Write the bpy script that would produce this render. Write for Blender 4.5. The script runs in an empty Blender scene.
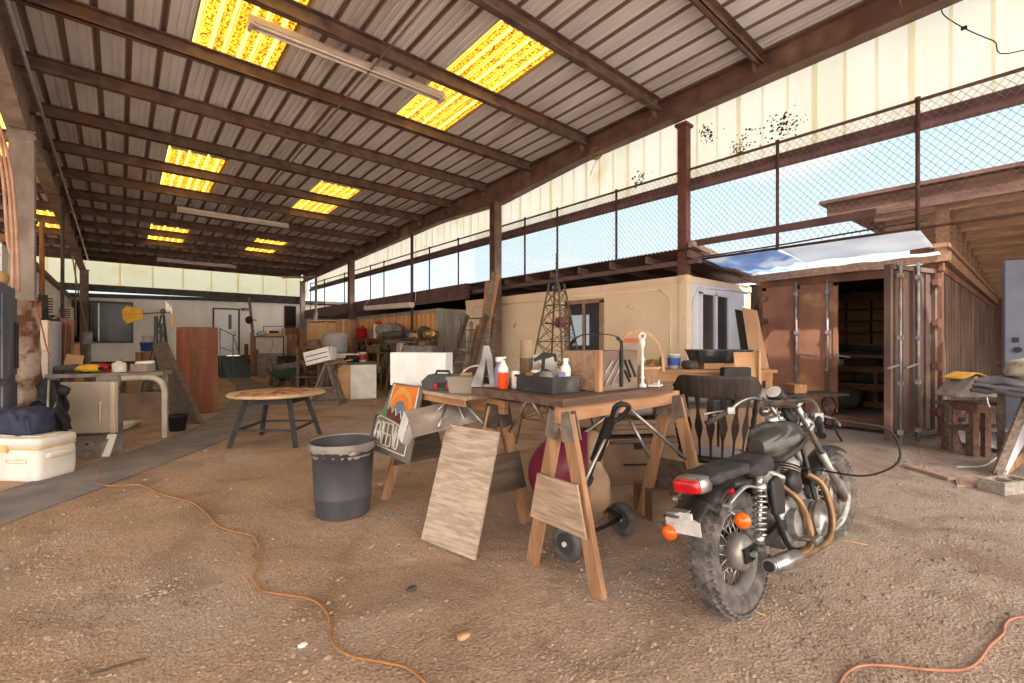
import bpy, math, random
from mathutils import Vector, Matrix, Euler, noise as mnoise
R = math.radians
rng = random.Random(7)
scn = bpy.context.scene
COL = scn.collection

# ---------------------------------------------------------------- surveying
# world: x = across the shed (towards the containers), y = along the shed (towards the far wall), z up
FOC, EYE, CA, CB = 455.0, 1.4, .7576, .6527
def ray(px, py):
    a = (px-512)/FOC
    return (CA*a+CB, CA-CB*a, (341.5-py)/FOC)
def g(px, py, z=0.0):            # where a sight line meets the level z
    r = ray(px, py); t = (z-EYE)/r[2]
    return Vector((r[0]*t, r[1]*t, z))
def onx(px, py, x):
    r = ray(px, py); t = x/r[0]
    return Vector((x, r[1]*t, EYE+r[2]*t))
def ony(px, py, y):
    r = ray(px, py); t = y/r[1]
    return Vector((r[0]*t, y, EYE+r[2]*t))
def dep(px, py, d):              # at distance d from the eye's plane
    r = ray(px, py)
    return Vector((r[0]*d, r[1]*d, EYE+r[2]*d))

# ---------------------------------------------------------------- meshes
class MB:
    def __init__(s): s.v=[]; s.f=[]; s.s=[]
    def add(s, vs, fs, smooth=False):
        o=len(s.v); s.v += [Vector(v) for v in vs]
        for f in fs: s.f.append([i+o for i in f]); s.s.append(smooth)
        return s
    def box(s, c, d, rot=None):
        c=Vector(c); x,y,z=d[0]/2,d[1]/2,d[2]/2
        vs=[Vector((a*x,b*y,e*z)) for a in (-1,1) for b in (-1,1) for e in (-1,1)]
        if rot is not None:
            m = rot if isinstance(rot, Matrix) else (Matrix.Rotation(rot,3,'Z') if isinstance(rot,(int,float)) else Euler(rot).to_matrix())
            vs=[m@v for v in vs]
        return s.add([c+v for v in vs],[(0,1,3,2),(4,6,7,5),(0,4,5,1),(2,3,7,6),(0,2,6,4),(1,5,7,3)])
    def span(s, a, b):            # axis aligned box between two corners
        a=Vector(a); b=Vector(b)
        return s.box((a+b)/2, [abs(b[i]-a[i]) for i in range(3)])
    def bar(s, p, q, w, h=None, up=(0,0,1)):
        p=Vector(p); q=Vector(q); h=h or w; d=(q-p).normalized(); up=Vector(up)
        if abs(d.dot(up))>.98: up=Vector((1,0,0)) if abs(d.x)<.9 else Vector((0,1,0))
        sd=d.cross(up).normalized(); u=sd.cross(d)
        vs=[b+sd*a*w/2+u*e*h/2 for b in (p,q) for a,e in ((-1,-1),(1,-1),(1,1),(-1,1))]
        return s.add(vs,[(3,2,1,0),(4,5,6,7),(0,1,5,4),(1,2,6,5),(2,3,7,6),(3,0,4,7)])
    def tube(s, pts, r, n=8, closed=False, flat=1.0):
        pts=[Vector(p) for p in pts]; m=len(pts); rs=r if isinstance(r,(list,tuple)) else [r]*m
        vs=[]; prev=None
        for i,p in enumerate(pts):
            a=pts[(i-1)%m] if (closed or i>0) else p; b=pts[(i+1)%m] if (closed or i<m-1) else p
            d=(b-a)
            d = d.normalized() if d.length>1e-9 else Vector((0,0,1))
            if prev is None:
                k=Vector((0,0,1)) if abs(d.z)<.9 else Vector((1,0,0))
                e=d.cross(k).normalized()
            else:
                e=(prev-d*prev.dot(d))
                e = e.normalized() if e.length>1e-6 else d.orthogonal().normalized()
            prev=e; w=d.cross(e)
            for j in range(n):
                t=2*math.pi*j/n
                vs.append(p+(e*math.cos(t)+w*math.sin(t)*flat)*rs[i])
        fs=[]
        for i in range(m if closed else m-1):
            for j in range(n):
                a=i*n+j; b=i*n+(j+1)%n; c=((i+1)%m)*n
                fs.append((a,b,c+(j+1)%n,c+j))
        s.add(vs,fs,True)
        if not closed:
            o=len(s.v)-len(vs)
            s.f.append([o+j for j in range(n)][::-1]); s.s.append(False)
            s.f.append([o+(m-1)*n+j for j in range(n)]); s.s.append(False)
        return s
    def lathe(s, prof, c=(0,0,0), ax=(0,0,1), n=24, smooth=True, arc=None):
        c=Vector(c); ax=Vector(ax).normalized(); e=ax.orthogonal().normalized(); w=ax.cross(e)
        vs=[]; fs=[]; m=len(prof)
        for rr,z in prof:
            for j in range(n):
                t=2*math.pi*j/n
                vs.append(c+ax*z+(e*math.cos(t)+w*math.sin(t))*max(rr,1e-4))
        for i in range(m-1):
            for j in range(n):
                fs.append((i*n+j,i*n+(j+1)%n,(i+1)*n+(j+1)%n,(i+1)*n+j))
        return s.add(vs,fs,smooth)
    def can(s, c, r, h, ax=(0,0,1), n=20, r2=None):
        r2=r if r2 is None else r2
        return s.lathe([(0,0),(r,0)],c,ax,n,False).lathe([(r,0),(r2,h)],c,ax,n,True).lathe([(r2,h),(0,h)],c,ax,n,False)
    def prism(s, poly, o, ex, ey, th):
        o=Vector(o); ex=Vector(ex).normalized(); ey=Vector(ey).normalized(); nn=ex.cross(ey).normalized()*th
        m=len(poly); vs=[o+ex*p[0]+ey*p[1] for p in poly]; vs+=[v+nn for v in vs]
        fs=[list(range(m))[::-1],list(range(m,2*m))]+[(i,(i+1)%m,m+(i+1)%m,m+i) for i in range(m)]
        return s.add(vs,fs)
    def quad(s, a,b,c,d, th=.01):  # slab on four corners
        a,b,c,d=[Vector(k) for k in (a,b,c,d)]; nn=(b-a).cross(d-a).normalized()*th
        vs=[a,b,c,d]+[k+nn for k in (a,b,c,d)]
        return s.add(vs,[(3,2,1,0),(4,5,6,7),(0,1,5,4),(1,2,6,5),(2,3,7,6),(3,0,4,7)])
    def sheet(s, fn, nu, nv, th=0.0, smooth=True):
        P=[[Vector(fn(i/nu,j/nv)) for j in range(nv+1)] for i in range(nu+1)]
        vs=[p for row in P for p in row]; k=nv+1
        fs=[(i*k+j,(i+1)*k+j,(i+1)*k+j+1,i*k+j+1) for i in range(nu) for j in range(nv)]
        if th:
            N=[]
            for i in range(nu+1):
                for j in range(nv+1):
                    du=P[min(i+1,nu)][j]-P[max(i-1,0)][j]; dv=P[i][min(j+1,nv)]-P[i][max(j-1,0)]
                    n_=du.cross(dv); N.append(n_.normalized() if n_.length>1e-12 else Vector((0,0,1)))
            m=len(vs); vs=vs+[v-n_*th for v,n_ in zip(vs,N)]
            fs+=[[q+m for q in f][::-1] for f in fs]
            ed=[i*k for i in range(nu+1)]
            def rim(seq,flip):
                for a,b in zip(seq,seq[1:]):
                    fs.append((a,b,b+m,a+m) if flip else (b,a,a+m,b+m))
            rim([i*k for i in range(nu+1)],False); rim([i*k+nv for i in range(nu+1)],True)
            rim(list(range(k)),True); rim([nu*k+j for j in range(k)],False)
        return s.add(vs,fs,smooth)
    def blob(s, c, rad, n=12, e=1.0, amp=0.0, freq=3.0, rot=None, seed=0, cut=None):
        c=Vector(c); vs=[]; m=n; k=n*2
        pw=lambda x: math.copysign(abs(x)**e,x)
        for i in range(m+1):
            th=-math.pi/2+math.pi*i/m
            for j in range(k):
                ph=2*math.pi*j/k
                v=Vector((pw(math.cos(th))*pw(math.cos(ph)),pw(math.cos(th))*pw(math.sin(ph)),pw(math.sin(th))))
                q=1+amp*mnoise.noise(v*freq+Vector((seed*7.1,seed*3.3,seed)))
                v=Vector((v.x*rad[0]*q,v.y*rad[1]*q,v.z*rad[2]*q))
                if cut is not None: v.z=max(v.z,cut)
                if rot is not None: v=Euler(rot).to_matrix()@v
                vs.append(c+v)
        fs=[(i*k+j,i*k+(j+1)%k,(i+1)*k+(j+1)%k,(i+1)*k+j) for i in range(m) for j in range(k)]
        return s.add(vs,fs,True)
    def ring(s, c, Rr, r, ax=(0,0,1), n=32, m=8, flat=1.0):
        c=Vector(c); ax=Vector(ax).normalized(); e=ax.orthogonal().normalized(); w=ax.cross(e)
        vs=[]
        for i in range(n):
            t=2*math.pi*i/n; d=e*math.cos(t)+w*math.sin(t)
            for j in range(m):
                a=2*math.pi*j/m; vs.append(c+d*(Rr+r*math.cos(a))+ax*r*flat*math.sin(a))
        fs=[(i*m+j,((i+1)%n)*m+j,((i+1)%n)*m+(j+1)%m,i*m+(j+1)%m) for i in range(n) for j in range(m)]
        return s.add(vs,fs,True)
    def build(s, name, mat, parent=None, bev=0, world=False, mods=None):
        vs=s.v
        if world and parent is not None:
            mi=WM(parent).inverted(); vs=[mi@v for v in vs]
        off=Vector((0,0,0))
        me=bpy.data.meshes.new(name); me.from_pydata([tuple(v-off) for v in vs],[],s.f)
        me.polygons.foreach_set('use_smooth',s.s); me.update()
        o=bpy.data.objects.new(name,me); COL.objects.link(o)
        me.materials.append(mat)
        if parent is not None: o.parent=parent
        if bev:
            b=o.modifiers.new('bevel','BEVEL'); b.width=bev; b.segments=2; b.limit_method='ANGLE'; b.angle_limit=R(40)
            b.harden_normals=False
        return o
def WM(o):
    m=Matrix.LocRotScale(o.location,o.rotation_euler,o.scale)
    return WM(o.parent)@m if o.parent is not None else m
def tag(o, label=None, cat=None, group=None, kind=None):
    if label: o['label']=label
    if cat: o['category']=cat
    if group: o['group']=group
    if kind: o['kind']=kind
    return o
def thing(name, label, cat, loc=(0,0,0), rz=0.0, group=None, rot=None):
    o=bpy.data.objects.new(name,None); COL.objects.link(o); o.empty_display_size=.1
    o.location=loc; o.rotation_euler = rot if rot else (0,0,rz)
    return tag(o,label,cat,group)
def solo(name, mb, mat, label, cat, base=None, group=None, bev=0, rz=0.0, rot=None):
    # a thing that is one mesh; verts given locally when base is set, else in world space (origin moved to its base)
    if base is None:
        lo=Vector([min(v[i] for v in mb.v) for i in range(3)]); hi=Vector([max(v[i] for v in mb.v) for i in range(3)])
        base=Vector(((lo.x+hi.x)/2,(lo.y+hi.y)/2,lo.z))
        mb.v=[v-base for v in mb.v]
    o=mb.build(name,mat,None,bev); o.location=base; o.rotation_euler = rot if rot else (0,0,rz)
    return tag(o,label,cat,group)
def struct(name, mb, mat, bev=0, parent=None, label=None):
    o=mb.build(name,mat,parent,bev)
    if parent is None: o['kind']='structure'
    if label: o['label']=label
    return o
def dup(root, loc, rz=0.0, label=None, group=None, scale=None):
    r=root.copy(); COL.objects.link(r); r.location=loc; r.rotation_euler=(0,0,rz)
    if scale: r.scale=(scale,)*3
    if label: r['label']=label
    if group: r['group']=group
    for ch in list(root.children):
        c=ch.copy(); COL.objects.link(c); c.parent=r
        for d0 in list(ch.children):
            d=d0.copy(); COL.objects.link(d); d.parent=c
    return r

# ---------------------------------------------------------------- materials
def lin(c):
    return tuple((x/255/12.92 if x/255<=.04045 else ((x/255+.055)/1.055)**2.4) for x in c)+(1,)
_mc={}
def mat(name, c1, c2=None, scale=6.0, rough=.75, metal=0.0, bump=0.0, bscale=None, st=(1,1,1), spec=.3,
        trans=0.0, lo=.35, hi=.65, c3=None, s3=1.5, f3=(.55,.7), coord='Object', detail=5.0, dist=0.0, coat=0.0):
    if name in _mc: return _mc[name]
    m=bpy.data.materials.new(name); m.use_nodes=True; nt=m.node_tree; N=nt.nodes; L=nt.links
    b=N['Principled BSDF']; b.inputs['Roughness'].default_value=rough; b.inputs['Metallic'].default_value=metal
    b.inputs['Specular IOR Level'].default_value=spec
    if coat: b.inputs['Coat Weight'].default_value=coat
    b.inputs['Base Color'].default_value=lin(c1)
    tc=N.new('ShaderNodeTexCoord'); mp=N.new('ShaderNodeMapping'); mp.inputs['Scale'].default_value=st
    L.new(tc.outputs[coord],mp.inputs['Vector'])
    c2=c2 or tuple(max(0,x*.86) for x in c1)
    nz=N.new('ShaderNodeTexNoise'); nz.inputs['Scale'].default_value=scale; nz.inputs['Detail'].default_value=detail
    nz.inputs['Distortion'].default_value=dist
    L.new(mp.outputs[0],nz.inputs['Vector'])
    rp=N.new('ShaderNodeValToRGB'); rp.color_ramp.elements[0].position=lo; rp.color_ramp.elements[1].position=hi
    rp.color_ramp.elements[0].color=lin(c2); rp.color_ramp.elements[1].color=lin(c1)
    L.new(nz.outputs['Fac'],rp.inputs[0]); out=rp.outputs[0]
    if c3:
        n3=N.new('ShaderNodeTexNoise'); n3.inputs['Scale'].default_value=s3; n3.inputs['Detail'].default_value=6
        L.new(mp.outputs[0],n3.inputs['Vector'])
        r3=N.new('ShaderNodeValToRGB'); r3.color_ramp.elements[0].position=f3[0]; r3.color_ramp.elements[1].position=f3[1]
        L.new(n3.outputs['Fac'],r3.inputs[0])
        mx=N.new('ShaderNodeMix'); mx.data_type='RGBA'
        L.new(r3.outputs[0],mx.inputs['Factor']); L.new(out,mx.inputs['A']); mx.inputs['B'].default_value=lin(c3); out=mx.outputs['Result']
    L.new(out,b.inputs['Base Color'])
    if bump:
        bn=N.new('ShaderNodeTexNoise'); bn.inputs['Scale'].default_value=bscale or scale*3; bn.inputs['Detail'].default_value=5
        L.new(mp.outputs[0],bn.inputs['Vector'])
        bp=N.new('ShaderNodeBump'); bp.inputs['Strength'].default_value=bump; bp.inputs['Distance'].default_value=.02
        L.new(bn.outputs['Fac'],bp.inputs['Height']); L.new(bp.outputs[0],b.inputs['Normal'])
    if trans:
        sh=N.new('ShaderNodeBsdfTranslucent'); L.new(out,sh.inputs['Color'])
        mm=N.new('ShaderNodeMixShader'); mm.inputs[0].default_value=trans
        L.new(b.outputs[0],mm.inputs[1]); L.new(sh.outputs[0],mm.inputs[2]); L.new(mm.outputs[0],N['Material Output'].inputs['Surface'])
    _mc[name]=m
    return m
def panelmat(name, c1, c2, see, tint, scale=3.0, st=(1,1,.2), patchy=None, ribs=False):   # thin fibreglass: diffuse transmission plus some clear transmission
    m=bpy.data.materials.new(name); m.use_nodes=True; nt=m.node_tree; N=nt.nodes; L=nt.links
    N.remove(N['Principled BSDF'])
    tc=N.new('ShaderNodeTexCoord'); mp=N.new('ShaderNodeMapping'); mp.inputs['Scale'].default_value=st
    L.new(tc.outputs['Object'],mp.inputs['Vector'])
    nz=N.new('ShaderNodeTexNoise'); nz.inputs['Scale'].default_value=scale; nz.inputs['Detail'].default_value=6
    L.new(mp.outputs[0],nz.inputs['Vector'])
    rp=N.new('ShaderNodeValToRGB'); rp.color_ramp.elements[0].position=.35; rp.color_ramp.elements[1].position=.6
    rp.color_ramp.elements[0].color=lin(c2); rp.color_ramp.elements[1].color=lin(c1); L.new(nz.outputs['Fac'],rp.inputs[0])
    col=rp.outputs[0]
    if patchy:
        n3=N.new('ShaderNodeTexNoise'); n3.inputs['Scale'].default_value=patchy[1]; n3.inputs['Detail'].default_value=4
        L.new(tc.outputs['Object'],n3.inputs['Vector'])
        r3=N.new('ShaderNodeValToRGB'); r3.color_ramp.elements[0].position=patchy[2]; r3.color_ramp.elements[1].position=patchy[3]
        L.new(n3.outputs['Fac'],r3.inputs[0])
        mx=N.new('ShaderNodeMix'); mx.data_type='RGBA'; L.new(r3.outputs[0],mx.inputs['Factor']); L.new(col,mx.inputs['A']); mx.inputs['B'].default_value=lin(patchy[0]); col=mx.outputs['Result']
    if ribs:                  # the raised ribs stay clear of the speckle
        sx=N.new('ShaderNodeSeparateXYZ'); L.new(tc.outputs['Object'],sx.inputs[0])
        ad=N.new('ShaderNodeMath'); ad.operation='ADD'; ad.inputs[1].default_value=.47; L.new(sx.outputs['X'],ad.inputs[0])
        md=N.new('ShaderNodeMath'); md.operation='MODULO'; md.inputs[1].default_value=.1567; L.new(ad.outputs[0],md.inputs[0])
        lt=N.new('ShaderNodeMath'); lt.operation='LESS_THAN'; lt.inputs[1].default_value=.05; L.new(md.outputs[0],lt.inputs[0])
        mx=N.new('ShaderNodeMix'); mx.data_type='RGBA'; L.new(lt.outputs[0],mx.inputs['Factor']); L.new(col,mx.inputs['A']); mx.inputs['B'].default_value=lin((246,212,104)); col=mx.outputs['Result']
    tl=N.new('ShaderNodeBsdfTranslucent'); df=N.new('ShaderNodeBsdfDiffuse'); tr=N.new('ShaderNodeBsdfTransparent')
    L.new(col,tl.inputs['Color']); L.new(col,df.inputs['Color']); tr.inputs['Color'].default_value=lin(tint)
    a=N.new('ShaderNodeMixShader'); a.inputs[0].default_value=.35; L.new(tl.outputs[0],a.inputs[1]); L.new(df.outputs[0],a.inputs[2])
    b=N.new('ShaderNodeMixShader'); b.inputs[0].default_value=see; L.new(a.outputs[0],b.inputs[1]); L.new(tr.outputs[0],b.inputs[2])
    L.new(b.outputs[0],N['Material Output'].inputs['Surface'])
    _mc[name]=m
    return m
def glassmat(name, tint, rough=.05, see=.35, spec=.8):
    m=bpy.data.materials.new(name); m.use_nodes=True; nt=m.node_tree; N=nt.nodes; L=nt.links
    b=N['Principled BSDF']; b.inputs['Base Color'].default_value=lin(tint); b.inputs['Roughness'].default_value=rough
    b.inputs['Specular IOR Level'].default_value=spec
    tr=N.new('ShaderNodeBsdfTransparent'); mm=N.new('ShaderNodeMixShader'); mm.inputs[0].default_value=see
    L.new(b.outputs[0],mm.inputs[1]); L.new(tr.outputs[0],mm.inputs[2]); L.new(mm.outputs[0],N['Material Output'].inputs['Surface'])
    return m
K={}
def wood(name,c1,c2,ax='x',**k):
    q=lambda c:tuple(x*.72+.28*(sum(c)/3) for x in c)
    c1,c2=q(c1),q(c2)
    st={'x':(.12,1,1),'y':(1,.12,1),'z':(1,1,.12)}[ax]
    return mat(name,c1,c2,scale=k.pop('scale',22),st=st,rough=k.pop('rough',.8),bump=k.pop('bump',.15),dist=.6,**k)
EXPO=0.72; SKY_LO=0.80; SKY_HI=3.8; SUN=6.5
# ================================================================ light, sky, camera
scn.view_settings.view_transform='Standard'; scn.view_settings.look='None'
scn.view_settings.gamma=1.0; scn.view_settings.use_curve_mapping=False
scn.view_settings.exposure=EXPO
w=bpy.data.worlds.new('sky'); scn.world=w; w.use_nodes=True
nt=w.node_tree; N=nt.nodes; L=nt.links; bg=N['Background']
tc=N.new('ShaderNodeTexCoord'); sx=N.new('ShaderNodeSeparateXYZ'); L.new(tc.outputs['Generated'],sx.inputs[0])
rz_=N.new('ShaderNodeValToRGB'); cr=rz_.color_ramp
cr.elements[0].position=0.0; cr.elements[0].color=lin((232,244,248)); cr.elements[1].position=.55; cr.elements[1].color=lin((186,224,242))
L.new(sx.outputs['Z'],rz_.inputs[0])
mp=N.new('ShaderNodeMapping'); mp.inputs['Scale'].default_value=(1,1,2.6); L.new(tc.outputs['Generated'],mp.inputs['Vector'])
cl=N.new('ShaderNodeTexNoise'); cl.inputs['Scale'].default_value=2.6; cl.inputs['Detail'].default_value=6; cl.inputs['Distortion'].default_value=.4
L.new(mp.outputs[0],cl.inputs['Vector'])
cra=N.new('ShaderNodeValToRGB'); cra.color_ramp.elements[0].position=.47; cra.color_ramp.elements[1].position=.66; L.new(cl.outputs['Fac'],cra.inputs[0])
mx=N.new('ShaderNodeMix'); mx.data_type='RGBA'; L.new(cra.outputs[0],mx.inputs['Factor']); L.new(rz_.outputs[0],mx.inputs['A']); mx.inputs['B'].default_value=(1,1,1,1)
# the sky is several times brighter round the sun, which stands behind the camera
dt=N.new('ShaderNodeVectorMath'); dt.operation='DOT_PRODUCT'; L.new(tc.outputs['Generated'],dt.inputs[0]); dt.inputs[1].default_value=Vector((-.3,-.8,.52)).normalized()
mr=N.new('ShaderNodeMapRange'); mr.interpolation_type='SMOOTHSTEP'
mr.inputs['From Min'].default_value=-.1; mr.inputs['From Max'].default_value=.95; mr.inputs['To Min'].default_value=SKY_LO; mr.inputs['To Max'].default_value=SKY_HI
L.new(dt.outputs['Value'],mr.inputs['Value'])
wm=N.new('ShaderNodeMix'); wm.data_type='RGBA'
m2=N.new('ShaderNodeMapRange'); m2.inputs['From Min'].default_value=-.1; m2.inputs['From Max'].default_value=.8; L.new(dt.outputs['Value'],m2.inputs['Value'])
L.new(m2.outputs[0],wm.inputs['Factor']); L.new(mx.outputs['Result'],wm.inputs['A']); wm.inputs['B'].default_value=lin((255,243,228))
L.new(wm.outputs['Result'],bg.inputs['Color']); L.new(mr.outputs[0],bg.inputs['Strength'])
sun=bpy.data.lights.new('sun','SUN'); sun.energy=SUN; sun.angle=R(.6); sun.color=(1,.95,.87)
so=bpy.data.objects.new('sun',sun); COL.objects.link(so); so.location=(0,-10,20)
so.rotation_euler=Vector((.34,.60,-1.0)).to_track_quat('-Z','Y').to_euler()
cam=bpy.data.cameras.new('camera'); cam.sensor_width=36; cam.lens=FOC/1024*36; cam.clip_start=.05; cam.clip_end=500
co=bpy.data.objects.new('camera',cam); COL.objects.link(co); co.location=(0,0,EYE)
co.rotation_euler=(R(90),0,-math.atan2(CB,CA)); scn.camera=co

# ================================================================ ground
def groundmat():
    m=bpy.data.materials.new('dirt'); m.use_nodes=True; nt=m.node_tree; N=nt.nodes; L=nt.links; b=N['Principled BSDF']
    b.inputs['Roughness'].default_value=.95; b.inputs['Specular IOR Level'].default_value=.1
    tc=N.new('ShaderNodeTexCoord')
    def nz(sc,det=6,dist=0):
        n=N.new('ShaderNodeTexNoise'); n.inputs['Scale'].default_value=sc; n.inputs['Detail'].default_value=det; n.inputs['Distortion'].default_value=dist
        L.new(tc.outputs['Object'],n.inputs['Vector']); return n.outputs['Fac']
    def ramp(x,a,b_,ca,cb):
        r=N.new('ShaderNodeValToRGB'); r.color_ramp.elements[0].position=a; r.color_ramp.elements[1].position=b_
        r.color_ramp.elements[0].color=lin(ca); r.color_ramp.elements[1].color=lin(cb); L.new(x,r.inputs[0]); return r.outputs[0]
    def mixc(f,a,c,mode='MIX'):
        x=N.new('ShaderNodeMix'); x.data_type='RGBA'; x.blend_type=mode
        if isinstance(f,float): x.inputs['Factor'].default_value=f
        else: L.new(f,x.inputs['Factor'])
        L.new(a,x.inputs['A'])
        if isinstance(c,tuple): x.inputs['B'].default_value=lin(c)
        else: L.new(c,x.inputs['B'])
        return x.outputs['Result']
    base=ramp(nz(.9,8,.5),.36,.66,(150,122,100),(200,168,142))
    grit=ramp(nz(55,4),.3,.7,(112,91,76),(212,186,164))
    c=mixc(.5,base,grit)
    grey=ramp(nz(.45,7,.3),.5,.66,(0,0,0),(255,255,255))
    sp=N.new('ShaderNodeSeparateXYZ'); L.new(tc.outputs['Object'],sp.inputs[0])      # the yard side is greyer gravel, the shed side tan dirt
    q=N.new('ShaderNodeMath'); q.operation='MULTIPLY_ADD'; q.inputs[1].default_value=-.9; L.new(sp.outputs['Y'],q.inputs[0]); L.new(sp.outputs['X'],q.inputs[2])
    mr=N.new('ShaderNodeMapRange'); mr.interpolation_type='SMOOTHSTEP'; mr.inputs['From Min'].default_value=-2.5; mr.inputs['From Max'].default_value=5.5; mr.inputs['To Min'].default_value=.0; mr.inputs['To Max'].default_value=.85; L.new(q.outputs[0],mr.inputs['Value'])
    mxg=N.new('ShaderNodeMath'); mxg.operation='MAXIMUM'; L.new(mr.outputs[0],mxg.inputs[0]); L.new(grey,mxg.inputs[1]); grey=mxg.outputs[0]
    c=mixc(grey,c,ramp(nz(75,3),.32,.68,(134,122,114),(200,186,176)))
    damp=ramp(nz(1.3,8,1.2),.50,.66,(0,0,0),(185,185,185))
    c=mixc(damp,c,(116,92,76))
    L.new(c,b.inputs['Base Color'])
    bp=N.new('ShaderNodeBump'); bp.inputs['Strength'].default_value=.8; bp.inputs['Distance'].default_value=.035
    ad=N.new('ShaderNodeMath'); ad.operation='ADD'; L.new(nz(9,8),ad.inputs[0])
    ml=N.new('ShaderNodeMath'); ml.operation='MULTIPLY'; ml.inputs[1].default_value=.5; L.new(nz(70,4),ml.inputs[0]); L.new(ml.outputs[0],ad.inputs[1])
    L.new(ad.outputs[0],bp.inputs['Height']); L.new(bp.outputs[0],b.inputs['Normal'])
    return m
K['dirt']=groundmat()
m=MB(); m.sheet(lambda a,b:((a-.5)*240,(b-.5)*240,0),24,24,0,False)
m.f=[f[::-1] for f in m.f] if False else m.f
gr=struct('floor',m,K['dirt'])
# loose stones
st=MB()
def stone(x,y,r):
    a=rng.random()*6.28; q=[]
    k=rng.uniform(.6,1.0); h=rng.uniform(.35,.75)
    for dz,rr in ((-.2,1),(.35,.9),(.9,.35)):
        for j in range(5):
            t=a+j*1.2566; d=rr*rng.uniform(.75,1.1)
            q.append((x+r*d*math.cos(t),y+r*k*d*math.sin(t),r*h*dz))
    st.add(q,[(10,11,12,13,14)]+[(i*5+j,i*5+(j+1)%5,i*5+5+(j+1)%5,i*5+5+j) for i in (0,1) for j in range(5)])
for i in range(5200):
    px=rng.uniform(-10,1034); py=341.5+341.5*(.12+.9*rng.random()**.75)
    p=g(px,py)
    dens=mnoise.noise(Vector((p.x*.9,p.y*.9,3)))
    if dens<-.15 and rng.random()<.75: continue
    stone(p.x,p.y,abs(rng.gauss(0,1))*.0042*(1+.28*(p.length))*.8+.0035)
for (cx,cy,sx_,n) in [(110,600,95,560),(60,565,60,160),(690,560,60,160),(640,580,60,120),(300,430,40,60),(350,452,20,60),(960,470,60,150),(905,460,50,120)]:
    for i in range(n):
        px=rng.gauss(cx,sx_*.45); py=rng.gauss(cy,sx_*.26)
        if py<380 or py>700: continue
        p=g(px,py); stone(p.x,p.y,rng.uniform(.004,.013)*(1+.06*p.length))
K['stone']=mat('stone',(178,158,142),(104,86,74),scale=3.2,rough=.95,lo=.3,hi=.7)
tag(solo('gravel',st,K['stone'],'loose grey and tan stones strewn over the dirt floor','gravel'),kind='stuff')

# ================================================================ shed steel and roof
def rz(y): return 5.46-.034*y            # height of the roof sheet
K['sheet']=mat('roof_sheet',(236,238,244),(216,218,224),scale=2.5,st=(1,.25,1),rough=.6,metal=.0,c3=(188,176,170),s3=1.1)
_m=K['sheet']; _nt=_m.node_tree; _N=_nt.nodes; _L=_nt.links   # groove shade and some grime, both painted into the ribs as darker lines
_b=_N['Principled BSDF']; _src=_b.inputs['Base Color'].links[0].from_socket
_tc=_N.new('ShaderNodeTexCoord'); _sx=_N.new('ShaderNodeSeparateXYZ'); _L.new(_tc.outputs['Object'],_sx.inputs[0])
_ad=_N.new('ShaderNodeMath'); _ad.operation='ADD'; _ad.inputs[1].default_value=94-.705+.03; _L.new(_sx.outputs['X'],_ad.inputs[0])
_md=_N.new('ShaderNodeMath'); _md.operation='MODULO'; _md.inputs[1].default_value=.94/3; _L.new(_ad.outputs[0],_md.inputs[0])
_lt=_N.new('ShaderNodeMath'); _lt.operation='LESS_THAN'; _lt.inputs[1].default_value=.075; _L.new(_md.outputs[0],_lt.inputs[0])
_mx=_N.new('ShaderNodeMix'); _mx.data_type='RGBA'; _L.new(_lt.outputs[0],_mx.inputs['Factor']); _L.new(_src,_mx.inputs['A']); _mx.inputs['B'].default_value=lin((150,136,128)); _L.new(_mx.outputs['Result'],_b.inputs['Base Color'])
K['purlin']=mat('rusty_primer',(128,106,96),(94,77,69),scale=5,rough=.65,c3=(126,94,70),s3=1.4,bump=.05)
K['girder']=mat('girder_paint',(118,92,82),(92,70,62),scale=4,rough=.6,c3=(140,118,106),s3=1.2)
K['grey_steel']=mat('grey_steel',(172,158,148),(136,124,116),scale=5,st=(1,1,.4),rough=.6,c3=(112,84,70),s3=2)
K['post_red']=mat('red_oxide',(112,72,64),(88,54,48),scale=6,rough=.7)
PITCH=.94; U0=.705
def ribsheet(mb,k,y0,y1):
    # one 0.94 m sheet: four trapezoid ribs, running along y
    prof=[]
    for i in range(3):
        x=i*.3133
        prof+= [(x+.0,0.045),(x+.03,.045),(x+.045,0),(x+.125,0),(x+.135,.012),(x+.155,.012),(x+.165,0),(x+.21,0),(x+.22,.012),(x+.24,.012),(x+.25,0),(x+.2983,0)]
    prof.append((.94,.045))
    x0=U0+k*PITCH; vs=[]
    for (a,h) in prof:
        for y in (y0,y1): vs.append((x0+a,y,rz(y)+h))
    mb.add(vs,[(2*i,2*i+1,2*i+3,2*i+2) for i in range(len(prof)-1)])
SKY={0:[(4.3,7.12),(10.85,13.4),(17.3,19.5)],3:[(4.3,7.12),(10.85,13.4),(17.3,19.6)],-3:[(4.3,7.12),(10.85,13.4),(17.3,19.4)]}
m=MB()
for k in range(-10,7):
    y=-5.2
    for a,b in SKY.get(k,[]):
        ribsheet(m,k,y,a); y=b
    ribsheet(m,k,y,23.3)
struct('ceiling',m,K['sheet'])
K['yellow']=panelmat('yellow_fibreglass',(214,164,48),(190,134,30),.0,(255,230,120),scale=2.2,st=(1,.3,1),patchy=((104,62,12),30,.47,.58),ribs=True)
sl=['nearest yellow skylight panel, behind the near strip light','second yellow skylight panel back, left row above the middle strip light','small far yellow skylight panel, left row near the back wall',
    'near yellow skylight panel at the right-hand end of the near strip light','mid yellow skylight panel of the right-hand row, half way to the back wall','farthest yellow skylight panel of the right-hand row',
    '', '', 'yellow skylight panel glimpsed at the far left edge beyond the grey column']
i=0
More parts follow.
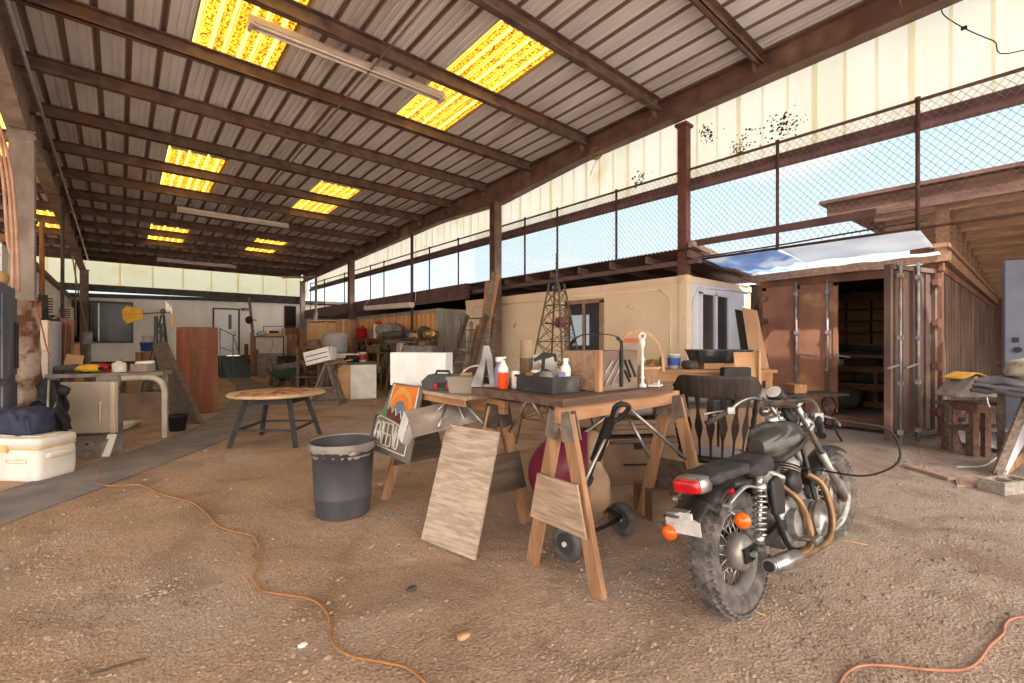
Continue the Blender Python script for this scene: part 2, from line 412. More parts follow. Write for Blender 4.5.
for k in (0,3,-3):
    for n_,(a,b) in enumerate(SKY[k]):
        m=MB(); ribsheet(m,k,a-.05,b+.05)
        m.v=[v+Vector((0,0,.004)) for v in m.v]
        if k!=-3 or n_==2: tag(solo('skylight_panel',m,K['yellow'],sl[i],'skylight',group='yellow roof panels'))
        else: struct('ceiling',m,K['yellow'])
        i+=1
tn=[0]
def trim(mb,mt,bev=0):
    tn[0]+=1; return struct('trim_%d'%tn[0],mb,mt,bev)
def cchan(mb,y,x0,x1,h=.2,fl=.075):
    z=rz(y)
    mb.span((x0,y-.009,z-h),(x1,y+.009,z)); mb.span((x0,y-.0,z-h),(x1,y-fl,z-h+.014)); mb.span((x0,y,z-.014),(x1,y-fl,z))
    mb.span((x0,y-fl,z-h),(x1,y-fl+.01,z-h+.04))
for k in range(-4,14):
    y=2.53+1.53*k
    m=MB(); cchan(m,y,-8.7,6.62)
    m.span((6.5,y+.01,rz(y)-.3),(6.62,y+.02,rz(y)-.01))
    for xx in (-.5,1.9,5.9):          # bolt heads
        for zz in (.06,.14): m.can((xx,y-.009,rz(y)-zz),.012,.012,(0,-1,0),6)
    trim(m,K['purlin'])
# sag rods
m=MB(); m.tube([(2.55,-3,rz(-3)-.21),(2.55,22.5,rz(22.5)-.21)],.014,6); trim(m,K['purlin'])
# rafters: tapered I sections
def rafter(x,cols,y0,y1,mt,wf=.2,deep=.2,hd=.42):
    ys=[y0+ (y1-y0)*i/60 for i in range(61)]
    for c in cols: ys+=[c]
    ys=sorted(ys)
    def bot(y):
        h=deep
        for c in cols:
            d=abs(y-c)
            if d<2.6: h=max(h,deep+(hd-deep)*(1-d/2.6))
        return rz(y)-.2-h
    m=MB(); vs=[]; 
    for y in ys:
        for (dx,z) in ((-wf/2,bot(y)),(wf/2,bot(y)),(wf/2,bot(y)+.016),(.006,bot(y)+.016),(.006,rz(y)-.03),(wf/2,rz(y)-.03),(wf/2,rz(y)-.014),(-wf/2,rz(y)-.014),(-wf/2,rz(y)-.03),(-.006,rz(y)-.03),(-.006,bot(y)+.016),(-wf/2,bot(y)+.016)):
            vs.append((x+dx,y,z))
    n=12; fs=[(i*n+j,i*n+(j+1)%n,(i+1)*n+(j+1)%n,(i+1)*n+j) for i in range(len(ys)-1) for j in range(n)]
    m.add(vs,fs)
    return trim(m,mt),bot
_,botR=rafter(6.72,[8.22],-5,23.3,K['girder'],hd=.38)
_,botL=rafter(-1.05,[9.0],-5,23.3,K['grey_steel'],deep=.42,hd=.72)
def icol(x,y,z1,mt,w=.2,d=.2,name=None,along='y'):
    m=MB(); t=.014
    m.span((x-w/2,y-d/2,0),(x+w/2,y-d/2+t,z1)); m.span((x-w/2,y+d/2-t,0),(x+w/2,y+d/2,z1)); m.span((x-.006,y-d/2+t,0),(x+.006,y+d/2-t,z1))
    m.box((x,y,.008),(w+.12,d+.12,.016)); m.box((x,y,z1-.008),(w+.04,d+.04,.016))
    return m
lab=['wide grey steel column at left beside the blue cabinet','grey steel column left of the dark office window','brown steel column behind the ladder and leaning lumber','dark steel column beside the workshop shelves','farthest steel column in the corner by the back wall']
for lb,(x,y,mt) in zip(lab,[(-1.0,9.0,'grey_steel'),(-1.0,23.05,'girder'),(6.58,8.22,'girder'),(6.62,17.0,'girder'),(6.62,23.05,'grey_steel')]):
    zb=(botL if x<0 else botR)(y)
    m=icol(x,y,zb,K[mt],w=.2 if x>0 else .24)
    if x<0 and y<10:
        m.box((x,y,4.15),(.27,.23,.06)); m.box((x,y,3.05),(.27,.23,.03))
    colx=solo('steel_column',m,K[mt],lb,'steel column',group='steel columns')
    if x<0 and y<10: COLL=colx
# wall of translucent sheet hung at the eave above the fence
K['white_panel']=panelmat('white_fibreglass',(250,250,246),(242,240,230),.42,(255,252,240),scale=1.6,patchy=((232,216,176),1.1,.56,.75))
XW=7.16
m=MB(); y=-5.0; i=0
while y<23:
    m.quad((XW,y,4.04),(XW,y+1.0,4.04),(XW,y+1.0,rz(y)+.1),(XW,y,rz(y)+.1),.004)
    m.span((XW-.012,y-.035,4.04),(XW-.006,y+.035,rz(y)+.05))
    for q in (.33,.66): m.span((XW-.012,y+q-.018,4.04),(XW-.008,y+q+.018,rz(y)+.05))
    y+=1.0
wr=struct('wall_right',m,K['white_panel'])
m=MB()
for (px,py,n,s) in [(640,178,50,.16),(710,136,60,.14),(742,146,90,.2),(785,124,110,.22),(758,130,20,.2),(440,268,16,.2),(705,130,30,.1)]:
    c=onx(px,py,XW-.014)
    for q in range(n):
        a=rng.gauss(0,s*.45); b=rng.gauss(0,s*.45); r=abs(rng.gauss(0,1))*.008+.004
        zz=c.z+b
        if zz<4.06: continue
        m.can((XW-.0135,c.y+a,zz),r,.002,(-1,0,0),6)
K['speck']=mat('dirt_speck',(70,58,46),(48,40,30))
o=m.build('dirt_specks',K['speck'],wr); o['kind']='stuff'
K['purple']=mat('purple_brown',(104,78,78),(80,58,58),scale=4,rough=.6)
m=MB(); m.span((XW-.1,-5,3.93),(XW+.02,23.3,4.06)); m.tube([(XW-.12,-5,3.9),(XW-.12,23.3,3.9)],.055,10); trim(m,K['purple'])
# chain link fence on the container tops
XF=7.0
F=thing('chain_link_fence','tall rusty chain-link fence above the containers, under the white panels','fence',(XF,0,2.7))
K['rusty_pipe']=mat('rusty_pipe',(92,66,58),(70,48,42),scale=9,rough=.7)
K['wire']=mat('fence_wire',(150,128,124),(112,90,86),scale=9,rough=.5,metal=.3)
m=MB(); m.tube([(XF,-3,4.19),(XF,23,4.19)],.021,8); m.build('top_rail',K['rusty_pipe'],F,world=True)
m=MB(); m.tube([(XF,-3,2.71),(XF,3.7,2.71)],.018,8); m.build('bottom_rail',K['rusty_pipe'],F,world=True)
m=MB(); m.span((XF-.05,1.3,2.93),(XF+.03,3.7,3.02)); m.build('middle_beam',K['purple'],F,world=True)
ys=[onx(918,150,XF).y,onx(778,190,XF).y]+[onx(p,220,XF).y for p in (617,558,525.5,459,430,413,384.5,371,345,325,311)]
for y in ys:
    m=MB(); m.tube([(XF-.02,y,2.68 if y<3.7 else 2.84),(XF-.02,y,4.2)],.022,8); m.can((XF-.02,y,4.19),.028,.03,n=8); m.build('fence_post',K['rusty_pipe'],F,world=True)
m=MB(); z0,z1=2.72,4.18; p=.082; h=z1-z0
y=-3.0-h
def wire(a,b):
    a=Vector(a); b=Vector(b); r=.0026; d=(b-a).normalized(); e=Vector((1,0,0)); w_=d.cross(e)
    vs=[c+(e*math.cos(t)+w_*math.sin(t))*r for c in (a,b) for t in (0,2.09,4.19)]
    m.add(vs,[(0,1,4,3),(1,2,5,4),(2,0,3,5)],True)
sl_=1.0
while y<9.6+h:
    for s_ in (1,-1):
        ya,yb=(y,y+h*.82) if s_>0 else (y+h*.82,y)
        za,zb=z0,z1
        lo=2.84 
        # keep to the field of the fence
        A=Vector((XF+.003*s_,ya,za)); B=Vector((XF+.003*s_,yb,zb))
        def cl_(P,Q,lim,up):
            if (P.y<lim)==up:
                t=(lim-P.y)/(Q.y-P.y); return P+(Q-P)*t
            return P
        if max(A.y,B.y)<-3 or min(A.y,B.y)>9.6: continue
        A2=cl_(A,B,-3,True); B2=cl_(B,A,-3,True); A2=cl_(A2,B2,9.6,False); B2=cl_(B2,A2,9.6,False)
        wire(A2,B2)
    y+=p
m.build('chain_link_mesh',K['wire'],F,world=True)
# posts under the eave
m=MB(); m.box((6.95,3.78,(2.46+botR(3.78))/2),(.15,.15,botR(3.78)-2.46)); m.box((6.95,3.78,botR(3.78)-.03),(.24,.2,.05))
solo('steel_post',m,K['post_red'],'square red-brown post standing on the tan container corner','steel post',bev=.004)
m=MB(); m.tube([onx(636.0-224,345,6.62)*1,Vector((6.62,onx(412,345,6.62).y,botR(12.8)))],.045,10)
solo('steel_post',m,K['rusty_pipe'],'thin dark pipe post between the shelves and the ladder','steel post')

# ================================================================ end wall: low office block under the shed
K['siding']=mat('office_siding',(240,234,226),(230,222,212),scale=3,st=(1,1,.3),rough=.7)
K['skirt']=mat('office_skirt',(112,74,62),(90,58,48),scale=5)
K['dark_trim']=mat('dark_trim',(84,78,70),(62,58,52),scale=6)
YB=23.6
m=MB()
# siding with holes for the window and the door, grooves as real strips
wx0,wx1,wz0,wz1=-1.3,.33,1.42,2.88; dx0,dx1,dz0,dz1=3.06,4.1,.78,2.88
for a,b,c,d in [(-5,wx0,.62,3.22),(wx0,wx1,.62,wz0),(wx0,wx1,wz1,3.22),(wx1,dx0,.62,3.22),(dx0,dx1,dz1,3.22),(dx1,9,.62,3.22)]:
    m.span((a,YB,c),(b,YB+.1,d))
    x=math.ceil(a/.2)*.2
    while x<b: 
        m.span((x+.008,YB-.006,c),(min(b,x+.192),YB,d)); x+=.2
struct('wall_back',m,K['siding'])
m=MB(); m.span((-5,YB+.02,0),(9.0,YB+.08,.62)); struct('baseboard_back',m,K['skirt'])
m=MB(); m.add([(-5,YB-.35,3.0),(9,YB-.35,3.3),(9,YB-.35,3.42),(-5,YB-.35,3.12),(-5,YB+4,3.0),(9,YB+4,3.3),(9,YB+4,3.42),(-5,YB+4,3.12)],[(0,1,2,3),(7,6,5,4),(3,2,6,7),(4,5,1,0),(0,3,7,4),(1,5,6,2)])
trim(m,K['dark_trim'])
m=MB(); y=-5.0
while y<6.6:
    m.quad((y,23.42,3.5),(y+1,23.42,3.5),(y+1,23.42,rz(23.3)+.03),(y,23.42,rz(23.3)+.03),.004); m.span((y-.03,23.405,3.5),(y+.03,23.41,rz(23.3))); y+=1.0
struct('wall_far',m,panelmat('far_fibreglass',(250,246,232),(244,238,218),.62,(255,246,224),scale=1.6,patchy=((236,216,160),1.1,.56,.75)))
m=MB(); m.span((-5,23.3,3.3),(6.7,23.42,3.56)); trim(m,K['dark_trim'])
m=MB(); cchan(m,23.25,-8.7,6.62,.24); trim(m,K['purlin'])
# window_1: sliding office window
K['alu_dark']=mat('window_frame_green',(96,98,88),(80,82,74),rough=.5)
K['glass']=glassmat('dark_glass',(30,28,26),.12,.35,.25)
m=MB()
for a,b,c,d in [(wx0-.07,wx1+.07,wz1,wz1+.08),(wx0-.07,wx1+.07,wz0-.08,wz0),(wx0-.07,wx0,wz0,wz1),(wx1,wx1+.07,wz0,wz1)]: m.span((a,YB-.04,c),(b,YB+.06,d))
wn=struct('window_1',m,K['alu_dark'])
K['alu']=mat('aluminium',(196,196,194),(176,176,176),rough=.35,metal=.6)
m=MB(); xm=onx(0,0,1) if False else -.62; m.span((xm-.02,YB-.02,wz0),(xm+.02,YB+.03,wz1)); m.build('window_mullion',K['alu'],wn)
m=MB(); m.span((wx0,YB+.02,wz0),(xm,YB+.03,wz1)); m.build('window_pane',K['glass'],wn)
m=MB(); m.span((xm,YB+.03,wz0),(wx1,YB+.04,wz1)); m.build('window_pane',K['glass'],wn)
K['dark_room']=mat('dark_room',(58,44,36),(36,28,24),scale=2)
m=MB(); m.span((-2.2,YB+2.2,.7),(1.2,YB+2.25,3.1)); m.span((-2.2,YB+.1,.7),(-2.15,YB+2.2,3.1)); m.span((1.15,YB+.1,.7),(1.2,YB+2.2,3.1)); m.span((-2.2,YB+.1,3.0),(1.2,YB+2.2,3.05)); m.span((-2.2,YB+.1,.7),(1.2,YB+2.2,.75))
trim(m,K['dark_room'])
# curtain strip seen in the window
K['blue_cloth']=mat('pale_blue_cloth',(150,170,176),(120,140,148),scale=8)
m=MB(); m.sheet(lambda a,b:(.02+a*.22,YB+.2+.02*math.sin(a*18),1.75+b*.85),10,2,.008); solo('curtain',m,K['blue_cloth'],'pale blue curtain strip inside the dark office window','curtain')
# door_1
K['door_white']=mat('door_white',(244,242,240),(236,232,230),rough=.5)
m=MB(); m.span((dx0+.06,YB+.02,dz0),(dx1-.06,YB+.06,dz1-.06))
dr=struct('door_1',m,K['door_white'])
m=MB()
for a,b,c,d in [(dx0,dx0+.06,dz0,dz1),(dx1-.06,dx1,dz0,dz1),(dx0,dx1,dz1-.06,dz1)]: m.span((a,YB-.03,c),(b,YB+.1,d))
m.build('door_frame',K['dark_trim'],dr)
m=MB(); m.span((3.66,YB+.01,1.95),(3.78,YB+.02,2.6)); m.build('door_pane',K['glass'],dr)
m=MB(); m.can((3.9,YB+.02,1.68),.035,.07,(0,-1,0),10); m.can((3.9,YB+.02,1.82),.03,.03,(0,-1,0),10); m.build('door_knob',K['dark_trim'],dr)
# stairs up to the door, blue-grey carpet
K['blue_carpet']=mat('blue_grey_carpet',(96,108,114),(78,88,94),scale=30,rough=1)
S=thing('stair_flight','five blue-grey carpeted steps rising to the white office door','stairs',(3.5,21.2,0))
for i in range(5):
    m=MB(); m.span((3.05,20.1+i*.36,0),(4.0,20.1+i*.36+.40,.16*(i+1))); m.build('step',K['blue_carpet'],S,world=True,bev=.012)
# loading deck right of the stairs
K['old_wood']=wood('old_grey_wood',(132,112,96),(98,80,68),'x')
D=thing('wooden_deck','low timber deck in the back corner under the white box','deck',(5.3,22.3,0))
m=MB(); m.span((4.1,21.4,.72),(6.5,23.4,.8)); m.build('deck_boards',K['old_wood'],D,world=True)
m=MB(); m.span((4.1,21.4,.56),(6.5,21.48,.72)); m.build('rim_joist',K['old_wood'],D,world=True)
for x in (4.2,5.3,6.4):
    m=MB(); m.span((x-.06,21.5,0),(x+.06,21.62,.72)); m.build('deck_post',K['old_wood'],D,world=True)

# ================================================================ carpet runner
K['runner']=mat('grey_runner',(136,130,130),(112,106,108),scale=2.2,rough=1,c3=(150,134,120),s3=3,f3=(.55,.75),bump=.1,bscale=60)
Lf=[(-300,600),(0,493),(74,477),(102,465),(142,456),(185,440),(229,426),(244,412),(250,403),(236,396),(226,384)]
Rt=[(-200,640),(43,514),(102,493),(163,472),(200,456),(232,442),(262,426),(282,412),(284,403),(268,392),(252,383)]
m=MB()
# edges averaged into one smooth centre line of constant width
P=[(g(*a)+g(*b))/2 for a,b in zip(Lf,Rt)]
P=[Vector((-2.6,3.6,0)),Vector((-.9,5.55,0)),Vector((-.1,6.6,0)),Vector((.75,7.75,0)),Vector((1.55,9.4,0)),Vector((2.2,11.6,0)),Vector((2.75,14,0)),Vector((3.2,16.8,0)),Vector((3.5,20.05,0))]
def spl(P,n=8,closed=False):
    out=[]; N_=len(P)
    for i in range(N_ if closed else N_-1):
        p0=P[(i-1)%N_] if (closed or i>0) else P[0]; p1=P[i]; p2=P[(i+1)%N_]; p3=P[(i+2)%N_] if (closed or i<N_-2) else P[-1]
        for k in range(n):
            t=k/n; out.append(.5*((2*p1)+(p2-p0)*t+(2*p0-5*p1+4*p2-p3)*t*t+(3*p1-p0-3*p2+p3)*t**3))
    if not closed: out.append(P[-1])
    return out
C=spl(P,10); W=.42
vs=[]
for i,c in enumerate(C):
    d=(C[min(i+1,len(C)-1)]-C[max(i-1,0)]).normalized(); e=Vector((-d.y,d.x,0))
    ww=W*(1+.04*mnoise.noise(Vector((i*.4,0,0))))
    for s_,zz in ((1,.002),(1,.012),(-1,.012),(-1,.002)): vs.append(c+e*ww*s_+Vector((0,0,zz)))
n=len(C); m.add(vs,[(i*4+j,i*4+j+1,i*4+j+5,i*4+j+4) for i in range(n-1) for j in range(3)])
solo('carpet_runner',m,K['runner'],'long grey carpet runner laid over the dirt towards the stairs','carpet runner')
# ================================================================ containers and the lean-to over them
K['tan']=mat('tan_paint',(222,200,172),(212,188,158),scale=1.6,rough=.65,c3=(168,120,84),s3=3.2,f3=(.66,.78))
K['white_paint']=mat('white_paint',(206,208,216),(192,194,204),scale=1.6,rough=.6,c3=(150,128,112),s3=3.5,f3=(.68,.8))
K['rust']=mat('rust_brown',(126,88,72),(92,62,52),scale=2.2,rough=.75,c3=(150,96,62),s3=1.3,f3=(.55,.72),bump=.1)
K['rust_dark']=mat('rust_dark',(112,92,82),(74,60,54),scale=2.5,rough=.8,st=(1,1,.4),c3=(134,110,94),s3=1.6,f3=(.6,.75))
K['door_rust']=mat('door_rust',(150,104,80),(114,76,60),scale=1.4,rough=.7,c3=(186,146,104),s3=1.7,f3=(.56,.7),bump=.08)
K['grey_corr']=mat('grey_corrugated',(168,160,146),(140,130,116),scale=2,rough=.7,st=(1,1,.4))
K['orange_corr']=mat('tan_rusty_corrugated',(212,158,104),(196,140,90),scale=1.5,rough=.7,st=(1,1,.25),c3=(170,84,44),s3=.9,f3=(.6,.72))
K['galv']=mat('galvanised',(150,150,152),(116,114,116),scale=8,rough=.5,metal=.5,c3=(132,104,84),s3=5)
K['black']=mat('black_plastic',(38,36,36),(28,27,27),scale=6,rough=.5)
K['near_black']=mat('dark_inside',(44,36,32),(30,24,22),scale=3)  # near-black brown for the container lining, a back wall and the screen
def corr(mb,p,d,nrm,length,z0,z1,pitch=.27,dep_=.036):
    p=Vector(p); d=Vector(d).normalized(); nrm=Vector(nrm).normalized(); pr=[]; x=0
    while x<length:
        for a,h in ((0,0),(.09,0),(.125,-dep_),(.215,-dep_),(.25,0)):
            if x+a<=length: pr.append((x+a,h))
        x+=pitch
    pr.append((length,0)); vs=[]
    for a,h in pr:
        for z in (z0,z1): vs.append(p+d*a+nrm*h+Vector((0,0,z)))
    mb.add(vs,[(2*i,2*i+2,2*i+3,2*i+1) for i in range(len(pr)-1)])
def casting(mb,c,s=.16):
    mb.box(c,(s,s,.12)); c=Vector(c)
    mb.lathe([(.028,0),(.05,0),(.05,.012),(.028,.012)],c+Vector((-s/2-.0,0,0)),(-1,0,0),12,False)
def container(name,label,x0,x1,y0,y1,z1,mats,zb=.05):
    T=thing(name,label,'shipping container',((x0+x1)/2,(y0+y1)/2,0),group='shipping containers')
    m=MB()
    for x in (x0+.07,x1-.07):
        for y in (y0+.07,y1-.07):
            m.box((x,y,(zb+z1)/2),(.14,.14,z1-zb)); 
            for z in (zb+.06,z1-.06): casting(m,(x,y,z),.165)
    for z in (zb+.08,z1-.06):
        for y in (y0+.05,y1-.05): m.span((x0+.1,y-.04,z-.055),(x1-.1,y+.04,z+.055))
        for x in (x0+.05,x1-.05): m.span((x-.04,y0+.1,z-.055),(x+.04,y1-.1,z+.055))
    m.build('corner_frame',mats['frame'],T,world=True,bev=.006)
    return T
# A: tan office container with windows
A=container('office_container','tan and white shipping container with windows below the fence',6.8,9.24,3.65,9.72,2.46,{'frame':K['tan']})
wy0,wy1,wz0_,wz1_=5.33,6.2,.95,2.17
m=MB()
def wallx(mb,x,y0,y1,z0,z1,hy0,hy1,hz0,hz1,t=.04):
    for a,b,c,d in [(y0,hy0,z0,z1),(hy1,y1,z0,z1),(hy0,hy1,z0,hz0),(hy0,hy1,hz1,z1)]: mb.span((x,a,c),(x+t,b,d))
wallx(m,6.82,3.72,9.65,.1,2.4,wy0,wy1,wz0_,wz1_)
# pressed panel seam
for a,b in [((6.815,3.95,1.0),(6.815,3.95,2.12)),((6.815,3.95,2.12),(6.815,4.16,2.27)),((6.815,4.16,2.27),(6.815,9.4,2.27)),((6.815,9.4,2.27),(6.815,9.5,2.1))]: m.tube([a,b],.012,5)
m.build('long_wall',K['tan'],A,world=True)
m=MB()
ex0,ex1,ez0,ez1=7.25,8.3,1.15,2.22
for a,b,c,d in [(6.87,ex0,.1,2.4),(ex1,9.17,.1,2.4),(ex0,ex1,.1,ez0),(ex0,ex1,ez1,2.4)]: m.span((a,3.67,c),(b,3.71,d))
for a,b in [((7.0,3.66,1.0),(7.0,3.66,2.05)),((7.0,3.66,2.05),(7.2,3.66,2.3)),((7.2,3.66,2.3),(9.1,3.66,2.34))]: m.tube([a,b],.012,5)
m.build('end_wall',K['white_paint'],A,world=True)
m=MB(); wallx(m,9.18,3.72,9.65,.1,2.4,7.6,8.6,1.3,2.1); m.span((6.86,9.62,.1),(9.2,9.66,2.4)); m.span((6.86,3.72,.1),(9.2,9.62,.14)); m.build('inner_walls',K['white_paint'],A,world=True)
m=MB(); m.span((6.82,3.68,2.4),(9.22,9.7,2.45)); m.build('container_roof',K['rust'],A,world=True)
def winx(T,x,y0,y1,z0,z1,vertical=None):
    m=MB(); f=.04
    for a,b,c,d in [(y0-f,y1+f,z1-f,z1+f),(y0-f,y1+f,z0-f,z0+f),(y0-f,y0+f,z0,z1),(y1-f,y1+f,z0,z1)]: m.span((x-.03,a,c),(x+.05,b,d))
    ym=(y0+y1)/2; m.span((x-.02,ym-.025,z0),(x+.04,ym+.025,z1))
    fr=m.build('window_frame',K['tan_frame'],T,world=True)
    m=MB(); m.span((x+.01,y0,z0),(x+.018,y1,z1)); m.build('pane',K['glass2'],fr,world=False) if False else None
    g_=m; g_.v=[WM(T).inverted()@v for v in g_.v]; o=g_.build('pane',K['glass2'],fr)
K['tan_frame']=mat('tan_frame',(150,126,104),(128,106,88),rough=.6)
K['glass2']=glassmat('window_glass',(66,66,72),.05,.55)
winx(A,6.8,wy0,wy1,wz0_,wz1_)
m=MB(); f=.035
for a,b,c,d in [(ex0-f,ex1+f,ez1-f,ez1+f),(ex0-f,ex1+f,ez0-f,ez0+f),(ex0-f,ex0+f,ez0,ez1),(ex1-f,ex1+f,ez0,ez1),((ex0+ex1)/2-.04,(ex0+ex1)/2+.04,ez0,ez1)]: m.span((a,3.63,c),(b,3.7,d))
fr=m.build('window_frame',K['white_paint'],A,world=True)
m=MB(); m.span((ex0,3.665,ez0),(ex1,3.672,ez1)); m.v=[WM(A).inverted()@v for v in m.v]; m.build('pane',K['glass2'],fr)
# B: tan container behind the shelves
B=container('storage_container','tan container with rust streaks and grey ribbed end, behind the shelves',6.8,9.24,11.1,17.16,2.34,{'frame':K['grey_corr']})
m=MB(); corr(m,(6.82,11.2,0),(0,1,0),(-1,0,0),5.9,.12,2.24); m.build('long_wall',K['orange_corr'],B,world=True)
m=MB(); corr(m,(9.15,11.12,0),(-1,0,0),(0,-1,0),2.3,.12,2.24); m.build('end_wall',K['grey_corr'],B,world=True)
m=MB(); m.span((6.82,11.12,2.26),(9.22,17.1,2.3)); m.build('container_roof',K['rust'],B,world=True)
# C: rusty container with open door
Cc=container('rusty_container','rusty brown shipping container with one door leaf swung open',8.8,20.9,.9,3.34,2.52,{'frame':K['rust']})
m=MB(); corr(m,(20.8,.93,0),(-1,0,0),(0,-1,0),11.9,.14,2.44,.30,.075); m.build('side_wall',K['rust_dark'],Cc,world=True)
m=MB(); m.span((8.9,3.27,.14),(20.8,3.3,2.42)); m.span((20.75,.95,.14),(20.8,3.3,2.42)); m.span((8.9,.955,.14),(20.8,.975,2.42)); m.build('inner_walls',K['near_black'],Cc,world=True)
m=MB(); m.span((8.82,.92,2.44),(20.85,3.32,2.5)); m.build('container_roof',K['rust'],Cc,world=True)
K['plank']=wood('dusty_plank',(134,112,98),(104,86,74),'x')
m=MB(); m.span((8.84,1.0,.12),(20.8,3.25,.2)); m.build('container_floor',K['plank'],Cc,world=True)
m=MB(); m.span((8.74,.98,2.36),(8.84,3.26,2.5)); m.build('door_header',K['rust'],Cc,world=True)
m=MB(); m.span((8.74,.98,.05),(8.84,3.26,.22)); m.build('door_sill',K['rust'],Cc,world=True)
def leaf(T,o,d,Wd,z0,z1,label,bars,mt):
    # o: hinge foot, d: unit vector along the leaf; bars: places of the lock rods along it
    o=Vector(o); d=Vector(d).normalized(); nn=Vector((d.y,-d.x,0))*1
    if nn.x>0: nn=-nn
    m=MB(); a=o+Vector((0,0,z0)); 
    m.quad(a,a+d*Wd,a+d*Wd+Vector((0,0,z1-z0)),a+Vector((0,0,z1-z0)),.03)
    for zz in (z0+.03,z1-.03): m.bar(a+Vector((0,0,zz-z0))+nn*.02,a+d*Wd+Vector((0,0,zz-z0))+nn*.02,.05,.06)
    for q in (.03,Wd-.03,Wd*.5): m.bar(a+d*q+nn*.02,a+d*q+nn*.02+Vector((0,0,z1-z0)),.06,.05,up=nn)
    for q in (.17,.34,.66,.83): m.bar(a+d*Wd*q+nn*.012+Vector((0,0,.08)),a+d*Wd*q+nn*.012+Vector((0,0,z1-z0-.08)),.1,.022,up=nn)
    D_=m.build('door',mt,T,world=True)
    inv=WM(T).inverted()
    for q in bars:
        m=MB(); b=a+d*q+nn*.075
        m.tube([b+Vector((0,0,-.06)),b+Vector((0,0,z1-z0+.05))],.02,8)
        for zz in (.1,.75,1.35,z1-z0-.15): m.box(b+Vector((0,0,zz)),(.055,.06,.06)) 
        m.bar(b+Vector((0,0,1.0)),b+Vector((0,0,.95))+d*.3,.035,.02)
        m.v=[inv@v for v in m.v]; m.build('lock_rod',K['galv'],D_)
    for zz in (z0+.25,z0+.9,z0+1.5,z1-.25):
        m=MB(); m.can(o+Vector((0,0,zz))+nn*.05,.04,.12,n=10); m.box(o+Vector((0,0,zz+.06))+nn*.05+d*.06,(.1,.06,.08))
        m.v=[inv@v for v in m.v]; m.build('hinge',K['rust'],D_)
leaf(Cc,(8.80,3.26,0),(0,-1,0),1.13,.2,2.36,None,(.55,1.0),K['door_rust'])
leaf(Cc,(8.76,.99,0),(-.955,.297,0),1.13,.1,2.42,None,(.97,.55),K['rust_dark2'] if 'rust_dark2' in K else mat('door_rust_grey',(116,94,86),(90,72,66),scale=1.6,rough=.7,c3=(150,122,100),s3=1.8,f3=(.58,.72)))
# what shows inside: pallet-slatted partition, shelves with junk
K['crate_wood']=wood('orange_crate_wood',(158,100,62),(122,74,46),'y')
def slats(name,label,c,d,bw,bh,nx,nz_,mt):
    T=thing(name,label,'crate stack',c); return T
m=MB()
for iy in range(4):
    for iz in range(4):
        y=1.35+iy*.4; z=1.35+iz*.23
        m.span((11.0,y,z),(11.3,y+.36,z+.18)); m.span((10.97,y+.03,z+.12),(11.0,y+.33,z+.16)); m.span((10.97,y+.03,z+.02),(11.0,y+.33,z+.06))
m.span((11.0,1.2,1.3),(11.35,3.2,1.35)); m.span((11.3,1.2,.2),(11.35,3.2,2.4))
solo('crate_rack',m,K['crate_wood'],'orange wooden crate rack high up inside the rusty container','rack')
T=thing('wooden_shelf','low wooden shelf at the back of the dark open container','shelf',(10.6,2.2,.2))
for z in (.3,.62,.95):
    m=MB(); m.span((10.4,1.2,z-.03),(10.8,3.2,z)); m.span((10.38,1.2,z-.12),(10.4,3.2,z)); m.build('shelf_board',K['crate_wood'],T,world=True)
m=MB()
for y in (1.25,1.95,2.6,3.15): m.span((10.4,y-.03,.2),(10.46,y+.03,.95))
m.build('shelf_post',K['crate_wood'],T,world=True)
K['tin']=mat('tin_can',(170,164,160),(120,112,108),scale=9,rough=.4,metal=.4)
K['junk']=mat('junk_grey',(88,80,74),(58,52,48),scale=7)
for i,(y,z,r,h,lb,mt) in enumerate([(1.62,.95,.06,.17,'pale tin can standing on the shelf in the open container','tin'),(1.78,.95,.055,.16,'second tin can from the door leaf in the open container','tin'),(1.95,.95,.05,.1,'squat dark tin between cans on the container shelf','junk'),(2.55,.95,.08,.1,'white tub at left end of the container shelf','white_paint'),(1.45,.3,.12,.2,'white pail low on the container shelf behind the door leaf','white_paint')]):
    m=MB(); m.can((10.58,y,z),r,h,n=14); m.ring((10.58,y,z+h),r,.006,n=16,m=5); solo('tin_can' if i<3 else 'tub',m,K[mt],lb,'can' if i<3 else 'tub')
m=MB(); m.blob((10.6,2.0,.75),(.16,.3,.12),8,.8,.5,4,seed=3); solo('junk_bundle',m,K['junk'],'dark bundle of scrap on the middle container shelf','bundle')
m=MB(); m.blob((9.9,2.35,.38),(.3,.3,.2),8,.8,.4,4,seed=5); solo('junk_bundle',m,K['junk'],'dark heap on the container floor behind the door rods','bundle')
m=MB(); m.bar((9.6,1.2,1.18),(9.9,2.4,1.24),.3,.06); m.bar((9.5,1.15,1.24),(9.8,2.35,1.32),.05,.08); solo('trestle_table_top',m,K['black'],'dark metal sheet lying across the trestle in the open container','metal sheet')
m=MB(); m.bar((9.45,1.2,.2),(9.45,1.2,1.15),.06); m.bar((9.55,2.5,.2),(9.55,2.5,1.22),.06); m.bar((9.4,1.1,1.13),(9.5,2.6,1.17),.06,.04); m.bar((9.9,1.15,.2),(9.9,1.15,1.15),.06); m.bar((9.95,2.45,.2),(9.95,2.45,1.22),.06)
solo('rack_frame',m,K['rust_dark'],'dark trestle under the metal panel inside the container','trestle')
# flood of boxes on the left inside
m=MB(); m.span((10.3,2.75,.98),(10.7,3.15,1.3)); m.span((10.28,2.8,1.1),(10.3,3.1,1.2)); solo('carton',m,K['crate_wood'],'brown carton on shelf end in the open container','carton')

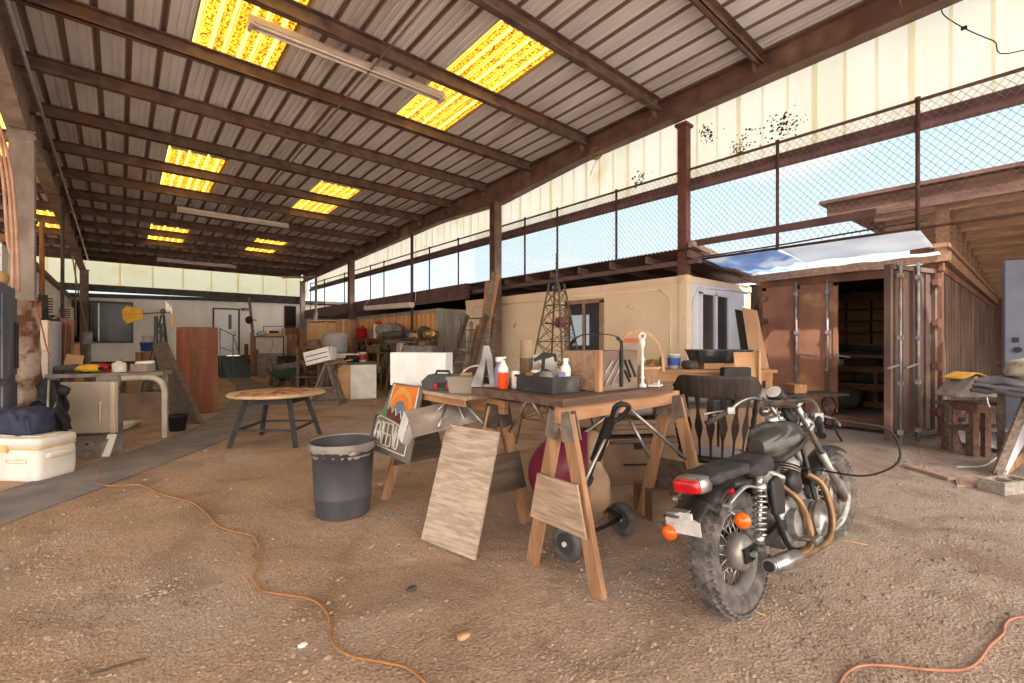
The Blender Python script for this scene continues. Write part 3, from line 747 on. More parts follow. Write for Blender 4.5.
# lean-to roof over A and B
K['shed_wood']=wood('shed_rafter',(124,92,84),(92,66,60),'x')
m=MB()
def corr_roof(mb,x0,x1,y0,y1,za,zb,pitch=.076,amp=.011):
    n=int((y1-y0)/pitch*4); vs=[]
    for i in range(n+1):
        y=y0+(y1-y0)*i/n; h=amp*math.sin(2*math.pi*(y-y0)/pitch)
        vs+=[(x0,y,za+h),(x1,y,zb+h)]
    mb.add(vs,[(2*i,2*i+1,2*i+3,2*i+2) for i in range(n)],True)
corr_roof(m,6.72,9.9,3.5,9.7,2.87,2.62)
tag(solo('lean_to_roof',m,mat('corrugated_iron',(150,120,112),(112,84,78),scale=2,rough=.6,metal=.2),'corrugated iron lean-to roof over the tan container','roof'),kind='structure')
for i in range(9):
    y=3.6+i*.75; m=MB(); m.bar((6.75,y,2.78),(9.8,y,2.56),.05,.12); trim(m,K['shed_wood'])
m=MB(); m.span((6.9,3.5,2.64),(6.98,9.7,2.72)); trim(m,K['shed_wood'])
m=MB(); m.bar((6.86,3.62,2.93),(8.82,3.42,2.6),.09,.13); trim(m,wood('tan_rafter',(186,152,124),(152,122,98),'x'))
m=MB(); m.span((6.68,9.5,2.5),(6.76,23.2,2.88)); m.span((6.62,9.5,2.48),(6.7,23.2,2.52)); trim(m,K['purple'])
m=MB(); corr_roof(m,6.76,10,9.7,32,2.9,3.16,.15); trim(m,K['rust'])
m=MB(); m.span((9.9,9.7,0),(9.95,32,3.14)); trim(m,K['near_black'])
# canopy to the right, over and beyond C
K['deck_brown']=wood('canopy_boards',(128,88,74),(92,62,52),'y',scale=14)
K['joist']=wood('canopy_joist',(196,154,122),(160,120,92),'y')
cz=lambda x:3.62-.05*(x-8.6)
m=MB(); vs=[]
m.add([(8.6,2.35,cz(8.6)),(8.6,-9,cz(8.6)),(21,-9,cz(21)),(21,1.2,cz(21)),(14,1.75,cz(14))]+[(8.6,2.35,cz(8.6)+.05),(8.6,-9,cz(8.6)+.05),(21,-9,cz(21)+.05),(21,1.2,cz(21)+.05),(14,1.75,cz(14)+.05)],[(0,1,2,3,4),(9,8,7,6,5),(0,5,6,1),(1,6,7,2),(2,7,8,3),(3,8,9,4),(4,9,5,0)])
tag(solo('canopy_roof',m,K['deck_brown'],'brown boarded canopy roof beyond the fence at right','roof'),kind='structure')
m=MB(); m.span((8.66,-9,cz(8.7)-.3),(8.72,2.25,cz(8.7)-.02)); trim(m,K['deck_brown'])
K['lumber']=wood('beam_wood',(168,122,90),(134,94,68),'x')
m=MB(); m.span((8.72,.86,2.56),(21,.98,2.76)); m.span((8.7,.82,2.72),(21,1.02,2.78)); trim(m,K['lumber'])
for i in range(16):
    x=9.0+i*.75; zt=cz(x)-.02
    m=MB(); m.span((x-.045,.85,2.78),(x+.045,.99,zt)); trim(m,K['lumber'])
    m=MB(); m.span((x-.03,-8.8,zt-.3),(x+.03,1.7,zt-.12)); trim(m,K['joist'])
m=MB(); m.bar((9,-1.3,cz(9)-.34),(21,-1.3,cz(21)-.34),.1,.05); trim(m,K['joist'])
# tarps stretched over the gap
K['tarp_white']=panelmat('white_tarp',(244,246,250),(222,228,238),.12,(240,245,255),scale=1.5)
K['tarp_blue']=panelmat('blue_tarp',(192,208,236),(160,182,222),.1,(200,220,255),scale=2.5,patchy=((240,244,250),1.3,.5,.62))
m=MB(); m.sheet(lambda a,b:(7.08+b*1.07,2.42-a*1.5,2.72-.07*b+.012*math.sin(a*6)*math.sin(b*3.1)+.008*math.sin(a*17+b*4)),26,12,.003)
solo('tarp',m,K['tarp_white'],'white tarp stretched above the rusty container doors','tarp')
m=MB(); m.sheet(lambda a,b:(7.08+b*1.57,3.60-a*1.12,2.735-.10*b-.05*math.sin(a*3.14)*math.sin(b*3.14)+.016*math.sin(a*23+b*7)),30,14,.003)
solo('tarp',m,K['tarp_blue'],'wrinkled blue and white tarp beside the red-brown post','tarp')
m=MB(); m.sheet(lambda a,b:(8.42+b*.24,2.5-a*1.6,2.625-.01*b+.008*math.sin(a*19)),26,4,.003)
solo('tarp',m,K['tarp_white'],'narrow white tarp strip along the plank over the rusty doors','tarp')
m=MB(); m.tube(spl([Vector((7.04,3.66,2.75)),Vector((7.06,2.5,2.76)),Vector((7.03,1.6,2.78)),Vector((7.06,.85,2.80))],5),.012,6); solo('tarp_rope',m,K['black'],'dark rope edging the tarps over the container doors','rope')
m=MB(); m.bar((8.68,3.45,2.53),(8.68,.8,2.59),.06,.11); m.bar((8.64,3.4,2.47),(8.64,.8,2.53),.03,.03); trim(m,K['lumber'])
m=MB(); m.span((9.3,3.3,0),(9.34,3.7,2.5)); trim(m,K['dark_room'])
m=MB(); m.span((20.9,-6,0),(20.95,1.0,2.9)); trim(m,K['deck_brown'])
# strip lights
K['fix_white']=mat('fixture_white',(226,214,204),(206,192,182),scale=4,rough=.5)
K['tube_white']=mat('tube_glass',(236,232,226),(228,224,218),rough=.2)
def striplight(label,a,b,first=[None]):
    a=Vector(a); b=Vector(b); T=thing('strip_light',label,'strip light',(a+b)/2,group='eight-foot strip lights')
    d=(b-a).normalized(); e=Vector((-d.y,d.x,0))
    m=MB(); m.bar(a,b,.13,.06); m.bar(a+Vector((0,0,.045)),b+Vector((0,0,.045)),.07,.04); m.build('housing',K['fix_white'],T,world=True,bev=.006)
    for s in (-1,1):
        m=MB(); m.tube([a+d*.04+e*.045*s-Vector((0,0,.05)),b-d*.04+e*.045*s-Vector((0,0,.05))],.017,8); m.build('lamp_tube',K['tube_white'],T,world=True)
    m=MB()
    for q in (a+d*.02,b-d*.02): m.bar(q+e*.09-Vector((0,0,.05)),q-e*.09-Vector((0,0,.05)),.04,.06)
    m.build('end_cap',K['fix_white'],T,world=True)
    m=MB()
    for q in (a+d*.3,b-d*.3): m.tube([q+Vector((0,0,.05)),Vector((q.x,q.y,rz(q.y)-.02))],.006,5)
    m.build('hanger',K['galv'],T,world=True)
striplight('near strip light hanging across two yellow skylights',(1.12,5.95,5.1),(3.70,5.9,5.1))
striplight('middle strip light under the far left skylight row',(1.08,14.1,4.72),(3.66,14.1,4.72))
striplight('farthest strip light, close to the back wall',(1.05,21.6,4.48),(3.62,21.6,4.48))
m=MB(); a,b=onx(366,308,6.5),onx(412,304.5,6.5); m.bar(a,b,.16,.13); m.bar(a+Vector((0,0,-.07)),b+Vector((0,0,-.07)),.1,.03); m.tube([a+Vector((0,.2,.06)),Vector((6.62,a.y-.0,2.86))],.01,5); m.tube([b+Vector((0,-.2,.06)),Vector((6.62,b.y,2.86))],.01,5)
solo('wall_light',m,K['fix_white'],'white strip light slung low over the storage shelves','strip light')
# cable sagging from the rafter at upper right
m=MB(); p0=onx(943,2,6.85); p1=onx(964,28,6.95); p2=onx(1024,50,7.1); m.tube(spl([p0,onx(943,14,6.9),p1,(p1+p2)/2+Vector((0,0,-.02)),p2,p2+Vector((0,-1.5,.1))],6),.006,5); m.box(p1,(.03,.05,.03))
solo('power_cable',m,K['black'],'black cable drooping across the white panels at top right','cable')
m=MB(); c=onx(598,146,6.6)
for i in range(3): m.ring(c+Vector((0,.02*i,-.12)),.1+.01*i,.007,(1,.2*i,0),18,5,1)
m.tube([c+Vector((0,0,-.2)),c+Vector((-.05,.1,-.42)),c+Vector((-.02,.16,-.5))],.005,5)
solo('wire_coil',m,mat('tan_wire',(150,110,80)),'tan coil of wire hung on the rafter edge','wire coil')
# ================================================================ motorcycle
K['tyre']=mat('dusty_tyre',(112,106,104),(72,68,66),scale=14,rough=.9,bump=.1)
K['chrome']=mat('dull_chrome',(190,188,186),(140,138,138),scale=10,rough=.28,metal=.85)
K['alloy']=mat('engine_alloy',(176,174,172),(134,130,128),scale=12,rough=.45,metal=.6,c3=(112,92,74),s3=6)
K['bike_black']=mat('bike_black',(46,44,44),(34,32,32),scale=8,rough=.35,c3=(86,80,76),s3=5,f3=(.6,.8))
K['tank']=mat('tank_paint',(66,66,62),(48,48,46),scale=5,rough=.3,coat=.4,c3=(132,126,112),s3=4,f3=(.52,.72))
K['seat']=mat('seat_vinyl',(62,58,60),(44,42,44),scale=10,rough=.6,bump=.2,bscale=14)
K['red_lens']=mat('red_lens',(206,22,36),(160,12,24),scale=20,rough=.15,coat=.6)
K['amber']=mat('amber_lens',(242,112,28),(214,84,18),scale=14,rough=.15,coat=.6)
K['plate']=mat('plate_white',(210,208,206),(186,182,178),scale=16,rough=.4,c3=(120,100,92),s3=9)
K['rust_pipe']=mat('rusty_exhaust',(150,120,84),(110,86,66),scale=9,rough=.4,metal=.6)
BK=thing('motorcycle','old black cruiser motorcycle leaning on its stand in the foreground','motorcycle',(2.42,1.01,0),rot=(R(-8.5),0,R(-2.5)))
STA=Vector((.98,0,.92)); SAX=Vector((-math.sin(R(31)),0,math.cos(R(31)))); SROT=Matrix.Rotation(R(-9),3,SAX)
def steer(mb): mb.v=[STA+SROT@(v-STA) for v in mb.v]; return mb
def wheel(xc,Rt,wt,Rr,pref,st,drum):
    c=Vector((xc,0,Rt)); Y=(0,1,0); f=steer if st else (lambda q:q)
    m=MB(); h=wt/2
    m.lathe([(Rr-.005,-h*.62),(Rr+.03,-h*.95),(Rr+(Rt-Rr)*.55,-h),(Rt-.022,-h*.8),(Rt-.006,-h*.42),(Rt,0),(Rt-.006,h*.42),(Rt-.022,h*.8),(Rr+(Rt-Rr)*.55,h),(Rr+.03,h*.95),(Rr-.005,h*.62),(Rr-.005,-h*.62)],c,Y,56)
    nb=46
    for k in range(nb):            # tread blocks
        for s_,rr,da in ((-.78,Rt-.019,.5),(-.3,Rt-.003,0),(.3,Rt-.003,.5),(.78,Rt-.019,0)):
            a=2*math.pi*(k+da)/nb; d=Vector((math.cos(a),0,math.sin(a))); t=Vector((-d.z,0,d.x))
            lean=.45 if s_<0 else -.45
            y0=Vector((0,h*s_,0)); nrm=(d+Vector((0,s_*.8 if abs(s_)>.5 else 0,0))).normalized()
            ax=(Vector((0,1,0))+t*lean).normalized()
            m.bar(c+d*rr+y0-ax*h*.2,c+d*rr+y0+ax*h*.2,.026,.012,up=nrm)
    W_=f(m).build(pref+'_tyre',K['tyre'],BK)
    m=MB(); m.lathe([(Rr-.004,-h*.66),(Rr+.004,-h*.6),(Rr-.022,-h*.3),(Rr-.026,0),(Rr-.022,h*.3),(Rr+.004,h*.6),(Rr-.004,h*.66),(Rr-.03,h*.3),(Rr-.034,0),(Rr-.03,-h*.3),(Rr-.004,-h*.66)],c,Y,48)
    f(m).build('rim',K['alloy'],W_)
    m=MB(); n=36
    for k in range(n):
        a=2*math.pi*k/n; b=a+(.55 if k%2 else -.55); s_=1 if (k//2)%2 else -1
        m.tube([c+Vector((math.cos(b)*.05,s_*.035,math.sin(b)*.05)),c+Vector((math.cos(a)*(Rr-.03),0,math.sin(a)*(Rr-.03)))],.0028,4)
    f(m).build('spokes',K['chrome'],W_)
    m=MB(); m.lathe([(0,-.055),(.02,-.055),(.05,-.05),(.055,-.03),(.03,-.02),(.03,.02),(.055,.03),(.05,.05),(.02,.055),(0,.055)],c,Y,24)
    if drum: m.lathe([(0,-.095),(.045,-.095),(.075,-.085),(.088,-.07),(.092,-.02),(.06,-.01)],c,Y,28); m.lathe([(.015,-.13),(.018,-.09)],c,Y,10); m.can(c+Vector((0,-.095,0)),.018,.035,(0,-1,0),6)
    else: m.lathe([(.05,-.045),(.125,-.045),(.125,-.05),(.05,-.05)],c,Y,32); m.can(c+Vector((0,-.06,0)),.014,.04,(0,-1,0),8)
    f(m).build('hub',K['alloy'],W_)
    return W_
wheel(0,.315,.135,.205,'rear',False,True)
wheel(1.44,.305,.085,.235,'front',True,False)
def bp(name,mb,mt,bev=0,lab=None,par=None,st=False):
    o=(steer(mb) if st else mb).build(name,K[mt],par or BK,bev)
    if lab: o['label']=lab
    return o
# frame and swing arm
m=MB()
for s in (-1,1):
    m.tube(spl([Vector(p) for p in [(1.0,.03*s,.84),(.93,.09*s,.45),(.85,.13*s,.22),(.6,.14*s,.19),(.38,.13*s,.25),(.3,.12*s,.45),(.22,.12*s,.62),(-.12,.12*s,.68)]],4),.016,8)
    m.bar((.42,.1*s,.36),(-.01,.1*s,.315),.03,.045)
    m.bar((-.06,.1*s,.315),(.04,.1*s,.315),.012,.07)
m.tube([(1.03,0,.84),(.6,0,.78),(.25,0,.66)],.024,8); m.tube([(.95,0,.98),(1.03,0,.76)],.032,10)
bp('frame',m,'bike_black')
# shocks
for s in (-1,1):
    m=MB(); a=Vector((.10,.155*s,.655)); b=Vector((.0,.15*s,.37)); d=(b-a)
    m.tube([a,b],.014,8); m.tube([a+d*.02,a+d*.16],.032,12); m.tube([a+d*.84,b],.026,12); m.lathe([(.01,-.015),(.03,-.015),(.03,.015),(.01,.015)],a,(0,1,0),10)
    k=8; pts=[]
    e=d.normalized().orthogonal().normalized(); w_=d.normalized().cross(e)
    for i in range(k*10+1):
        t=i/(k*10); an=2*math.pi*k*t; pts.append(a+d*(.15+.7*t)+(e*math.cos(an)+w_*math.sin(an))*.03)
    m.tube(pts,.0065,6); m.can(b-Vector((0,0,.02)),.02,.04,(0,s,0),8); bp('shock_absorber',m,'chrome')
# rear fender
def fend(R0,R1,a0,a1,c,wd,th,n=20,fall=.05):
    def fn(u,v):
        a=R(a0+(a1-a0)*u); q=(v-.5)*2; rr=R1-fall*abs(q)**2.5
        return (c[0]+rr*math.cos(a),c[1]+wd/2*math.copysign(min(1,abs(q)**.8),q),c[2]+rr*math.sin(a))
    m=MB(); m.sheet(fn,n,12,th); return m
m=fend(0,.385,20,137,(.02,0,.325),.165,.005,26,.06)
o=bp('rear_fender',m,'bike_black')
m=MB(); m.sheet(lambda u,v:(-.25-.16*u,(v-.5)*(.15+.04*u),.60+.03*(1-u)-.02*u-.02*(2*v-1)**2),6,8,.006); bp('fender_flap',m,'bike_black')
# tail light
m=MB(); m.prism([(-.085,-.03),(.085,-.03),(.075,.04),(-.075,.04)],(-.33,0,.715),(0,1,0),(0,0,1),.0) if False else None
m.blob((-.265,0,.70),(.062,.078,.042),10,.45); hb=bp('tail_light',m,'chrome')
m=MB(); m.blob((-.318,0,.70),(.036,.069,.034),10,.4); bp('tail_lens',m,'red_lens',par=hb,lab='red tail light lens')
m=MB(); m.box((-.39,.018,.585),(.05,.10,.03)); m.blob((-.41,.03,.587),(.03,.045,.02),8,.6); bp('plate_lamp',m,'chrome',.006)
m=MB(); m.box((-.425,-.035,.586),(.012,.07,.03))
for k in (0,1): m.box((-.432,-.02-.03*k,.586),(.004,.02,.018))
bp('plate_bracket',m,'plate',.002)
m=MB(); m.box((-.40,.0,.53),(.004,.18,.075)); m.box((-.403,0,.53),(.002,.15,.015)); bp('licence_plate',m,'plate',.002)
for s,nm in ((1,'left'),(-1,'right')):
    cc=Vector((-.445,.075,.49)) if s>0 else Vector((-.235,-.185,.535))
    m=MB(); m.lathe([(0,-.045),(.02,-.043),(.034,-.02),(.037,.0)],cc+Vector((.045,0,0)),(1,0,0) if False else (-1,0,0),16); m.tube([cc+Vector((.05,0,0)),(-.2,.08*s,.6)],.008,6)
    h_=bp('turn_signal',m,'chrome')
    m=MB(); m.lathe([(.037,.0),(.035,.02),(.02,.032),(0,.035)],cc+Vector((.045,0,0)),(-1,0,0),16); bp('signal_lens',m,'amber',par=h_,lab='amber turn signal lens')
m=MB(); m.can((-.13,-.112,.645),.018,.012,(0,-1,0),10); bp('side_reflector',m,'red_lens',lab='small red round side reflector')
# chrome fender struts
for s in (-1,1):
    m=MB(); m.tube(spl([Vector((-.22,.13*s,.60)),Vector((-.13,.135*s,.635)),Vector((-.02,.14*s,.655)),Vector((.1,.14*s,.62))],5),[.016]*15+[.014],8,flat=.6); m.can((-.22,.12*s,.60),.018,.03,(0,s,0),10); bp('fender_strut',m,'chrome')
# seats
def pad(name,x0,x1,z0,z1,w0,w1,amp=.012,sd=1):
    m=MB()
    def fn(u,v):
        x=x0+(x1-x0)*u; q=v*2*math.pi; wd=(w0+(w1-w0)*u)/2*(1-.25*max(0,abs(2*u-1)-.75)*4); hh=(z1-z0)/2*(1-.55*max(0,abs(2*u-1)-.8)*5)
        pw=lambda k:math.copysign(abs(k)**.55,k)
        n_=1+amp*4*mnoise.noise(Vector((x*14,q*1.3,sd)))
        return (x,wd*pw(math.cos(q))*n_,(z0+z1)/2+hh*pw(math.sin(q))*n_)
    m.sheet(fn,22,28); m.add([fn(0,j/28) for j in range(28)],[list(range(28))]); m.add([fn(1,j/28) for j in range(28)],[list(range(28))[::-1]])
    return bp(name,m,'seat')
pad('pillion_pad',-.24,.16,.685,.75,.2,.22,.03,2)
pad('rider_seat',.13,.50,.64,.75,.27,.16,.03,5)
# tank
m=MB()
def tk(u,v):
    x=.45+.52*u; a=2*math.pi*v; pf=(math.sin(math.pi*min(1,(u*.93+.05)))**.42)
    wd=.145*pf*(1-.32*(1-u)**2); top=.20*pf; bot=.055*pf
    pw=lambda k,e:math.copysign(abs(k)**e,k)
    z=.765+.03*u+(top*.62*pw(math.sin(a),.8) if math.sin(a)>0 else .085*pf*pw(math.sin(a),.9))
    return (x,wd*pw(math.cos(a),.75),z)
m.sheet(tk,26,32); m.add([tk(0,j/32) for j in range(32)],[list(range(32))]); m.add([tk(1,j/32) for j in range(32)],[list(range(32))[::-1]]); bp('fuel_tank',m,'tank')
m=MB(); m.lathe([(0,.03),(.035,.028),(.04,.015),(.04,0)],(.72,.0,.905),(0,0,1),18); m.box((.78,0,.898),(.16,.05,.014)); m.can((.84,0,.905),.02,.012,n=12); bp('tank_cap',m,'chrome',.003)
m=MB(); m.sheet(lambda u,v:(.5+.42*u,-.118-.03*math.sin(u*3.1),.70+.10*u+.03*(v-.5)),10,3,.004); bp('tank_trim',m,'bike_black')
# engine
m=MB()
m.blob((.63,0,.36),(.2,.12,.13),12,.55); m.can((.70,-.10,.335),.105,.055,(0,-1,0),24); m.can((.52,-.10,.35),.075,.045,(0,-1,0),20); m.box((.55,0,.27),(.36,.2,.08)); 
E_=bp('engine',m,'alloy',.006)
m=MB(); m.lathe([(0,.0),(.09,.0),(.105,-.012),(.105,-.035)],(.70,-.16,.335),(0,1,0),24); m.sheet(lambda u,v:(.56+.2*u,-.158-.01*math.sin(u*3),.30+.11*v-.03*u),5,5,.01); bp('engine_cover',m,'chrome',par=E_,lab='polished engine side cover')
for xx,tl in ((.80,26),(.56,-28)):
    a=R(tl); ax=Vector((math.sin(a),0,math.cos(a))); m=MB(); b=Vector((.66+(.05 if tl>0 else -.04),0,.44))
    m.tube([b,b+ax*.2],.06,16)
    for k in range(11): m.lathe([(.05,0),(.088,0),(.088,.006),(.05,.006)],b+ax*(.012+k*.0165),ax,18,False)
    m.lathe([(.085,0),(.085,.03),(.05,.055),(0,.06)],b+ax*.195,ax,18); bp('cylinder',m,'bike_black' if tl<0 else 'alloy',par=E_)
m=MB(); m.blob((.58,-.115,.56),(.075,.04,.07),10,.7); bp('air_cleaner',m,'bike_black')
m=MB(); m.prism([(-.07,-.11),(.05,-.12),(.09,.02),(.03,.09),(-.06,.07)],(.30,-.125,.56),(1,0,0),(0,0,1),.03); bp('side_cover',m,'bike_black',.012)
m=MB(); m.prism([(-.07,-.11),(.05,-.12),(.09,.02),(.03,.09),(-.06,.07)],(.30,.155,.56),(1,0,0),(0,0,1),.03); bp('side_cover',m,'bike_black',.012)
m=MB(); m.box((.42,0,.58),(.14,.12,.12)); m.tube([(.45,-.04,.64),(.5,-.1,.6),(.53,-.08,.55)],.02,8); m.tube([(.4,.03,.64),(.5,.06,.7),(.6,.03,.72)],.008,6); bp('carburettor',m,'alloy',.01)
# exhaust
m=MB()
m.tube(spl([Vector(p) for p in [(.86,-.09,.56),(.93,-.15,.48),(.91,-.18,.32),(.8,-.185,.2),(.55,-.185,.2),(.35,-.18,.22)]],6),.02,10)
m.tube(spl([Vector(p) for p in [(.5,-.08,.56),(.54,-.15,.47),(.57,-.175,.32),(.5,-.185,.23),(.35,-.18,.225)]],6),.02,10); bp('exhaust_pipe',m,'rust_pipe')
m=MB(); a=Vector((.38,-.18,.215)); b=Vector((-.0,-.19,.275)); m.tube([a,a+(b-a)*.12,a+(b-a)*.45,b],[.024,.038,.044,.036],18); m.tube([b,b+(b-a)*.04],[.037,.034],18); ex=bp('silencer',m,'chrome')
m=MB(); d=(b-a).normalized(); m.can(b+d*.018,.026,.004,d,16); bp('silencer_bore',m,'black',par=ex)
# pegs, stand
m=MB(); m.box((.52,-.22,.27),(.1,.035,.03)); m.tube([(.5,-.12,.26),(.52,-.23,.27)],.012,6); bp('foot_peg',m,'chrome',.006)
m=MB(); m.box((.86,-.2,.22),(.04,.11,.028)); m.tube([(.85,-.1,.22),(.86,-.25,.22)],.012,6); m.tube([(.85,-.2,.23),(.98,-.21,.27)],.007,6); bp('brake_pedal',m,'alloy',.004)
m=MB(); m.tube([(.5,.12,.22),(.44,.20,.08),(.38,.245,.022)],.011,8); bp('kick_stand',m,'bike_black')
# front end (steered)
m=MB()
for s in (-1,1):
    top=Vector((.92,.085*s,1.0)); ax_=Vector((1.44,.085*s,.305)); 
    d=(ax_-top); m.tube([top,top+d*.55],.018,10)
    m2=MB(); m2.tube([top+d*.5,top+d*1.0],[.026,.024],12); m2.box(ax_,(.05,.03,.05)); bp('fork_leg',m2,'alloy',st=True)
bp('fork_tube',m,'chrome',st=True)
m=MB(); 
for q,zz in ((.0,0),(.24,0)):
    p=Vector((.92,0,1.0))+(Vector((1.44,0,.305))-Vector((.92,0,1.0)))*q; m.box(p,(.07,.23,.03),(0,R(-31),0))
bp('triple_clamp',m,'chrome',.008,st=True)
m=fend(0,.345,62,158,(1.44,0,.305),.12,.004,18,.03); bp('front_fender',m,'bike_black',st=True)
m=MB(); m.lathe([(0,-.09),(.05,-.085),(.08,-.05),(.088,0),(.08,.02),(.05,.035),(0,.04)],(1.12,0,.84),(1,0,0),20); bp('headlight',m,'chrome',st=True)
m=MB(); m.lathe([(0,.04),(.05,.04),(.056,.03),(.06,-.04),(.045,-.06),(0,-.06)],(.96,.06,1.045),(-.72,0,.69),20); sp_=bp('speedometer',m,'bike_black',st=True)
m=MB(); m.can(steer(MB().add([(.96,.06,1.045)],[])).v[0]+ (SROT@Vector((-.72,0,.69)))*.041,.047,.003,SROT@Vector((-.72,0,.69)),20); bp('dial',m,'plate',par=sp_)
m=MB(); pts=[(.70,.335,.90),(.76,.295,.94),(.83,.25,1.0),(.88,.19,1.03),(.90,.12,1.02),(.91,.05,1.01),(.91,-.05,1.01),(.90,-.12,1.02),(.88,-.19,1.03),(.83,-.25,1.0),(.76,-.295,.94),(.70,-.335,.90)]
m.tube(spl([Vector(p) for p in pts],5),.0125,10); bp('handlebar',m,'chrome',st=True)
for s in (-1,1):
    m=MB(); a=Vector((.62,.37*s,.865)); b=Vector((.755,.295*s,.938)); m.tube([a,b],.018,12); m.tube([a-(b-a)*.03,a],.022,12); bp('grip',m,'junk' if s>0 else 'bike_black',st=True)
    m=MB(); c=b+(b-a)*.12; m.box(c,(.05,.045,.05),R(-35)*s); m.tube(spl([c+Vector((.04,.01*s,0)),c+Vector((.03,.07*s,-.012)),c+Vector((-.04,.12*s,-.02)),c+Vector((-.09,.15*s,-.03))],4),.006,6,flat=1.6); bp('brake_lever',m,'chrome',.004,st=True)
    m=MB(); m.lathe([(0,-.05),(.025,-.045),(.036,0),(.034,.02),(0,.03)],(.98,.16*s,.93),(-1,0,0),14); m.tube([(.98,.16*s,.93),(.97,.05*s,.93)],.009,6); o=bp('turn_signal',m,'chrome',st=True)
m=MB(); H=steer(MB().add([(.74,-.34,.94)],[])).v[0]
m.tube(spl([H,H+Vector((.1,-.1,-.03)),Vector((.92,-.54,.82)),Vector((.9,-.56,.66)),Vector((.82,-.42,.58)),Vector((.78,-.22,.6)),Vector((.74,-.1,.62))],8),.006,6); bp('control_cable',m,'black',lab='black cable looping out from the handlebar')
m=MB(); 
for s in (-1,1): m.tube(spl([Vector((.86,.1*s,1.04)),Vector((.98,.11*s,1.0)),Vector((1.03,.05*s,.88)),Vector((.95,.03*s,.8))],5),.005,5)
bp('wiring',m,'black')
# ================================================================ sawhorses, table and what stands on it
K['pine']=wood('sawhorse_pine',(196,138,90),(158,106,68),'z',scale=16,c3=(150,108,76),s3=3)
K['pine_h']=wood('sawhorse_pine_h',(196,136,88),(156,104,64),'x',scale=16)
K['pine_y']=wood('sawhorse_pine_y',(194,130,78),(156,100,58),'y',scale=16)
K['ply']=wood('plywood',(196,160,128),(152,120,94),'y',scale=40,c3=(160,130,108),s3=5,f3=(.6,.75))
K['dark_ply']=wood('dark_plywood',(112,90,74),(84,66,54),'x')
K['bracket']=mat('dull_bracket',(150,136,126),(112,100,94),scale=12,rough=.5,metal=.5)
K['old_top']=wood('worn_table_top',(120,86,68),(86,62,50),'x',scale=18)
K['steel_tube']=mat('steel_tube',(168,164,160),(134,130,128),scale=12,rough=.35,metal=.7)
def aframe(T,c,ax,ztop,spread,gus,gm,lean_=.02,bm='bracket',legm='pine'):
    # two legs either side of the header end, a bracket, optionally a gusset board
    c=Vector(c); ax=Vector(ax).normalized(); sd=Vector((-ax.y,ax.x,0)); legs=[]
    for s,sp in ((1,spread[0]),(-1,spread[1])):
        a=Vector((c.x,c.y,ztop-.03))+sd*s*.035; b=Vector((c.x,c.y,0))+sd*s*sp
        m=MB(); m.bar(a,b,.04,.088,up=ax) if False else m.bar(a,b,.085,.04,up=ax); m.build('leg',K[legm],T,world=True,bev=.003)
    m=MB()
    for s in (1,-1):
        a=Vector((c.x,c.y,ztop-.01))+sd*s*.035; b=a+(Vector((c.x,c.y,0))+sd*s*spread[0 if s>0 else 1]-a).normalized()*.17
        for k_ in (1,-1):
            o_=ax*k_*.027; m.bar(a+o_,b+o_,.095,.01,up=ax); m.can((a+b)/2+ax*k_*.032,.009,.006,ax*k_,8)
    m.box((c.x,c.y,ztop-.1),(.07,.07,.012)); m.build('bracket',K[bm],T,world=True)
    if gus:
        z0,z1=gus; o=Vector((c.x,c.y,0))+ax*gus_off
        f=lambda z,s:(ztop-z)/ztop*spread[0 if s>0 else 1]+.035*(z/ztop)+.03
        m=MB(); m.prism([(-f(z0,-1),z0),(f(z0,1),z0),(f(z1,1),z1),(-f(z1,-1),z1)],o,sd,(0,0,1),.016); m.build('gusset',K[gm],T,world=True)
# near sawhorse, header runs across the shed
HS=thing('sawhorse','pine sawhorse under the near end of the worn table, plywood gusset on its legs','sawhorse',(2.55,1.84,0),group='sawhorses')
m=MB(); m.span((1.93,1.82,.925),(3.28,1.86,1.02)); m.build('header',K['pine_h'],HS,world=True,bev=.003)
gus_off=-.06
aframe(HS,(1.98,1.84,0),(1,0,0),1.0,(.26,.27),(.32,.60),'ply')
gus_off=.05
aframe(HS,(3.20,1.84,0),(1,0,0),1.0,(.26,.30),(.2,.48),'dark_ply')
HS2=thing('sawhorse','pine sawhorse with black brackets holding the far board and the folded sign','sawhorse',(2.1,3.15,0),group='sawhorses')
m=MB(); m.span((2.08,2.5,.875),(2.12,3.9,.975)); m.build('header',K['pine_y'],HS2,world=True,bev=.003)
gus_off=-.06
aframe(HS2,(2.1,2.60,0),(0,1,0),.95,(.3,.28),(.3,.58),'dark_ply',bm='junk')
gus_off=-.05
aframe(HS2,(2.1,3.78,0),(0,1,0),.95,(.33,.33),(.3,.56),'dark_ply',bm='junk')
# table: worn top, folding tube legs hanging loose below
TB=thing('folding_table','worn brown folding table laid across two sawhorses','table',(2.5,2.2,1.02))
m=MB(); m.span((1.92,1.78,1.027),(3.06,2.64,1.07)); m.build('tabletop',K['old_top'],TB,world=True,bev=.006)
m=MB(); m.span((1.90,1.765,1.024),(3.08,1.785,1.072)); m.span((1.90,1.785,1.024),(1.92,2.65,1.072)); m.build('edge_strip',K['old_top'],TB,world=True)
def zl(a,b,c): 
    m=MB(); m.tube([a,b,c] if c is not None else [a,b],.011,8); m.build('folding_leg',K['steel_tube'],TB,world=True)
k=Vector((2.42,1.9,1.0))
zl(onx(622,402,2.52),onx(583,486,2.0),None); zl(onx(626,405,2.60),onx(686,459,3.02),None); zl(onx(612,412,2.6),onx(560,452,2.35),None); zl(onx(630,420,2.75),onx(650,458,2.85),None)
zl(onx(527,401,2.05),onx(509,432,2.2),None); zl(onx(531,400,2.05),onx(553,435,2.25),None); zl(onx(540,398,2.05),onx(562,420,2.3),None)
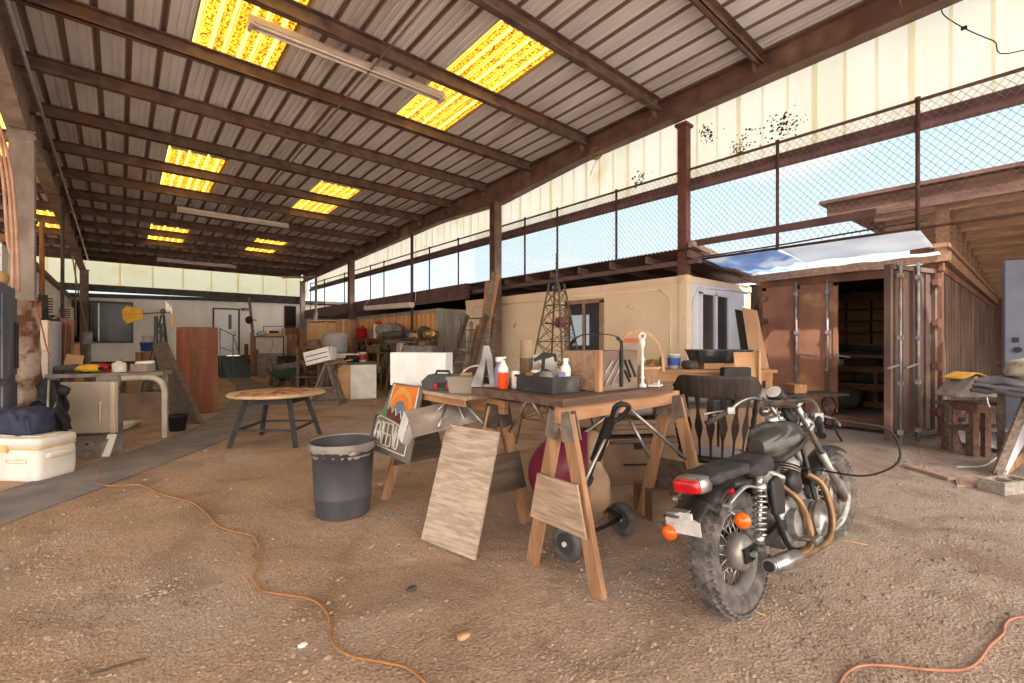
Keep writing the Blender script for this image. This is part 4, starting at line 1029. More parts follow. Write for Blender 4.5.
# far board on the second sawhorse with its own folded legs
FB=thing('plank_table','tan board on tube legs continuing the worn table towards the back','table',(2.1,3.2,.98))
m=MB(); m.span((1.84,2.66,.98),(2.5,3.62,1.01)); m.build('board',K['ply'],FB,world=True,bev=.004)
m=MB(); m.span((1.86,2.7,.93),(1.89,3.6,.978)); m.build('apron',K['pine_y'],FB,world=True)
for a,b in [((453,395),(414,434)),((455,395),(470,436)),((463,400),(483,424)),((449,398),(438,428))]:
    m=MB(); m.tube([onx(a[0],a[1],1.95),onx(b[0],b[1],1.75 if b[0]<450 else 1.98)],.011,8); m.build('folding_leg',K['steel_tube'],FB,world=True)
ZT=1.072
# box with strap and slats
BX=thing('wooden_box','brown box with an arched black strap and slanted bars on its front','box',(2.57,2.02,ZT),group=None)
K['box_side']=wood('box_side',(176,134,98),(146,108,78),'x'); K['box_face']=wood('box_face',(140,112,96),(112,90,76),'x',scale=12)
m=MB(); 
for a,b in [((2.36,1.87,ZT),(2.79,1.885,ZT+.265)),((2.36,2.165,ZT),(2.79,2.18,ZT+.265)),((2.36,1.885,ZT),(2.375,2.165,ZT+.265)),((2.775,1.885,ZT),(2.79,2.165,ZT+.265)),((2.375,1.885,ZT),(2.775,2.165,ZT+.012))]: m.span(a,b)
m.build('body',K['box_face'],BX,world=True,bev=.003)
m=MB(); m.span((2.352,1.862,ZT),(2.385,1.872,ZT+.27)); m.span((2.350,1.866,ZT),(2.358,1.9,ZT+.27)); m.build('corner_strip',K['pine'],BX,world=True)
m=MB(); m.span((2.352,1.9,ZT+.004),(2.358,2.178,ZT+.262)); m.build('side_panel',K['box_side'],BX,world=True)
m=MB(); a=onx(619,391,0) if False else None
xs=2.585
pts=[(xs,1.858,ZT+.02),(xs,1.858,ZT+.30),(xs-.01,1.87,ZT+.34),(xs-.04,1.9,ZT+.37),(xs-.1,2.0,ZT+.38),(xs-.14,2.1,ZT+.37),(xs-.16,2.155,ZT+.33),(xs-.165,2.178,ZT+.27),(xs-.165,2.186,ZT+.05)]
P_=spl([Vector(p) for p in pts],4)
for q in range(len(P_)-1):
    d=(P_[q+1]-P_[q])
    m.bar(P_[q],P_[q+1]+d*.05,.026,.007,up=Vector((0,-1,0)) if abs(d.normalized().z)>.7 else Vector((0,0,1)))
m.build('strap',K['black'],BX,world=True)
for (x0,z0,x1,z1,mt) in [(.04,.12,.12,.2,'steel_tube'),(.04,.04,.18,.2,'steel_tube'),(.11,.04,.19,.14,'steel_tube'),(.26,.2,.33,.08,'black'),(.31,.2,.39,.08,'black'),(.26,.13,.32,.05,'black')]:
    m=MB(); m.bar((2.37+x0,1.864,ZT+z0),(2.37+x1,1.864,ZT+z1),.014,.01,up=(0,1,0)); m.build('slanted_bar',K[mt],BX,world=True)
# black crate with odds and ends
CRt=thing('black_crate','black rubber crate full of odds and ends on the worn table','crate',(2.14,2.13,ZT))
K['crate']=mat('crate_black',(62,60,62),(46,44,46),scale=9,rough=.6,c3=(96,92,90),s3=4)
m=MB()
for a,b in [((2.02,1.96,ZT),(2.27,1.975,ZT+.1)),((2.02,2.285,ZT),(2.27,2.3,ZT+.1)),((2.02,1.975,ZT),(2.035,2.285,ZT+.1)),((2.255,1.975,ZT),(2.27,2.285,ZT+.1)),((2.035,1.975,ZT),(2.255,2.285,ZT+.012))]: m.span(a,b)
m.build('body',K['crate'],CRt,world=True,bev=.004)
m=MB()
for a,b in [((2.01,1.95,ZT+.092),(2.28,1.965,ZT+.106)),((2.01,2.295,ZT+.092),(2.28,2.31,ZT+.106)),((2.01,1.965,ZT+.092),(2.025,2.295,ZT+.106)),((2.265,1.965,ZT+.092),(2.28,2.295,ZT+.106))]: m.span(a,b)
m.build('rim',K['crate'],CRt,world=True)
K['rag']=mat('grey_rag',(150,142,138),(110,102,98),scale=14,rough=1); K['white_pl']=mat('white_plastic',(226,224,222),(210,208,206),rough=.4)
K['purple_pl']=mat('violet_plastic',(150,140,176),(124,114,150),rough=.4); K['brass']=mat('dull_brass',(176,142,88),(134,104,62),scale=9,rough=.4,metal=.5)
def bottle(name,label,c,r,h,mt,capm=None,neck=.35,rz_=0,cat='bottle',group=None):
    T=thing(name,label,cat,c,group=group); m=MB()
    m.lathe([(0,0),(r*.96,0),(r,.01),(r,h*.68),(r*.85,h*.78),(r*neck,h*.88),(r*neck,h)],(0,0,0),n=18); m.build('body',K[mt],T)
    if capm: m=MB(); m.can((0,0,h*.97),r*neck*1.15,h*.1,n=14); m.build('cap',K[capm],T)
    return T
bottle('bottle','clear-white bottle standing at the right end of the black crate',(2.235,2.05,ZT+.014),.034,.19,'white_pl','white_pl',.5)
for i,(x,y,r,h,mt,lb) in enumerate([(2.07,2.22,.03,.11,'brass','brass-coloured can at the left end of the black crate'),(2.10,2.08,.032,.12,'tin','dented tin at the near corner of the black crate'),(2.17,2.03,.028,.115,'purple_pl','violet plastic cup in the black crate'),(2.14,2.24,.03,.12,'white_pl','white pot at the back of the black crate')]):
    m=MB(); m.lathe([(0,0),(r*.85,0),(r,h),(r*.9,h),(r*.78,.01),(0,.01)],(0,0,0),n=16); solo('cup',m,K[mt],lb,'cup',base=(x,y,ZT+.013))
m=MB(); m.blob((2.15,2.13,ZT+.07),(.07,.08,.055),10,.8,.5,4,seed=2); solo('rag',m,K['rag'],'crumpled grey rag heaped in the middle of the black crate','rag')
m=MB(); m.tube([(2.06,2.16,ZT+.11),(2.2,2.2,ZT+.125)],.012,8); m.tube([(2.2,2.2,ZT+.125),(2.25,2.21,ZT+.11)],.018,8); solo('hose_piece',m,K['junk'],'dark hose piece lying over the black crate contents','hose')
# orange bottle, spray bottle
OB=thing('spray_bottle','orange bottle with white top at the left edge of the worn table','bottle',(2.02,2.44,ZT)); K['orange']=mat('orange_liquid',(238,84,26),(226,66,16),rough=.25)
m=MB(); m.lathe([(0,0),(.034,0),(.036,.01),(.036,.115)],n=20); m.build('lower_body',K['orange'],OB,); m=MB(); m.lathe([(.036,.115),(.036,.145),(.024,.165),(.016,.18),(.016,.195),(0,.195)],n=20); m.build('shoulder',K['white_pl'],OB)
SB=thing('spray_bottle','violet and white trigger sprayer behind the orange bottle','bottle',(2.06,2.53,ZT))
m=MB(); m.lathe([(0,0),(.036,0),(.038,.01),(.036,.13),(.02,.16),(.016,.185),(0,.185)],n=18); m.build('body',K['purple_pl'],SB); m=MB(); m.box((0,0,.2),(.05,.03,.035)); m.bar((.02,0,.2),(.06,0,.215),.016,.016); m.bar((.025,0,.19),(.045,0,.15),.008,.014); m.build('trigger_head',K['white_pl'],SB,.003)
m=MB(); m.lathe([(0,0),(.028,0),(.03,.02),(.03,.12),(.0,.125)],n=16); solo('tub',m,K['white_pl'],'small white tub between the orange bottle and the black crate','tub',base=(2.10,2.4,ZT))
# grey cast stand (two uprights)
ST=thing('metal_stand','grey cast-metal splayed stand beside the orange bottle','stand',(2.0,2.6,ZT))
m=MB(); m.prism([(-.13,0),(-.03,0),(0,.2),(.03,0),(.07,0),(.045,.22),(.02,.30),(-.02,.30),(-.035,.2),(-.115,.012)],(0,0,0),(.62,-.78,0),(0,0,1),.025); m.build('upright',K['galv'],ST,bev=.004)
m=MB(); m.tube([(0,0,.3),(.0,0,.36)],.022,10); m.blob((0,0,.37),(.03,.03,.03),8); m.build('head',K['junk'],ST)
m=MB(); m.bar((-.02,.06,.01),(.1,-.06,.01),.06,.02); m.build('foot',K['galv'],ST)
# pipe, white board, clamp behind the crate
m=MB(); m.lathe([(0,0),(.05,0),(.05,.2),(.053,.2),(.053,.22),(.05,.22),(.045,.34),(.03,.34),(.03,.1)],n=18); solo('pipe_stub',m,wood('tan_tube',(186,152,118),(160,126,96),'z'),'tan upright tube with a band behind the spray bottles','tube',base=(2.35,2.56,ZT))
m=MB(); m.box((0,0,.11),(.26,.012,.22),(R(12),0,0)); solo('foam_board',m,K['white_pl'],'white board propped behind the black crate on the worn table','board',base=(2.52,2.58,ZT+.005),rz=R(-30))
HM=thing('bar_clamp','black-headed clamp with brown handle sticking up behind the black crate','clamp',(2.3,2.38,ZT))
m=MB(); m.tube([(-.1,.04,.02),(.02,-.0,.16)],.017,8); m.build('handle',K['box_side'],HM); m=MB(); m.prism([(0,0),(.025,0),(.03,.09),(.09,.11),(.1,.07),(.115,.075),(.11,.13),(.02,.14),(-.06,.09),(-.05,.07),(.005,.09)],(.02,-.01,.11),(.76,-.65,0),(0,0,1),.02); m.build('jaw',K['black'],HM,bev=.003)
m=MB(); m.blob((2.18,2.42,ZT+.04),(.1,.06,.045),8,.8,.5,5,seed=8); solo('scrap_heap',m,K['brass'],'heap of brown fittings behind the black crate','scrap')
# on the far board: bin, toolbox, saw, case
ZB=1.012
m=MB(); q=[(-.085,-.06),(.085,-.06),(.085,.06),(-.085,.06)]
def tub4(w0,d0,w1,d1,h,t=.006):
    m=MB(); A=[(-w0/2,-d0/2,0),(w0/2,-d0/2,0),(w0/2,d0/2,0),(-w0/2,d0/2,0)]; B_=[(-w1/2,-d1/2,h),(w1/2,-d1/2,h),(w1/2,d1/2,h),(-w1/2,d1/2,h)]
    k=1-2*t/min(w0,d0); A2=[(x*k,y*k,t) for x,y,z in A]; B2=[(x*k,y*k,z) for x,y,z in B_]
    vs=A+B_+A2+B2; fs=[(3,2,1,0),(8,9,10,11)]
    for i in range(4):
        j=(i+1)%4; fs+=[(i,j,4+j,4+i),(8+j,8+i,12+i,12+j),(4+i,4+j,12+j,12+i)]
    m.add(vs,fs); m.box((0,-d1/2,h-.008),(w1+.016,.012,.016)); m.box((0,d1/2,h-.008),(w1+.016,.012,.016)); m.box((-w1/2,0,h-.008),(.012,d1,.016)); m.box((w1/2,0,h-.008),(.012,d1,.016)); return m
K['bin_grey']=mat('grey_bin',(150,138,128),(136,124,116),rough=.5)
solo('storage_bin',tub4(.17,.12,.2,.15,.12),K['bin_grey'],'small taupe plastic bin on the far board','bin',base=(1.98,2.88,ZB),rz=R(-50))
TX=thing('toolbox','dark grey toolbox with sloped ends and red catches beside the taupe bin','toolbox',(1.97,3.14,ZB),R(-50))
K['dk_grey']=mat('dark_grey_plastic',(74,74,76),(60,60,62),rough=.5)
m=MB(); m.prism([(-.15,.02),(-.1,0),(.13,0),(.16,.05),(.16,.09),(.1,.125),(-.1,.125),(-.16,.07)],(0,.07,0),(1,0,0),(0,0,1),.14); m.build('case',K['dk_grey'],TX,bev=.006)
m=MB(); m.span((-.06,-.078,.02),(.1,-.07,.065)); m.build('front_panel',K['black'],TX)
for x in (-.035,.07): 
    m=MB(); m.box((x,-.08,.04),(.035,.016,.04)); m.build('catch',mat('red_plastic',(176,36,40),(140,26,30),rough=.4),TX,bev=.004)
m=MB(); m.tube([(-.06,0,.122),(-.05,0,.15),(.05,0,.15),(.06,0,.122)],.01,8); m.build('carry_handle',K['black'],TX)
m=MB(); m.prism([(-.12,0),(.12,0),(.15,.1),(-.07,.12)],(0,.05,0),(1,0,0),(0,0,1),.09); m.box((.0,-.05,.05),(.12,.02,.03)); solo('tool_case',m,K['black'],'black slanted tool case between the taupe bin and the metal stand','tool case',base=(2.12,2.74,ZB),rz=R(-45),bev=.008)
SW=thing('circular_saw_guard','dark half-round saw guard with a pale rim lying above the tool case','saw guard',(2.12,2.84,ZB+.125),R(-48))
m=MB(); m.prism([(.13*math.cos(t),.075*math.sin(t)) for t in [math.pi*i/16 for i in range(17)]],(0,.03,0),(1,0,0),(0,0,1),.06); m.build('guard',mat('maroon_dark',(78,52,52),(58,40,40)),SW,bev=.004)
m=MB(); m.tube([(.132*math.cos(t),-.03,.077*math.sin(t)) for t in [math.pi*(.45+.55*i/14) for i in range(15)]],.007,6); m.build('rim',K['fix_white'],SW)
m=MB(); m.box((-.1,-.01,.012),(.09,.06,.022)); m.build('base_plate',K['brass'],SW)
# long white carton
RT=Vector((CA,-CB,0)); FW=Vector((CB,CA,0))
def cdir(deg): return RT*math.cos(R(deg))-FW*math.sin(R(deg))      # horizontal direction, turned towards the eye
wa=g(389,385,ZB); wx=cdir(14)
WB=thing('foam_box','long white foam box standing on the back end of the far board','box',wa+wx*.27-Vector((-wx.y,wx.x,0))*-.08)
m=MB(); m.prism([(-.26,0),(.27,0),(.27,.29),(-.26,.29)],Vector((0,0,0))+Vector((-wx.y,wx.x,0))*.09,wx,(0,0,1),.17); m.build('body',K['white_pl'],WB,bev=.006)
# ------------------------------------------------ painted sign and folded sheet metal
K['sign_grey']=mat('sign_grey',(124,118,112),(104,98,92),scale=7,rough=.5); K['sign_white']=mat('sign_white',(226,220,210),(206,198,188),scale=9)
K['sign_orange']=mat('sign_orange',(226,132,50),(204,108,36),scale=5); K['sign_gold']=mat('sign_gold',(214,160,84),(196,140,66),scale=5)
K['sign_green']=mat('sign_green',(104,132,88),(84,112,70),scale=8); K['sign_red']=mat('sign_brown_red',(110,58,54),(88,46,44),scale=8); K['sign_slate']=mat('sign_slate',(112,122,136),(96,106,120),scale=8)
SG=thing('painted_sign','painted sign with orange arch, trees and red-roofed houses over carved lettering','sign',(1.72,3.55,.42))
# sign plane: foot line runs along ex, face looks back towards the camera
O=dep(373,446,4.02); ex=(dep(403,459,3.62)-O); ex.z=0; wd_=ex.length; ex=ex/wd_; top=dep(384,386,4.1)-O
ez=(top-ex*top.dot(ex)); hh=ez.length; ez=ez.normalized(); nn=ez.cross(ex).normalized()
if nn.dot(-O)<0: nn=-nn
def sp(x,y,o=0): return O+ex*(x*wd_)+ez*(y*hh)+nn*o
def plate(poly,o,th,name,mt,par):
    m=MB(); m.v=[]; P2=[sp(x,y,o) for x,y in poly]; n=len(P2); vs=P2+[p+nn*th for p in P2]
    c0=sum(P2,Vector())/n
    m.add(vs,[list(range(n))[::-1],list(range(n,2*n))]+[(i,(i+1)%n,n+(i+1)%n,n+i) for i in range(n)]); return m.build(name,mt,par,world=True)
outer=[(-.05,.02),(.0,-.06),(.5,-.06),(1.15,-.06),(1.18,.42),(1.12,.5),(1.17,.9),(1.12,1.08),(.28,1.08),(.2,.8),(.12,.62),(-.02,.58),(-.1,.45)]
bd=plate(outer,-.02,.022,'board',K['sign_grey'],SG)
def outl(poly,r,name,mt,closed=True):
    m=MB(); m.tube([sp(x,y,.008) for x,y in poly],r,6,closed=closed); return m.build(name,mt,SG,world=True)
plate([(.32,.56),(1.06,.47),(1.1,1.05),(.36,1.05)],.002,.006,'arch_field',K['sign_orange'],SG)
for f_,mtn in ((.36,'sign_gold'),(.28,'sign_orange'),(.19,'sign_slate')):
    plate([(.68+f_*math.cos(t),.58+f_*1.25*math.sin(t)) for t in [math.pi*i/18 for i in range(19)]],.006+.002*(.36-f_)*20,.003,'rainbow_arch',K[mtn],SG)
outl([(.68+.205*math.cos(t),.58+.205*1.25*math.sin(t)) for t in [math.pi*i/18 for i in range(19)]],.004,'arch_outline',K['sign_white'],False)
for (x,y) in [(.42,.62),(.56,.58),(.72,.56),(.86,.52)]:
    plate([(x-.08,y-.07),(x+.07,y-.09),(x+.07,y+.0),(x+.02,y+.1),(x-.08,y+.02)],.016,.004,'house',K['sign_red'],SG)
    m=MB(); m.tube([sp(*q,.02) for q in [(x-.08,y+.02),(x+.02,y+.1),(x+.07,y+.0)]],.0035,5); m.build('roof_line',K['sign_white'],SG,world=True)
for x,y in ((.26,.55),(1.02,.46)):
    plate([(x-.1,y-.03),(x+.1,y-.05),(x+.05,y+.1),(x+.02,y+.08),(x-.0,y+.22),(x-.03,y+.1),(x-.06,y+.1)],.014,.004,'tree',K['sign_green'],SG)
outl([(.03,.05),(1.05,.03),(1.06,.40),(.12,.52),(.0,.48),(-.05,.3)],.006,'panel_outline',K['sign_white'])
outl([(.28,.62),(.36,1.06)],.005,'edge_line',K['sign_white'],False); outl([(1.1,.46),(1.12,1.06)],.005,'edge_line',K['sign_white'],False)
# letters GREENB, each built of strokes
GL={'G':[[(1,.85),(.5,1),(0,.75),(0,.25),(.5,0),(1,.2),(1,.5),(.6,.5)]],'R':[[(0,0),(0,1),(.8,1),(1,.78),(.8,.52),(0,.52)],[(.45,.52),(1,0)]],'E':[[(1,1),(0,1),(0,0),(1,0)],[(0,.5),(.8,.5)]],'N':[[(0,0),(0,1),(1,0),(1,1)]],'B':[[(0,0),(0,1),(.8,1),(.95,.78),(.8,.52),(0,.52)],[(.8,.52),(1,.27),(.8,0),(0,0)]]}
x=.02
for ch in 'GREENB':
    h0=.36-.02*x; m=MB()
    for strk in GL[ch]:
        m.tube([sp(x+px_*.10,.08+py_*h0,.008) for px_,py_ in strk],.0075,6)
    m.build('letter',K['sign_white'],SG,world=True); x+=.135
SM=thing('sheet_metal','bent silver sheet metal tray lying across the far sawhorse beside the painted sign','sheet metal',(1.75,3.3,.62))
K['sheet_silver']=mat('silver_sheet',(182,172,164),(150,142,136),scale=4,rough=.4,metal=.35,c3=(220,212,204),s3=4)
a,b,c_,d_=dep(402,424,3.52),dep(446,407,3.9),dep(482,402,3.5),dep(470,434,3.2)
e_=dep(417,446,3.2)
m=MB(); m.quad(dep(405,411,3.5),dep(470,397,3.7),dep(480,420,3.4),dep(410,438,3.25),.006); m.build('tray',K['sheet_silver'],SM,world=True)
m=MB(); m.quad(dep(403.8,411,3.5),dep(408,420,3.36),dep(401.5,443,3.3),dep(397,435,3.42),.006); m.build('folded_edge',K['white_pl'],SM,world=True)
m=MB(); m.quad(dep(409,424,3.3),dep(413,437,3.24),dep(407,446,3.27),dep(402,443,3.29),.004); m.build('end_flange',K['sheet_silver'],SM,world=True)
# plywood board leaning on the table end
a,b=g(422,541),g(475,562); bw=b-a
m=MB(); m.box((0,0,.405),(bw.length,.018,.81))
m.box((bw.length*.38,-.0095,.10),(.05,.001,.012)); 
LB=solo('plywood_board',m,wood('grey_plywood',(200,172,148),(160,134,112),'x',scale=55,c3=(150,126,108),s3=7,f3=(.6,.72)),'weathered plywood board leaning against the middle sawhorse','plywood',base=(a+b)/2+Vector((0,0,.012)),rot=(R(-18),0,math.atan2(bw.y,bw.x)))
# ================================================================ more of the middle ground
def yawc(deg=0): return math.atan2(-CB,CA)+R(deg)         # yaw that sets local x along the picture's right
def boxy(name,label,cat,base,d,yaw,mt,mt2=None,kind='carton',group=None):
    T=thing(name,label,cat,base,yaw,group=group); w_,dp,h=d; m=MB()
    if kind=='carton':
        m.box((0,0,h/2),d); m.build('body',mt,T,bev=min(d)*.03)
        m=MB(); m.box((0,0,h+.001),(w_*.14,dp*1.004,.003)); m.box((0,-dp/2-.001,h*.9),(w_*.14,.003,h*.2)); m.build('tape_strip',mt2 or mt,T)
    elif kind=='open':
        t=.012
        for c,dd in [((0,-dp/2+t/2,h/2),(w_,t,h)),((0,dp/2-t/2,h/2),(w_,t,h)),((-w_/2+t/2,0,h/2),(t,dp-2*t,h)),((w_/2-t/2,0,h/2),(t,dp-2*t,h)),((0,0,t/2),(w_-2*t,dp-2*t,t))]: m.box(c,dd)
        m.build('body',mt,T); m=MB(); m.bar((-w_/2+.02,-dp/2,h),(w_/2-.02,-dp/2,h),.006,.0) if False else None
        m.box((0,-dp/2-.05,h-.03),(w_*.96,.006,.12),(R(-35),0,0)); m.build('flap',mt2 or mt,T)
    elif kind=='slat':
        n=3; sh=h/n
        for i in range(n):
            z=sh*(i+.5)
            m.box((0,-dp/2,z),(w_,.015,sh*.82)); m.box((0,dp/2,z),(w_,.015,sh*.82)); m.box((-w_/2,0,z),(.015,dp,sh*.82)); m.box((w_/2,0,z),(.015,dp,sh*.82))
        m.build('slats',mt,T); m=MB()
        for a in (-1,1):
            for b in (-1,1): m.box((a*(w_/2-.03),b*(dp/2-.02),h/2),(.035,.025,h))
        m.build('corner_post',mt2 or mt,T); m=MB(); m.box((0,0,.01),(w_*.97,dp*.97,.02)); m.build('bottom_board',mt,T)
    elif kind=='chest':
        m.box((0,0,h*.44),(w_,dp,h*.88)); m.build('body',mt,T,bev=.006)
        m=MB(); m.box((0,0,h*.94),(w_*1.03,dp*1.03,h*.1)); m.build('lid',mt2 or mt,T,bev=.008)
        m=MB(); m.box((0,-dp/2-.008,h*.82),(w_*.08,.016,h*.12)); m.tube([(-w_*.15,-dp/2-.01,h*.45),(-w_*.13,-dp/2-.03,h*.45),(w_*.13,-dp/2-.03,h*.45),(w_*.15,-dp/2-.01,h*.45)],h*.02,6); m.build('latch',K['black'],T)
    elif kind=='cab':
        t=.02; m.box((0,.01,h/2),(w_,dp-.02,h)); m.build('body',mt,T,bev=.004)
        m=MB(); m.box((-w_*.245,-dp/2-.005,h*.48),(w_*.47,.018,h*.88)); m.build('door',mt2 or mt,T,bev=.003)
        m=MB(); m.box((w_*.245,-dp/2-.005,h*.48),(w_*.47,.018,h*.88)); m.build('door',mt2 or mt,T,bev=.003)
    return T
K['card']=mat('cardboard',(196,156,116),(176,136,98),scale=3,rough=.9); K['card2']=mat('card_brown',(158,120,90),(132,98,72),scale=3,rough=.9)
K['dusty']=mat('dusty_brown',(142,116,96),(112,90,74),scale=3,rough=.95)
K['chairwood']=wood('dark_chair_wood',(66,52,46),(46,36,32),'z',rough=.45)
K['chairwood']=K['chairwood']
K['cushion']=mat('lavender_pad',(150,146,158),(128,124,136),scale=6,rough=.8)
# captain's chair
CH=thing('wooden_chair','dark wooden chair with arrow-shaped back spindles behind the motorcycle seat','chair',(3.86,1.82,0),R(-62))
m=MB()
def seatf(u,v):
    a=2*math.pi*v; rr=.5+.5*u; x=.30*math.copysign(abs(math.cos(a))**.8,math.cos(a)); y=.27*math.copysign(abs(math.sin(a))**.8,math.sin(a))
    return x*u,y*u
prof=[(0,.448),(.7,.44),(.92,.452),(1,.445),(1,.415),(.9,.405),(0,.405)]
n=36; vs=[]; 
for q,z in prof:
    for j in range(n): x,y=seatf(max(q,.001),j/n); vs.append((x,y,z))
m.add(vs,[(i*n+j,i*n+(j+1)%n,(i+1)*n+(j+1)%n,(i+1)*n+j) for i in range(len(prof)-1) for j in range(n)],True); m.build('seat',K['chairwood'],CH)
m=MB(); m.blob((0,.02,.452),(.22,.2,.016),8,.7); m.build('seat_pad',K['cushion'],CH,)
def backx(t): return Vector((.31*math.sin(t),-.02-.25*math.cos(t),0))
TT=[R(-62+124*i/5) for i in range(6)]
for i,t in enumerate([R(-58+116*k/7) for k in range(8)]):
    a=backx(t)*.92+Vector((0,0,.44)); b=backx(t)*1.12+Vector((0,-.09,1.0)); d=b-a
    m=MB()
    if i in (0,7):
        rs=[]; ps=[]
        for k in range(25):
            q=k/24; ps.append(a+d*q); rs.append(.014+.007*abs(math.sin(q*19))+.004*(q<.2))
        m.tube(ps,rs,10)
    else:
        sd=Vector((math.cos(t),math.sin(t),0)); P2=[(0,.008),(.3,.010),(.45,.03),(.5,.034),(.72,.012),(.9,.02),(1,.022)]
        vs=[]
        for q,wd in P2:
            c=a+d*q
            for e,f in ((-1,-1),(1,-1),(1,1),(-1,1)): vs.append(c+sd*e*wd+Vector((0,f*.007,0)))
        m.add(vs,[(k*4+j,k*4+(j+1)%4,k*4+4+(j+1)%4,k*4+4+j) for k in range(len(P2)-1) for j in range(4)]+[(3,2,1,0)])
    m.build('spindle',K['chairwood'],CH)
m=MB()
def rail(u,v):
    t=R(-68+136*u); e=max(0,abs(2*u-1)-.72)/.28; h0=.955+.03*e; h1=1.13-.10*e*e
    return backx(t)*1.13+Vector((0,-.09-.03*v,h0+(h1-h0)*v))
m.sheet(rail,28,5,.026); m.build('top_rail',K['chairwood'],CH,bev=.005)
m=MB()
def rail2(u,v):
    t=R(-14+44*u); e=max(0,abs(2*u-1)-.7)/.3; return backx(t)*1.0+Vector((0,-.085,.83+(.12-.03*e*e)*v))
m.sheet(rail2,14,4,.03); m.build('back_pad',K['bike_black'],CH,bev=.006)
for s in (-1,1):
    m=MB(); a=backx(s*R(62))*1.02+Vector((0,-.02,.66)); m.tube(spl([a,a+Vector((.02*s,.14,.005)),a+Vector((.03*s,.26,0)),a+Vector((.0,.33,-.01))],5),[.022]*16,8,flat=.5)
    m.build('armrest',K['chairwood'],CH)
    for q in (.16,.29):
        m=MB(); p=a+Vector((.025*s,q,-.01)); b=Vector((.27*s,q-.1,.44)); ps=[b+(p-b)*k/14 for k in range(15)]; m.tube(ps,[.012+.008*abs(math.sin(k*1.1)) for k in range(15)],8); m.build('arm_spindle',K['chairwood'],CH)
    for yy in (-.17,.19):
        m=MB(); a2=Vector((.2*s,yy,.41)); b2=Vector((.28*s,yy*1.45,0)); ps=[a2+(b2-a2)*k/16 for k in range(17)]; m.tube(ps,[.019+.007*math.sin(k*.8) for k in range(17)],8); m.build('leg',K['chairwood'],CH)
    m=MB(); m.tube([(.245*s,-.22,.19),(.245*s,.24,.19)],.012,8); m.build('stretcher',K['chairwood'],CH)
m=MB(); m.tube([(-.245,.01,.19),(.245,.01,.19)],.012,8); m.build('stretcher',K['chairwood'],CH)
# two-wheeled cart with maroon shell
CT=thing('wheeled_cart','two-wheeled cart with a maroon curved shell parked under the worn table','cart',(2.45,2.15,0))
K['maroon']=mat('maroon_paint',(122,40,62),(98,30,50),scale=6,rough=.4,c3=(140,96,96),s3=5,f3=(.6,.8)); K['tan_shell']=mat('tan_shell_inside',(164,138,114),(132,108,88),scale=5,rough=.9)
c0=dep(588,474,3.25); A_=(RT*.95-FW*.16+Vector((0,0,.02))).normalized(); U_=(Vector((0,0,1))+RT*.35); U_=(U_-A_*U_.dot(A_)).normalized(); S_=A_.cross(U_)
def shell(k,off):
    def fn(u,v):
        a=2*math.pi*v; th=math.pi/2*u*1.0
        r=math.sin(th)
        return c0-A_*(math.cos(th)*.43*k)+U_*(r*math.cos(a)*.33*k)+S_*(r*math.sin(a)*.27*k)+A_*off
    return fn
m=MB(); m.sheet(shell(1,0),14,36); m.build('shell',K['maroon'],CT,world=True)
m=MB(); m.sheet(shell(.95,.0),14,36); m.sheet(lambda u,v:shell(.97,0)(1,v)+A_*u*(.11+.07*mnoise.noise(Vector((math.cos(v*6.28)*1.5,math.sin(v*6.28)*1.5,2))))-(shell(.97,0)(1,v)-c0)*(.18*u*u),6,36,.008); m.sheet(lambda u,v:shell(1,0)(1,v)*(1-u)+shell(.95,0)(1,v)*u,1,36); m.build('shell_lining',K['tan_shell'],CT,world=True)
w1,w2=dep(567,544,2.9),dep(622,519,3.3); w1.z=.115; w2.z=.115; axd=(w2-w1).normalized()
for p in (w1,w2):
    m=MB(); m.lathe([(.07,-.02),(.1,-.026),(.115,-.015),(.117,0),(.115,.015),(.1,.026),(.07,.02)],p,axd,28); W_=m.build('wheel',K['tyre'],CT,world=True); W_['label']='small black cart wheel'
    m=MB(); m.lathe([(0,-.015),(.02,-.022),(.06,-.01),(.078,-.022),(.078,.022),(.06,.01),(.02,.022),(0,.015)],p,axd,20)
    for k in range(5): m.can(p-axd*.012+Matrix.Rotation(k*1.2566,3,axd)@(Vector((0,0,1)).cross(axd).normalized()*.045),.012,.004,-axd,8)
    m.v=[WM(CT).inverted()@v for v in m.v]; m.build('wheel_disc',K['dk_grey'],W_); m=MB(); m.can(p-axd*.02,.016,.014,-axd,10); m.v=[WM(CT).inverted()@v for v in m.v]; m.build('hub_cap',K['white_pl'],W_)
m=MB(); m.tube([w1,w2],.014,8); a=dep(594,500,3.1); m.bar(w2,a,.03,.03); m.bar(w1+axd*.1,dep(560,498,3.15),.03,.03); m.build('axle_frame',K['black'],CT,world=True)
h0,h1=dep(585,488,3.0),dep(611,418,2.75); hd=(h1-h0).normalized()
m=MB(); m.tube([h0,h1],.014,8); m.bar(h0+hd*.24,h1,.065,.03); 
for k in range(3): m.can(h0+hd*(.3+.06*k)-FW*.012,.012,.004,-FW,8)
t0=h1; m.tube(spl([t0-hd*.03+RT*.01,t0+hd*.08+RT*.0,t0+hd*.10+RT*.04,t0+hd*.08+RT*.085,t0-hd*.0+RT*.055,t0-hd*.03+RT*.01],4),.015,8); m.build('handle',K['black'],CT,world=True); 
m=MB(); m.bar(h0-hd*.02,h0+hd*.1,.06,.03); m.tube([h0+hd*.12,h0-hd*.15-FW*.03],.008,6); m.build('clamp',K['dk_grey'],CT,world=True)
